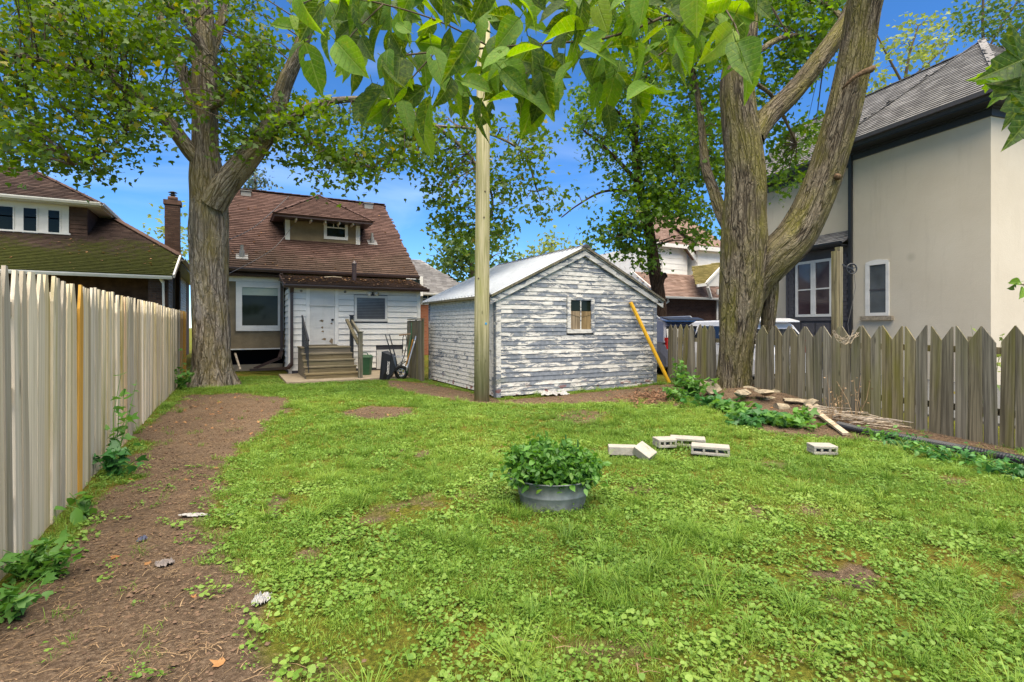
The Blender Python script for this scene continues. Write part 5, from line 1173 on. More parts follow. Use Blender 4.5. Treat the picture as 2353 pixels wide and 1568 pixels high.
def bg_tree(name, label, base, trunk, regions, mat, size, per=20, rad=.5, hole=.33, tmpl=LEAF8, tf=LEAF8F, flat=.7):
    b = at_d(*base); t_ = thing(name, label, 'tree', (b.x, b.y, 0), 'trees beyond the houses'); sk = []
    for tr in trunk: _, s_ = bark_tube(t_, 'trunk', tr, m_bark_t, 10, .05, .35, .01); sk += s_
    foliage(t_, regions, mat, size, sk, per, rad, True, tmpl, tf, hole=hole, flat=flat); return t_
bg_tree('far_maple', 'rounded dark green tree rising behind the shed roof', (1085,748,32), [[(1085,760,32,8),(1085,640,32,7),(1080,570,32,4)], [(1085,640,32,4),(1130,590,32,3)], [(1085,630,32,4),(1030,590,32,3)]],
        [([(968,640),(985,590),(1015,545),(1060,530),(1110,535),(1150,550),(1190,600),(1172,645),(1060,680),(980,672)], 32, 2.5, 2.2)], m_leaf_bg, .30, 20, .55)
bg_tree('pale_tree', 'pale yellowish tree behind the shed ridge', (1268,748,36), [[(1268,760,36,6),(1266,620,36,4),(1268,560,36,2)]], [([(1212,600),(1225,560),(1260,536),(1300,545),(1312,575),(1290,600)], 36, 2, 1.3)], m_leaf_p, .28, 18, .5)
bg_tree('pale_tree', 'small thin pale tree just above the shed peak', (1335,748,36), [[(1335,760,36,4),(1338,560,36,2)]], [([(1318,575),(1330,548),(1352,545),(1352,572)], 36, 1.2, .8)], m_leaf_p, .26, 12, .4)
bg_tree('pale_tree', 'light green tree left of the white gabled house', (1425,748,33), [[(1425,760,33,6),(1425,640,33,4),(1428,600,33,2)]], [([(1395,612),(1420,585),(1455,590),(1465,625),(1445,660),(1410,650)], 33, 1.6, 1.5)], m_leaf_p, .28, 18, .5)
bg_tree('pale_tree', 'thin yellowish tree between the chimney and the maple trunk', (410,748,30), [[(420,760,30,5),(415,600,30,4),(405,520,30,2)]], [([(352,530),(365,505),(390,495),(430,470),(440,560),(435,600),(400,590),(380,545)], 30, 1.5, .7)], m_leaf_p, .26, 14, .4)
bg_tree('pale_tree', 'feathery light green tree above the tan house roof ridge', (2080,748,27), [[(2080,760,27,9),(2075,300,27,6),(2085,150,27,4),(2110,60,27,2)], [(2078,200,27,4),(2040,130,27,3),(2015,80,27,2)], [(2080,190,27,3),(2140,140,27,2),(2180,100,27,1.5)]],
        [([(1996,225),(2000,120),(2030,70),(2090,30),(2150,40),(2180,90),(2195,135),(2110,175),(2030,225)], 27, 2.0, .55)], m_leaf_p, .22, 18, .42, hole=.45)
bg_tree('pale_tree', 'darker branching tree over the peak of the tan house roof', (2270,748,28), [[(2268,760,28,9),(2265,200,28,6),(2258,60,28,4),(2262,-60,28,3)], [(2262,130,28,4),(2300,60,28,3),(2340,0,28,2)], [(2290,130,28,4),(2330,80,28,3),(2380,10,28,2)]],
        [([(2195,70),(2215,10),(2240,-60),(2420,-60),(2420,150),(2340,130),(2270,95),(2225,100)], 28, 2.0, .65)], m_leaf_bg, .22, 18, .42, hole=.43)
bg_tree('spruce_tree', 'blue-green spruce top peeping over the brown house ridge', (585,748,30), [[(588,760,30,6),(586,420,30,3),(586,385,30,1)]], [([(555,450),(560,410),(575,385),(592,378),(605,400),(618,425),(612,450)], 30, .8, 2.4)], m_leaf_sp, .22, 24, .3, .2, OVAL, OVALF)

# ------------------------------------------------------------------ the branch hanging in over the camera
def ovate(k):
    """one ovate leaf, unit length, folded along the midrib and curling"""
    r_ = random.Random(k); n = 9; cu = r_.uniform(-.2, 1.1); fo = r_.uniform(.1, .9); V_ = []; wdt = r_.uniform(.19, .29); tw = r_.uniform(-.8, .8)
    for i in range(n+1):
        t_ = i/n; w = wdt*math.sin(math.pi*min(1, t_**.75*1.0))**.8*(1.0 if t_ < .85 else .8) if 0 < t_ < 1 else .004
        z = -cu*t_*t_*.6; y = t_-.08*cu*t_*t_
        for (s_, q) in ((-1, 1), (-.5, .5), (0, 0), (.5, .5), (1, 1)):
            j = r_.uniform(-.012, .012) if abs(s_) == 1 else 0
            V_.append((s_*(w+j), y+(.01*(i % 2) if abs(s_) == 1 else 0), z+abs(q)*w*fo+s_*w*tw*t_))
    F = [(a*5+b_, a*5+b_+1, a*5+b_+6, a*5+b_+5) for a in range(n) for b_ in range(4)]
    drop = set(r_.sample(range(8, 26), r_.choice([0, 1, 2]))); F = [f for i, f in enumerate(F) if i not in drop]
    mb = MB(); mb.add(V_, F); mb.tube([(0, .02, 0), (0, -.12, .03), (0, -.2, .07)], [.010, .010, .012], 5); me = mb.mesh('leaf'); me.materials.append(m_leaf_near); me.polygons.foreach_set('use_smooth', np.ones(len(me.polygons), bool)); return me
OV = [ovate(k) for k in range(18)]
b = at_d(1760, -80, 2.0); OB = thing('overhanging_branch', 'leafy branch with large spotted green leaves hanging across the sky', 'branch', b); tws = []
for pl in ([(1790,-90,2.0,7),(1640,-20,1.9,6),(1500,50,1.85,5),(1380,90,1.8,5),(1250,100,1.75,4),(1130,110,1.7,4),(1000,120,1.7,3.5),(900,130,1.65,3)], [(1640,-20,1.9,5),(1560,90,1.8,3.5),(1480,150,1.75,3),(1430,190,1.75,2)], [(1250,100,1.75,3),(1200,180,1.75,2.5),(1150,230,1.7,2)],
           [(1130,110,1.7,3.5),(1010,50,1.6,3),(880,10,1.55,3),(760,-10,1.5,3),(690,10,1.5,2)], [(1000,120,1.7,3),(930,200,1.7,2.5),(890,260,1.7,2)], [(1500,50,1.85,3.5),(1420,-10,1.7,3),(1340,-60,1.6,2.5)], [(1640,-20,1.9,3.5),(1690,60,1.6,3),(1700,110,1.55,2)], [(880,10,1.55,3),(800,90,1.5,2.2),(770,150,1.5,2)]):
    C_ = [(*at_d(u, v, Y), r*.6*Y/FOC) for u, v, Y, r in pl]
    if pl[0][0] == 1790: b_ = at_d(1790, -90, 2.0); C_ = [(*(b_+Vector((CS, -SN, 0))*x_+Vector((0,0,z_))-Vector((SN, CS, 0))*y_), r_) for x_, y_, z_, r_ in ((3.2, 1.2, 1.9, .06), (1.9, .6, 1.3, .035), (.9, .2, .6, .018))]+C_
    rows = catmull(C_, .03); mb = MB(); mb.tube(rows[:, :3], list(rows[:, 3]), 7); mb.build('twig', m_bark_t, OB, True); tws += [r for r in rows]
NB = [(668,-40),(1760,-40),(1738,60),(1740,100),(1690,170),(1640,165),(1590,120),(1545,190),(1490,250),(1440,235),(1390,245),(1350,225),(1318,180),(1300,90),(1290,40),(1200,20),(1225,90),(1262,160),(1265,260),(1200,262),(1150,275),(1060,285),(1000,265),(960,310),(900,300),(850,262),(800,245),(835,200),(770,150),(735,160),(690,110),(665,60)]
TWS = np.array(tws)
def put_leaf(parent, u, v, Y, size, ang, mesh, face=.0):
    """leaf with its base at the pixel, tip hanging towards ang (0 = straight down, + = to the photo's right)"""
    base = at_d(u, v, Y); R = Vector((CS, -SN, 0)); F_ = Vector((SN, CS, 0)); U_ = Vector((0,0,1))
    ax = (R*math.sin(ang)-U_*math.cos(ang)+F_*random.uniform(-.5, .5)).normalized(); nn = (-F_*math.cos(face)+R*math.sin(face)+U_*random.uniform(-.6, 1.4)).normalized()
    x = ax.cross(nn).normalized(); nn = x.cross(ax).normalized(); o = bpy.data.objects.new('leaf', mesh); COL.objects.link(o); adopt(o, parent)
    o.matrix_basis = Matrix.Translation(base) @ Matrix((x, ax, nn)).transposed().to_4x4() @ Matrix.Scale(size, 4)
n = 0
while n < 284:
    u, v = random.uniform(655, 1765), random.uniform(-45, 290)
    if not in_poly(u, v, NB): continue
    Y = random.uniform(1.4, 1.95); sz = random.uniform(.08, .15)
    put_leaf(OB, u, v-38, Y, sz, random.gauss(0, .9), random.choice(OV), random.uniform(-1.4, 1.4)); n += 1
for (u, v, a_, sz) in ((1362,-20,.35,.15),(1470,-30,-.2,.14),(1560,60,1.45,.11),(1395,75,-1.0,.10),(1225,165,.45,.18),(700,95,.25,.17),(770,30,.5,.17),(905,255,-1.25,.12),(925,230,.3,.14),(960,270,.35,.14),(540,-40,.3,.09),(1690,95,.1,.17),(1700,110,.35,.15),(880,205,-.5,.15),(1410,175,-.1,.14),(1395,240,.2,.10)):
    put_leaf(OB, u, v, 1.7 if u < 1600 else 1.5, sz, a_, random.choice(OV), random.uniform(-.5, .5))

# maple spray at the right-hand edge
def maple_leaf():
    half = [(0,0),(.10,-.04),(.36,-.10),(.30,.04),(.50,.10),(.34,.20),(.62,.42),(.46,.46),(.40,.58),(.24,.46),(.20,.72),(.10,.72),(0,1.0)]
    out = half+[(-x, y) for x, y in half[-2:0:-1]]; mb = MB(); c = (0,.32,.0)
    vs = [c]+[(x, y, .22*abs(x)-.22*y*y+.05*math.sin(7*x+5*y)) for x, y in out]; n = len(out); mb.add(vs, [(0, i+1, (i+1) % n+1) for i in range(n)]); mb.tube([(0,0,0),(0,-.25,.05),(0,-.5,.12)], .009, 5); me = mb.mesh('leaf'); me.materials.append(m_leaf_maple); return me
ML = maple_leaf(); b = at_d(2420, 100, 1.3); MS = thing('maple_spray', 'spray of broad lobed maple leaves entering above the tan house corner', 'branch', b)
mb = MB(); b_ = at_d(2480, 60, 1.4); q_ = lambda x_, y_, z_: b_+Vector((CS, -SN, 0))*x_+Vector((0,0,z_))-Vector((SN, CS, 0))*y_
mb.tube([q_(3.5, .8, 1.6), q_(2.0, .4, 1.0), q_(.8, .1, .35), at_d(2480, 60, 1.4), at_d(2400, 120, 1.3), at_d(2330, 160, 1.25), at_d(2280, 175, 1.25)], [.05, .03, .014, .007, .005, .004, .002], 8); mb.build('twig', m_bark_t, MS, True)
for (u, v, Y, sz, a_, fc) in ((2372,128,1.25,.15,-1.15,.2),(2400,175,1.22,.14,-.75,-.2),(2385,238,1.2,.14,-.65,.3),(2300,168,1.35,.07,-1.3,.7),(2330,190,1.3,.08,-.9,-.5)):
    put_leaf(MS, u, v, Y, sz, a_, ML, fc)
MS2 = thing('small_leaf_sprig', 'small leaf sprig poking in at fence height near the tan wall end', 'branch', at_d(2400, 660, 2.2))
mb = MB(); mb.tube([at_d(2420, 665, 2.2), at_d(2360, 655, 2.2), at_d(2320, 652, 2.2)], [.004, .003, .002], 6); mb.build('twig', m_bark_t, MS2)
for (u, v, a_) in ((2335,652,-1.2),(2350,660,-.7),(2345,648,-1.5),(2370,655,-.2)): put_leaf(MS2, u, v, 2.2, .075, a_, OV[3], .2)
# ------------------------------------------------------------------ things by the house
c0 = gp(905, 872)   # wheelbarrow stood on its nose
c0 = Vector((c0.x, c0.y, gz(c0.x, c0.y)))
WB = thing('wheelbarrow', 'black wheelbarrow tipped up on its nose beside the house', 'wheelbarrow', c0)
F_ = Vector((SN, CS, 0)); R_v = Vector((CS, -SN, 0)); UPV = Vector((0,0,1))
def WP(x, z, d=0): return c0+R_v*x+UPV*z+F_*d      # photo-plane metres about the barrow base
k13 = 13.4/FOC
def wpx(u, v, d=0): return WP((u-905)*k13, (872-v)*k13, d)
tray = MB()
rim = [wpx(882,806), wpx(878,880), wpx(886,880), wpx(906,812)]
# tray: open shallow bowl seen side-on; rim plane on the photo's left, belly to the right
def ring(pts, w): return [p-F_*w for p in pts]+[p+F_*w for p in reversed(pts)]
outer = [wpx(885,804), wpx(877,880)]; inner = [wpx(904,812), wpx(910,850), wpx(886,882)]
tray.add([wpx(884,804,-.30), wpx(884,804,.30), wpx(877,881,.30), wpx(877,881,-.30), wpx(904,813,-.20), wpx(904,813,.20), wpx(911,848,.18), wpx(911,848,-.18), wpx(888,880,.2), wpx(888,880,-.2)],
         [(0,1,5,4),(4,5,6,7),(7,6,8,9),(0,4,7,9,3),(1,2,8,6,5),(3,9,8,2)]); tr_ = tray.build('tray', m_blackpl, WB)
mb = MB()
for a, b in zip([wpx(884,804,-.31), wpx(884,804,.31), wpx(877,881,.31), wpx(877,881,-.31)], [wpx(884,804,.31), wpx(877,881,.31), wpx(877,881,-.31), wpx(884,804,-.31)]): mb.cyl(a, b, .018, n=8)
mb.build('tray_rim', m_blackpl, tr_)
def text_obj(name, body, size, loc, right, up, mat, parent, ext=.001):
    cu = bpy.data.curves.new(name, 'FONT'); cu.body = body; cu.size = size; cu.extrude = ext; cu.align_x = 'CENTER'; cu.align_y = 'CENTER'
    tmp = bpy.data.objects.new(name, cu); COL.objects.link(tmp); dg = bpy.context.evaluated_depsgraph_get(); me = bpy.data.meshes.new_from_object(tmp.evaluated_get(dg)); COL.objects.unlink(tmp); bpy.data.objects.remove(tmp)
    o = link(name, me, None); me.materials.clear(); me.materials.append(mat); adopt(o, parent); n = Vector(right).cross(Vector(up)).normalized()
    o.matrix_basis = Matrix.Translation(loc) @ Matrix((Vector(right), Vector(up), n)).transposed().to_4x4(); return o
lt = MB(); lx = lambda t_, q: wpx(895.5+2.2*t_+q*1.0, 856-30*t_+q*.1, -.247)
for k in range(7):
    t0_, t1_ = .16+k*.12, .16+k*.12+.095
    for (q0, q1, e0, e1) in ((-2.4, 2.4, 0, .35), (-2.4, -1.2, .35, 1), (1.2, 2.4, .5, 1)):
        ta_, tb_ = t0_+(t1_-t0_)*e0, t0_+(t1_-t0_)*e1; lt.prism([lx(ta_, q0), lx(ta_, q1), lx(tb_, q1), lx(tb_, q0)], -F_*.003)
lt.build('lettering', m_trim, WB)
em = MB(); em.tube([lx(.04, 0)+R_v*.028*math.cos(q*math.pi/8)+UPV*.028*math.sin(q*math.pi/8) for q in range(17)], .008, 6, False); em.build('emblem', m_trim, WB)
for d in (-.22, .22):
    mb = MB(); mb.tube([wpx(889, 762, d), wpx(896, 785, d*.95), wpx(904, 815, d*.9), wpx(913, 850, d*.6), wpx(920, 865, d*.35)], .017, 8); mb.build('handle', m_dark, WB, True)
    mb = MB(); mb.tube([wpx(909, 815, d*.8), wpx(930, 818, d*.8), wpx(928, 826, d*.8), wpx(910, 845, d*.6)], .011, 6); mb.build('leg_brace', m_steel, WB, True)
wc = wpx(923, 863, 0); wc.z = c0.z+.19
mb = MB(); mb.tube([wc+R_v*.15*math.cos(q*math.pi/14)+UPV*.15*math.sin(q*math.pi/14) for q in range(29)], .042, 10, False); wh = mb.build('wheel', m_tyre, WB, True)
mb = MB(); mb.tube([wc+R_v*.105*math.cos(q*math.pi/14)+UPV*.105*math.sin(q*math.pi/14) for q in range(29)], .014, 8, False); mb.build('rim', m_steel, wh, True)
for q in range(5):
    a_ = q*2*math.pi/5; mb = MB(); mb.beam(wc, wc+(R_v*math.cos(a_)+UPV*math.sin(a_))*.105, .035, .02, F_); mb.build('spoke', m_steel, wh)
mb = MB(); mb.cyl(wc-F_*.06, wc+F_*.06, .03); mb.build('hub', m_dark, wh)
# green bin
b = at_z(841, 861, .03); GB = thing('waste_bin', 'small green plastic bin behind the brown handrail post', 'bin', b); zt = .60
mb = MB(); mb.add([b+R_v*x*.12+F_*y*.12+UPV*0 for x, y in ((-1,-1),(1,-1),(1,1),(-1,1))]+[b+R_v*x*.16+F_*y*.16+UPV*(zt-.1) for x, y in ((-1,-1),(1,-1),(1,1),(-1,1))], [(0,3,2,1),(4,5,6,7),(0,1,5,4),(1,2,6,5),(2,3,7,6),(3,0,4,7)]); mb.build('body', m_green, GB)
mb = MB(); mb.add([b+R_v*x*.175+F_*y*.175+UPV*(zt-.099) for x, y in ((-1,-1),(1,-1),(1,1),(-1,1))]+[b+R_v*x*.12+F_*y*.12+UPV*(zt-.03) for x, y in ((-1,-1),(1,-1),(1,1),(-1,1))], [(0,3,2,1),(4,5,6,7),(0,1,5,4),(1,2,6,5),(2,3,7,6),(3,0,4,7)]); mb.build('lid', m_green, GB)
mb = MB(); mb.tube([b+R_v*-.1+UPV*(zt-.06)-F_*.1, b+R_v*-.06+UPV*(zt+.03)-F_*.1, b+R_v*.06+UPV*(zt+.03)-F_*.1, b+R_v*.1+UPV*(zt-.06)-F_*.1], .014, 6); mb.build('handle', m_green, GB)
mb = MB(); mb.prism([at_d(877, 856, 15.3), at_d(884, 856, 15.3), at_d(885, 812, 15.5), at_d(877, 808, 15.5)], F_*.02); tag(mb.build('teal_board', m_teal), 'narrow teal plastic board propped behind the wheelbarrow', 'board')
# gate fence between the house and the shed
GF = thing('olive_board_fence', 'short olive board fence between the house and the shed', 'fence', (4.3, 13.5, 0)); yy = 12.95
while yy < 14.3:
    mb = MB(); hh = 1.60-.03*random.random(); mb.box(4.30, 4.325, yy, yy+.135, 0, hh); mb.build('board', m_fence_g, GF); yy += .145
mb = MB(); mb.box(4.28, 4.34, 12.93, 14.32, 1.602, 1.63); mb.build('cap_rail', m_fence_g, GF)
# garden tools against it
def tool(name, label, pts, r, mat, extra=None):
    t_ = thing(name, label, 'garden tool', at_d(*pts[0])); mb = MB(); mb.tube(catmull([(*at_d(*p), r) for p in pts], .1)[:, :3], r, 8); mb.build('shaft', mat, t_, True)
    if extra:
        for nm, ps, rr, mm in extra: mb = MB(); mb.tube([at_d(*p) for p in ps], rr, 8); mb.build(nm, mm, t_)
m_handle = M_wood('tool_handle', (.40, .24, .10), (.26, .14, .06), None, rand=True)
tool('shovel', 'long pale metal handled shovel leaning by the olive fence', [(934,853,13.9),(944,815,13.95),(954,782,14.0)], .022, m_steel, [('blade', [(954,782,14.0),(956,772,14.0)], [.03, .01], m_steel)])
tool('rake', 'wooden handled rake leaning behind the shovel', [(932,842,14.0),(942,808,14.05),(949,780,14.1)], .018, m_handle, [('head', [(925,838,14.0),(938,846,14.0)], .014, m_steel)])
tool('green_trimmer', 'green shafted trimmer upright at the corner of the siding', [(946,742,14.35),(945,770,14.3),(940,800,14.2),(936,858,14.1)], .022, m_green, [('cross_grip', [(917,771,14.3),(930,769,14.3),(945,768,14.3)], .02, m_handle)])
tool('bent_frame', 'bent thin metal frame standing behind the wheelbarrow', [(925,812,14.4),(926,776,14.4),(931,769,14.4),(935,785,14.4),(928,820,14.4),(918,845,14.3)], .012, m_dark)
tool('garden_fork', 'thin dark fork crossed behind the wheelbarrow', [(917,844,14.1),(927,835,14.1),(938,828,14.1)], .012, m_dark, [('tines', [(917,844,14.1),(914,838,14.1)], .01, m_dark)])
mb = MB(); mb.beam(at_d(540, 812, 14.6), at_d(552, 850, 14.4), .05, .03); tag(mb.build('grey_slat', m_plankg), 'short grey slat leaning beside the maple trunk', 'board')

# ------------------------------------------------------------------ wash tub with its plant
tb = gp(1270, 1160); tb = Vector((tb.x, tb.y, gz(tb.x, tb.y)))
TU = thing('galvanised_tub', 'oval galvanised wash tub standing on the lawn full of green plants', 'tub', tb)
def oval(rx, ry, z, n=48): return [tb+R_v*rx*math.cos(q*2*math.pi/n)+F_*ry*math.sin(q*2*math.pi/n)+UPV*z for q in range(n)]
secs = [oval(.255, .195, -.02), oval(.262, .20, .04), oval(.276, .212, .10), oval(.281, .217, .106), oval(.278, .213, .112), oval(.300, .232, .215), oval(.318, .250, .222), oval(.316, .248, .232), oval(.298, .230, .226), oval(.285, .218, .15)]
mb = loft(secs, False); mb.build('bowl', m_galv, TU, True)
mb = MB(); mb.add(oval(.29, .222, .165), [tuple(range(48))]); mb.build('soil', M_plain('potting_soil', (.04, .025, .016), .95, .1), TU)
for s_ in (-1, 1):
    mb = MB(); e_ = tb+R_v*.30*s_+UPV*.215; mb.tube([e_-F_*.07, e_+R_v*s_*.055-F_*.06+UPV*.015, e_+R_v*s_*.055+F_*.06+UPV*.015, e_+F_*.07], .013, 8); mb.build('handle', m_galv, TU, True)
m_herb = M_leaf('herb_leaf', (.035, .12, .014), (.085, .21, .025), (.17, .30, .04), .4)
PL = thing('tub_plant', 'bushy green herb with dark flower spikes growing in the wash tub', 'plant', tb+UPV*.165)
C = []; CB = []; stem = MB()
for q in range(170):
    a_ = random.uniform(0, 2*math.pi); r_ = math.sqrt(random.random()); bx = tb+R_v*.27*r_*math.cos(a_)+F_*.19*r_*math.sin(a_)+UPV*.165
    hgt = (.34-.12*r_)*random.uniform(.6, 1.15)*(1.15 if math.cos(a_) < 0 else 1); tip = bx+R_v*.11*r_*math.cos(a_)*1.2+F_*.11*r_*math.sin(a_)+UPV*hgt; stem.tube([bx, bx.lerp(tip, .5)+UPV*.02, tip], [.003, .0025, .002], 4)
    for k in range(9):
        t_ = .15+.85*k/8; c = bx.lerp(tip, t_); (CB if q % 3 == 0 else C).extend([tuple(c+Vector((random.gauss(0,.018), random.gauss(0,.018), random.gauss(0,.006)))) for _ in range(3)])
tag(link('leaves', leaf_mesh('leaves', np.array(C), .05, OVAL, OVALF, .7), m_herb, PL), kind='stuff'); stem.build('stems', m_weed_d, PL)
C2 = np.array(CB+[tuple(tb+R_v*random.gauss(0, .2)+F_*(-.15+random.gauss(0,.07))+UPV*random.uniform(.2, .33)) for _ in range(170)]); tag(link('leaves', leaf_mesh('leaves', C2, .07, OVAL, OVALF, .5), m_weed, PL), kind='stuff')
sp = MB()
for (u, v) in ((1212,1030),(1240,1012),(1300,1000),(1322,1035),(1328,1012),(1338,1040),(1258,1040),(1225,1045),(1285,1045),(1350,1070),(1310,1060),(1195,1050),(1270,1030),(1218,1016)):
    t_ = at_d(u, v, 4.25+random.uniform(-.1, .12)); sp.tube([t_-UPV*.20, t_-UPV*.08, t_], [.004, .010, .004], 6)
    for k in range(12): c = t_-UPV*(.008*k); sp.cyl(c, c+Vector((random.uniform(-.012,.012), random.uniform(-.012,.012), .004)), .005, .001, 4)
sp.build('flower_spikes', m_weed_d, PL)

# ------------------------------------------------------------------ concrete blocks on the lawn
def cblock(label, u, v, ang, tilt=0, L_=.39, W_=.19, H_=.095, holes=True, roll=0, group='loose concrete blocks on the lawn', name='concrete_block'):
    p = gp(u, v); M = Matrix.Translation((p.x, p.y, gz(p.x, p.y)+H_*.35)) @ Matrix.Rotation(ang, 4, 'Z') @ Matrix.Rotation(tilt, 4, 'Y') @ Matrix.Rotation(roll, 4, 'X')
    mb = MB(); t_ = .03
    if holes:
        cells = [-L_/2, -L_/6, L_/6, L_/2]
        mb.box(-L_/2, L_/2, -W_/2, W_/2, H_-t_, H_); mb.box(-L_/2, L_/2, -W_/2, W_/2, 0, t_)
        for q in (-L_/2, -L_/6-.012, L_/6-.012, L_/2-.025): mb.box(q, q+.025, -W_/2+.002, W_/2-.002, t_-.001, H_-t_+.001)
        mb.box(-L_/2+.02, L_/2-.02, -.01, .01, t_-.001, H_-t_+.001)
    else: mb.box(-L_/2, L_/2, -W_/2, W_/2, 0, H_)
    mb.v = [tuple(M @ Vector(q)) for q in mb.v]; me = mb.mesh(name); o = link(name, me, m_conc); bv = o.modifiers.new('soft_edges', 'BEVEL'); bv.width = .006; bv.segments = 2
    return tag(o, label, 'block', group)
cblock('hollow concrete block with three dark cells facing the camera', 1632, 1050, -.36-TH)
cblock('hollow concrete block at the back of the three touching blocks', 1580, 1030, -.30-TH)
cblock('short hollow concrete block touching two others, nearest the tub', 1527, 1032, .15-TH, L_=.22)
cblock('lone pale concrete block sunk in grass near the plank', 1889, 1048, -.1-TH, L_=.25)
cblock('solid flat concrete block lying beside the broken chunk', 1430, 1050, -.12-TH, L_=.30, W_=.14, H_=.09, holes=False)
cblock('broken wedge of concrete tilted up beside the flat block', 1478, 1055, -.7-TH, .5, .2, .15, .10, False, .35)

# ------------------------------------------------------------------ stones, logs and litter at the tree foot
def rock(label, u, v, w, h, zb=None, sd=0, mat=m_stone, name='stone', cat='stone', group='stones piled at the foot of the furrowed tree'):
    p = gp(u, v); Y = p.dot(Vector((SN, CS, 0))); rx, rz = w*Y/FOC/2, h*Y/FOC/2; r_ = random.Random(sd*13+int(u)); n1 = 9; V_ = []
    import mathutils
    me = bpy.data.meshes.new(name); import bmesh; bm = bmesh.new(); bmesh.ops.create_icosphere(bm, subdivisions=2, radius=1)
    cuts = [(Vector((r_.gauss(0,1), r_.gauss(0,1), r_.gauss(0,1))).normalized(), r_.uniform(.35, .7)) for _ in range(11)]
    for v_ in bm.verts:
        c = v_.co.copy()
        for nrm, d in cuts:
            k = c.dot(nrm)
            if k > d: c -= nrm*(k-d)
        nz_ = mathutils.noise.noise(c*2.3+Vector((u, v, 0)))*.08; v_.co = Vector((c.x*rx*1.35, c.y*rx*.9, c.z*rz*1.15))*(1+nz_)
    bmesh.ops.rotate(bm, verts=bm.verts, matrix=Matrix.Rotation(r_.uniform(0, 6), 3, 'Z')); bmesh.ops.translate(bm, verts=bm.verts, vec=(p.x, p.y, p.z+rz*.55)); bm.to_mesh(me); bm.free()
    return tag(link(name, me, mat), label, cat, group)
Z5 = lambda x, y: ((2350+x/1.6506)*.6128, (750+y/1.6506)*.6128)
for k, (x, y, w, h, lab) in enumerate(((530,1150,52,26,'rounded pale stone topmost beside the trunk foot'),(470,1180,46,22,'squarish tan stone among the leaves left of the trunk'),(520,1195,50,24,'broad tan stone below the topmost one at the trunk foot'),(635,1225,48,26,'pale sharp stone in front of the trunk'),
        (905,1255,70,26,'wide flat grey stone in the middle of the pile'),(985,1225,52,36,'dark mossy upright stone against the fence boards'),(870,1295,62,30,'large flat tan stone lowest in the pile'),(970,1320,36,26,'small tan stone at the tip of the pile'),
        (1145,1290,44,26,'mossy rounded stone at the fence end of the pile'),(1185,1310,28,14,'tiny pale stone beside the plank top'),(765,1215,52,18,'flat reddish stone beside the log'),(1045,1265,76,12,'thin slab of stone below the mossy stone'),(840,1215,44,18,'brownish stone under the log end'))):
    u, v = Z5(x, y); rock(lab, u, v-3, w*1.1, h*1.35, None, k)
for k in range(16):
    x_ = random.uniform(450, 1180); rock('small broken tan stone half buried in the stone pile', *Z5(x_, 1165+.16*(x_-450)+random.uniform(0, 45)), random.uniform(22, 44), random.uniform(14, 26), None, 50+k)
u, v = Z5(720, 1200); p = gp(u, v); mb = MB(); mb.beam(p+UPV*.06-R_v*.10+F_*.05, p+UPV*.03+R_v*.12-F_*.05, .11, .07); tag(mb.build('brick', M_plain('orange_brick', (.36, .16, .08), .9, .1, var=.25, scale=12, bump=.4)), 'loose orange brick lying by the trunk', 'brick')
u, v = Z5(800, 1175); p = gp(u, v+6); lg = thing('cut_log', 'short cut log with dark hollow end on the stone pile', 'log', p)
a_, b_ = p+UPV*.13-R_v*.20+F_*.22, p+UPV*.10+R_v*.16-F_*.12
_m = MB(); _m.tube([a_, a_.lerp(b_, .5)+UPV*.01, b_], [.085, .095, .10], 18); _m.build('bark', M_plain('log_bark', (.13, .085, .055), .95, .1, var=.4, scale=18, bump=.8), lg, True)
d = (b_-a_).normalized(); _m = MB(); _m.cyl(b_+d*.001, b_+d*.004, .082, n=18); _m.build('cut_end', M_plain('log_end', (.10, .06, .04), .9, .1, var=.4, scale=30), lg); _m = MB(); _m.cyl(b_+d*.0045, b_+d*.006, .045, n=14); _m.build('hollow', m_recess_shade, lg)  # the hollow is a flat black disc, its shade put into the colour
a_, b_ = gp(1848, 938), gp(1944, 1003); mb = MB(); mb.beam(a_+UPV*.10, b_+UPV*.03, .085, .03); tag(mb.build('plank', m_plankg), 'long grey plank sloping off the stones onto the lawn', 'plank')
br = thing('brush_pile', 'low heap of dry sticks and stalks along the fence foot', 'sticks', gp(1960, 975))
for q in range(70):
    t_ = random.random(); u_, v_ = 1870+175*t_, 955+30*t_+random.uniform(-8, 8); p = gp(u_, v_)+UPV*random.uniform(.02, .12); l_ = random.uniform(.15, .6); dd = (Vector((-.55, .83, 0))*random.choice([1,-1])+Vector((random.gauss(0,.35), random.gauss(0,.35), random.gauss(0,.08)))).normalized()
    mb = MB(); mb.tube([p-dd*l_/2, p+Vector((0,0,random.uniform(-.01,.03))), p+dd*l_/2], [.006, .008, .004], 5); mb.build('stick', m_plankg, br)
# wood chips by the shed corner
chips = MB()
for q in range(420):
    p = gp(random.gauss(1500, 38), random.gauss(917, 9)); a_ = random.uniform(0, 6.3); l_ = random.uniform(.03, .14); dd = Vector((math.cos(a_), math.sin(a_), random.gauss(0, .25))); p += UPV*random.uniform(.005, .06); chips.beam(p-dd*l_/2, p+dd*l_/2, random.uniform(.012, .04), .006)
tag(chips.build('bark_litter', M_plain('bark_chip', (.17, .095, .055), .95, .1, var=.5, scale=25)), 'reddish bark and wood chips heaped at the shed corner', 'litter', kind='stuff')
# corrugated pipe
rows = catmull([(*(gp(u, v)+UPV*.05), 0) for u, v in ((1925,985),(1985,1000),(2060,1014),(2140,1030),(2220,1046),(2290,1060),(2380,1078),(2460,1098))], .009)
mb = MB(); mb.tube(rows[:, :3], [.058 if (k % 3) else .047 for k in range(len(rows))], 14); tag(mb.build('drain_pipe', m_blackpl, None), 'black corrugated drain pipe lying along the foot of the pointed fence', 'pipe')

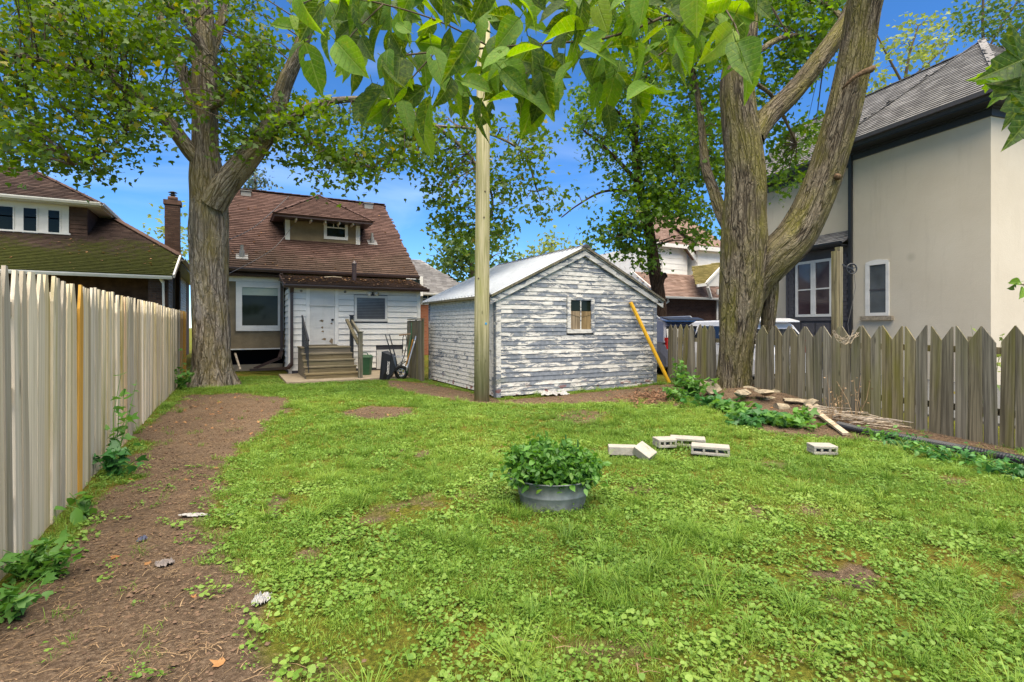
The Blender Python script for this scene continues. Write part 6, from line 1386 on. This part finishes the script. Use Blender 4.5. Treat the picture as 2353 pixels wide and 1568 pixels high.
# crumpled plastic
def crumple(name, label, u, v, w, d_, h, mat, sd):
    p = gp(u, v); n = 26; V_ = []; 
    for j in range(n):
        for i in range(n):
            x, y = (i/(n-1)-.5), (j/(n-1)-.5); r_ = math.hypot(x, y)*2; edge = .8+.5*float(fbm(np.array(math.atan2(y, x)*1.3+9), np.array(3.0), sd))
            z = abs(float(fbm(np.array(x*6+9), np.array(y*6+9), sd))-.5)*3*h*max(0, 1-r_**2*.55)+.004; V_.append(p+R_v*x*w*edge+F_*y*d_*edge+UPV*(z+.006))
    mb = MB(); mb.add(V_, [(j*n+i, j*n+i+1, (j+1)*n+i+1, (j+1)*n+i) for j in range(n-1) for i in range(n-1) if math.hypot((i+.5)/(n-1)-.5, (j+.5)/(n-1)-.5) < .32+.22*float(fbm(np.array(math.atan2(j-n/2, i-n/2)*1.6+9), np.array(7.7), sd))])
    return tag(mb.build(name, mat), label, 'litter')
crumple('plastic_sheet', 'crumpled white plastic sheet at the foot of the shed wall', 1272, 908, .7, .5, .10, m_plastic_w, 3)
crumple('plastic_bag', 'small crumpled clear-white bag at the edge of the bare earth', 600, 1385, .09, .13, .045, m_plastic_w, 5)
crumple('plastic_scrap', 'thin white plastic scrap stretched across the bare earth', 447, 1187, .24, .07, .02, m_plastic_w, 6)
crumple('cloth_scrap', 'small grey rag lying on the bare earth', 378, 1300, .11, .09, .04, M_plain('grey_rag', (.22, .19, .17), .9, .1), 8)
crumple('blue_scrap', 'little dark blue foil scrap on the bare earth', 325, 1245, .05, .09, .04, m_bluegray, 9)
crumple('paper_scrap', 'tiny white scrap in the grass left of the tub', 530, 1187, .06, .05, .02, m_plastic_w, 12)

# ------------------------------------------------------------------ weeds
def weed(name, label, base, specs, size, mat, tmpl=LEAF8, tf=LEAF8F, group=None, cat='plant', leaves=8):
    """specs: list of (dx, dy, height) stems"""
    w_ = thing(name, label, cat, base, group); C = []; mb = MB()
    for (dx, dy, h) in specs:
        tip = Vector(base)+Vector((dx, dy, h)); mid = Vector(base).lerp(tip, .5)+Vector((random.gauss(0,.03), random.gauss(0,.03), .04)); mb.tube([base, mid, tip], [.005, .004, .002], 5)
        for k in range(leaves):
            t_ = (k+.6)/leaves; c = Vector(base).lerp(mid, t_*2) if t_ < .5 else mid.lerp(tip, t_*2-1); C.append(tuple(c+Vector((random.gauss(0,.03), random.gauss(0,.03), random.gauss(0,.01)))))
    mb.build('stems', mat, w_); tag(link('leaves', leaf_mesh('leaves', np.array(C), size, tmpl, tf, .5), mat, w_), kind='stuff'); return w_
def bush(n, r, h0, h1): return [(random.gauss(0, r), random.gauss(0, r), random.uniform(h0, h1)) for _ in range(n)]
p = at_x(262, 1100, -1.08); p.z = gz(p.x, p.y); weed('climbing_weed', 'tall thin weed climbing the picket fence beside a new orange picket', p, [(.02,.25,.95),(.05,-.05,.75),(.12,.5,.85),(.03,.8,.55),(.1,.1,.5)], .10, m_weed, leaves=9)
p = at_x(268, 1125, -1.0); p.z = gz(p.x, p.y); weed('leafy_weed', 'bushy leafy weed at the foot of the climbing weed', p, bush(9, .13, .12, .36), .10, m_weed_d, leaves=6)
p = at_x(418, 925, -1.05); p.z = gz(p.x, p.y); weed('leafy_weed', 'green weed between the fence end and the maple trunk', p, [(.05,.1,.95),(0,.3,.6)]+bush(10, .16, .2, .55), .10, m_weed, leaves=8)
p = gp(545, 850); weed('leafy_weed', 'little weed on the far side of the maple trunk', p, bush(5, .06, .3, .6), .09, m_weed, leaves=7)
for k, (u, v, lab) in enumerate(((190,1195,'upright broad-leaved weed at the fence foot near the second orange picket'),)):
    p = gp(u, v); w_ = weed('broad_weed', lab, p, bush(7, .07, .10, .22), .14, m_weed, OVAL, OVALF, leaves=2)
for (u, v, n_, lab) in ((60,1330,14,'ragged weeds at the fence foot on the near bare earth'),(20,1420,12,'grassy weed clump at the corner of the near bare earth'),(120,1330,10,'low weed spreading from the fence over the bare earth')):
    p = gp(u, v); weed('ragged_weed', lab, p, bush(n_, .13, .06, .22), .06, m_weed, leaves=6)
# leafy tangle over the stones
for k, (u, v, n_, r_, h0, h1, sz, m_, lab) in enumerate(((1560,900,22,.12,.35,.75,.10,m_weed,'tall light green weed at the base of the yellow pole'),(1590,918,26,.2,.2,.5,.13,m_weed,'dark leafy weed in front of the tall light green one'),(1560,925,14,.16,.12,.3,.11,m_weed,'leafy weed on the bark chips side of the tangle'),
        (1640,935,26,.26,.06,.22,.13,m_weed_d,'low creeper left of the stones'),(1690,950,26,.26,.05,.2,.13,m_weed,'low creeper in front of the trunk'),(1745,965,26,.24,.05,.18,.13,m_weed_d,'low creeper below the log'),
        (1715,980,18,.22,.05,.16,.11,m_weed_d,'creeper edge reaching the lawn'),(1800,980,26,.24,.05,.18,.13,m_weed,'maple-like seedlings in front of the lowest stones'),(1845,975,14,.15,.08,.26,.12,m_weed,'bright seedlings beside the plank'),(1605,905,12,.12,.12,.3,.11,m_weed,'bright weed beside the topmost stone'))):
    p = gp(u, v); weed('creeping_weed', lab, p, bush(n_, r_, h0, h1), sz, m_, group='weeds over the stone pile', leaves=5)
for k in range(9):
    u = 2020+k*42; p = gp(u, 1012+k*11+random.uniform(-6, 12)); weed('fence_weed', ['low dark weeds where the drain pipe begins beside the plank','dark weeds second along the drain pipe','dark weeds third along the drain pipe','bright weeds in the middle of the drain pipe','dark weeds just past the middle of the drain pipe','dark weeds sixth along the drain pipe','bright weeds nearing the visible end of the drain pipe','dark weeds next to last along the drain pipe','dark weeds at the very end of the drain pipe'][k], p, bush(12, .16, .03, .16), .07, m_weed_d if k % 3 else m_weed, OVAL, OVALF, group='weeds along the drain pipe', leaves=5)
p = gp(2258, 790) if False else at_d(2258, 748, 8.2); p.z = .9; weed('yellow_shrub', 'bright yellow-green shoot showing over the pointed fence before the tan wall', (p.x, p.y, 0), [(random.gauss(0,.12), random.gauss(0,.12), random.uniform(1.25, 1.5)) for _ in range(6)], .10, m_leaf_p, leaves=9)
for k, (u, v) in enumerate(((1906,985),(1930,980),(1965,985))):
    p = gp(u, v-12); weed('dry_stalk', ('dry tan stalk standing before the fence under the wire coil', 'dry tan stalk in the middle of the three by the fence', 'dry tan stalk farthest along toward the drain pipe')[k], p, [(random.gauss(0,.08), random.gauss(0,.08), random.uniform(.4, .75)) for _ in range(5)], .03, m_straw, leaves=6, cat='dry plant')

# ------------------------------------------------------------------ lawn: grass, weeds, straw, leaves (uncountable)
SRC = {}
def src_coll(name, meshes, mat):
    c = bpy.data.collections.new(name)
    for k, me in enumerate(meshes): me.materials.append(mat); o = bpy.data.objects.new('%s_%02d' % (name, k), me); c.objects.link(o)
    return c
def scatter(name, label, pts, yaw, tilt, scl, idx, coll, cat):
    n = len(pts); me = bpy.data.meshes.new(name); me.vertices.add(n); me.vertices.foreach_set('co', np.ascontiguousarray(pts, np.float32).ravel())
    a = me.attributes.new('rot', 'FLOAT_VECTOR', 'POINT'); a.data.foreach_set('vector', np.stack([tilt[0], tilt[1], yaw], 1).astype(np.float32).ravel())
    a = me.attributes.new('scl', 'FLOAT', 'POINT'); a.data.foreach_set('value', scl.astype(np.float32)); a = me.attributes.new('idx', 'INT', 'POINT'); a.data.foreach_set('value', idx.astype(np.int32))
    o = bpy.data.objects.new(name, me); COL.objects.link(o); g = bpy.data.node_groups.new(name, 'GeometryNodeTree')
    g.interface.new_socket('Geometry', in_out='INPUT', socket_type='NodeSocketGeometry'); g.interface.new_socket('Geometry', in_out='OUTPUT', socket_type='NodeSocketGeometry')
    N_ = g.nodes; gi, go = N_.new('NodeGroupInput'), N_.new('NodeGroupOutput'); ip = N_.new('GeometryNodeInstanceOnPoints'); ci = N_.new('GeometryNodeCollectionInfo')
    ci.inputs['Collection'].default_value = coll; ci.inputs['Separate Children'].default_value = True; ci.inputs['Reset Children'].default_value = True; ip.inputs['Pick Instance'].default_value = True
    def na(nm, ty): q = N_.new('GeometryNodeInputNamedAttribute'); q.data_type = ty; q.inputs[0].default_value = nm; return q.outputs[0]
    er = N_.new('FunctionNodeEulerToRotation'); k = g.links.new; k(gi.outputs[0], ip.inputs['Points']); k(ci.outputs[0], ip.inputs['Instance']); k(na('rot', 'FLOAT_VECTOR'), er.inputs[0]); k(er.outputs[0], ip.inputs['Rotation']); k(na('scl', 'FLOAT'), ip.inputs['Scale']); k(na('idx', 'INT'), ip.inputs['Instance Index']); k(ip.outputs[0], go.inputs[0])
    md = o.modifiers.new('scatter', 'NODES'); md.node_group = g; return tag(o, label, cat, kind='stuff')
def tuft(k, n, h, w, r, lean):
    r_ = random.Random(k); mb = MB()
    for _ in range(n):
        a = r_.uniform(0, 6.28); d = r_.random()**.7*r; x, y = d*math.cos(a), d*math.sin(a); hh = h*r_.uniform(.55, 1.2); la = a+r_.gauss(0, .8); ln = lean*r_.uniform(.3, 1.4)*hh; s = Vector((-math.sin(la), math.cos(la), 0))*w*r_.uniform(.7, 1.2); o = Vector((x, y, -.01)); dr = Vector((math.cos(la), math.sin(la), 0))
        p1 = o+dr*ln*.25+UPV*hh*.55; p2 = o+dr*ln*.65+UPV*hh*.88; p3 = o+dr*ln*1.15+UPV*hh*(.98-.25*lean); mb.add([o-s, o+s, p1+s*.9, p1-s*.9, p2+s*.6, p2-s*.6, p3], [(0,1,2,3),(3,2,4,5),(5,4,6)])
    return mb.mesh('tuft')
def rosette(k, n, ls, h):
    r_ = random.Random(k); mb = MB()
    for _ in range(n):
        a = r_.uniform(0, 6.28); d = r_.random()**.6*(.055+.03*(k % 2)); c = Vector((d*math.cos(a), d*math.sin(a), r_.uniform(.3, 1)*h)); s = ls*r_.uniform(.6, 1.25); b_ = r_.uniform(0, 6.28); tl = r_.gauss(0, .3), r_.gauss(0, .3); M = Matrix.Rotation(b_, 3, 'Z') @ Matrix.Rotation(tl[0], 3, 'X') @ Matrix.Rotation(tl[1], 3, 'Y')
        out = [(0,-.42,.03),(.30,-.50,0),(.52,-.22,.05),(.42,.25,.04),(0,.6,-.05),(-.42,.25,.04),(-.52,-.22,.05),(-.30,-.50,0)]; vs = [c+(M @ Vector(q))*s for q in out]+[c-UPV*.004*0]
        mb.add(vs, [(8, q, (q+1) % 8) for q in range(8)])
    return mb.mesh('rosette')
def lawn_points(Ya, Yb, dens, mask, seed):
    g = np.random.default_rng(seed); A = .5*(1.62+1.12)*(Yb*Yb-Ya*Ya); n = int(A*dens); Y = np.sqrt(g.uniform(Ya*Ya, Yb*Yb, n)); X = g.uniform(-1.12, 1.62, n)*Y
    x, y = X*CS+Y*SN, -X*SN+Y*CS
    ok = (x > -1.14) & (x < np.where(y < 9.3, fence_x(y)-.06, 9.2)) & ~((x > 4.55) & (x < 8.95) & (y > 9.3)) & ~((x > 1.1) & (x < 4.6) & (y > 14.1)) & (y < 17) & ~((x < 1.4) & (y > 16.5))
    x, y = x[ok], y[ok]; m = mask(x, y); k = g.random(len(x)) < m; x, y = x[k], y[k]; return np.stack([x, y, terrain(x, y)], 1), g
d_l = lambda x, y: np.clip(1-1.35*dirt(x, y), .0, 1)
def gmask(x, y):
    near = np.clip((y*CS+x*SN-2.2)/3.2, 0, 1); n_ = fbm(x*2.3, y*2.3, 61, 3); return d_l(x, y)*np.clip(.42+.42*near+(n_-.5)*2.6, .05, 1)+.012
def cmask(x, y):
    near = np.clip(1.1-(y*CS+x*SN-2.0)/4.5, .10, .85); n_ = fbm(x*1.6, y*1.6, 77, 3); return (.25+.75*d_l(x, y))*near*np.clip((n_-.30)*2.6, 0.06, 1)*np.clip(1.15-dirt(x, y), .04, 1)
gs = src_coll('grass_tuft', [tuft(k, 16, .038+.006*k, .0017, .05, .9) for k in range(6)], m_grass); gf = src_coll('far_grass_tuft', [tuft(40+k, 16, .06, .0032, .07, .7) for k in range(5)], m_grass)
gc = src_coll('grass_clump', [tuft(80+k, 60, .13, .0022, .045, 1.2) for k in range(5)], m_grass); rs = src_coll('weed_rosette', [rosette(k, 5+2*(k % 4), .011+.006*(k % 4), .03+.008*(k % 3)) for k in range(8)], m_clover)
def lay(name, label, parts, coll, nv, smin, smax, cat, tiltamt=.15):
    P = np.concatenate([p for p, _ in parts]); g = parts[0][1]; n = len(P)
    return scatter(name, label, P, g.uniform(0, 6.28, n), (g.normal(0, tiltamt, n), g.normal(0, tiltamt, n)), g.uniform(smin, smax, n), g.integers(0, nv, n), coll, cat)
lay('lawn_grass', 'short lawn grass growing over the near yard', [lawn_points(1.5, 5.6, 780, gmask, 1)], gs, 6, .5, 1.05, 'grass')
lay('far_lawn_grass', 'short bright grass carpeting the yard towards the house and shed', [lawn_points(5.6, 15.2, 340, gmask, 2)], gf, 5, .5, 1.0, 'grass')
lay('grass_clumps', 'taller grass clumps dotted over the lawn', [lawn_points(1.8, 12, 14, lambda x, y: d_l(x, y)*np.clip((fbm(x*1.1, y*1.1, 91, 2)-.4)*5, .1, 1)+.01, 3)], gc, 5, .5, 1.05, 'grass')
lay('lawn_weeds', 'small round-leaved weeds spreading through the lawn', [lawn_points(1.7, 11, 230, cmask, 4)], rs, 8, .4, 1.05, 'weeds')
def straw(k, n):
    r_ = random.Random(k); mb = MB()
    for _ in range(n):
        a = r_.uniform(0, 6.28); l_ = .008+.06*r_.random()**3; c = Vector((r_.gauss(0, .09), r_.gauss(0, .09), .004+r_.random()*.008)); b_ = a+r_.gauss(0, .18); m_ = c+Vector((math.cos(a), math.sin(a), .15))*l_/2; w_ = r_.uniform(.001, .003); mb.beam(c, m_, w_, .001); mb.beam(m_, m_+Vector((math.cos(b_), math.sin(b_), -.15))*l_/2, w_, .001)
    return mb.mesh('straw')
ss = src_coll('straw_bit', [straw(k, 16) for k in range(6)], m_straw)
mats = src_coll('mat_leaf', [rosette(60+k, 22, .011+.003*(k % 3), .028) for k in range(6)], m_clover)
lay('lawn_mat', 'fine low leafy mat knitting the lawn together', [lawn_points(1.5, 5.6, 235, lambda x, y: d_l(x, y)*np.clip(.35+(fbm(x*2, y*2, 15, 3)-.4)*2.5, .1, 1)+.02, 11), lawn_points(5.6, 14, 150, lambda x, y: d_l(x, y)*np.clip(.35+(fbm(x*2, y*2, 15, 3)-.4)*2.5, .1, 1), 12)], mats, 6, .7, 1.5, 'weeds')
lay('straw_litter', 'dry straw and twig bits strewn over the bare earth', [lawn_points(1.7, 14, 60, lambda x, y: np.clip(dirt(x, y)*1.2-.1, .03, 1), 5)], ss, 6, .6, 1.5, 'litter', .05)
peb = []
for k in range(4):
    mb = MB(); r_ = random.Random(k+5)
    for _ in range(5):
        c = Vector((r_.gauss(0, .09), r_.gauss(0, .09), .003)); s = r_.uniform(.004, .012); mb.add([c+Vector((x*s*r_.uniform(.7,1.3), y*s*r_.uniform(.7,1.3), z*s*.7)) for x, y, z in ((1,0,0),(0,1,0),(-1,0,0),(0,-1,0),(0,0,1),(0,0,-1))], [(0,1,4),(1,2,4),(2,3,4),(3,0,4),(1,0,5),(2,1,5),(3,2,5),(0,3,5)])
    peb.append(mb.mesh('clod'))
lay('soil_clods', 'small clods and pebbles on the bare earth', [lawn_points(1.7, 10, 55, lambda x, y: np.clip(dirt(x, y)*1.3-.2, 0, 1), 6)], src_coll('soil_clod', peb, M_plain('clod', (.13, .085, .055), .95, .1, var=.5, scale=3)), 4, .6, 1.6, 'litter', .05)
def dead(k):
    r_ = random.Random(k); V_ = []; mb = MB(); pts = [(x*.9, y-.4, .25*(x*x)*r_.uniform(.3, 1.4)+.12*y*y*r_.uniform(-.5, 1.5)) for x, y, z in LEAF8]; mb.add([Vector(p)*.07+UPV*.008 for p in pts], [tuple(f) for f in LEAF8F]); return mb.mesh('dead_leaf')
ds = src_coll('dead_leaf', [dead(k) for k in range(6)], m_deadleaf)
pts_, g_ = lawn_points(1.8, 14.5, 10, lambda x, y: .07+.8*np.clip(dirt(x, y), 0, 1)*np.clip((y-1)/7, .15, 1), 8)
lay('fallen_leaves', 'scattered orange and tan fallen leaves on earth and lawn', [(pts_, g_)], ds, 6, .3, 1.0, 'leaves', .25)
lp = np.array(lean_pts); lay('roof_leaves', 'brown fallen leaves lying on the lean-to roof', [(lp, np.random.default_rng(3))], src_coll('roof_leaf', [dead(20+k) for k in range(6)], m_roofleaf), 6, .8, 1.6, 'leaves', .2)
rp_ = []
for _ in range(60):
    x_, y_ = random.uniform(XL+.3, XR-.3), random.uniform(GYm+.1, RY-.6)
    if dx0-.5 < x_ < dx1+.5 and y_ > 18.9: continue
    rp_.append((x_, y_, GZm+(y_-GYm)*(RZ-GZm)/(RY-GYm)+.03))
for _ in range(70):
    x_, y_ = random.uniform(-9, -2.2), random.uniform(19.3, 21.7); rp_.append((x_, y_, zf(y_)+.03))
lay('ridge_leaves', 'a few yellow leaves caught on the neighbouring roofs', [(np.array(rp_), np.random.default_rng(4))], ds, 6, .8, 1.4, 'leaves', .3)
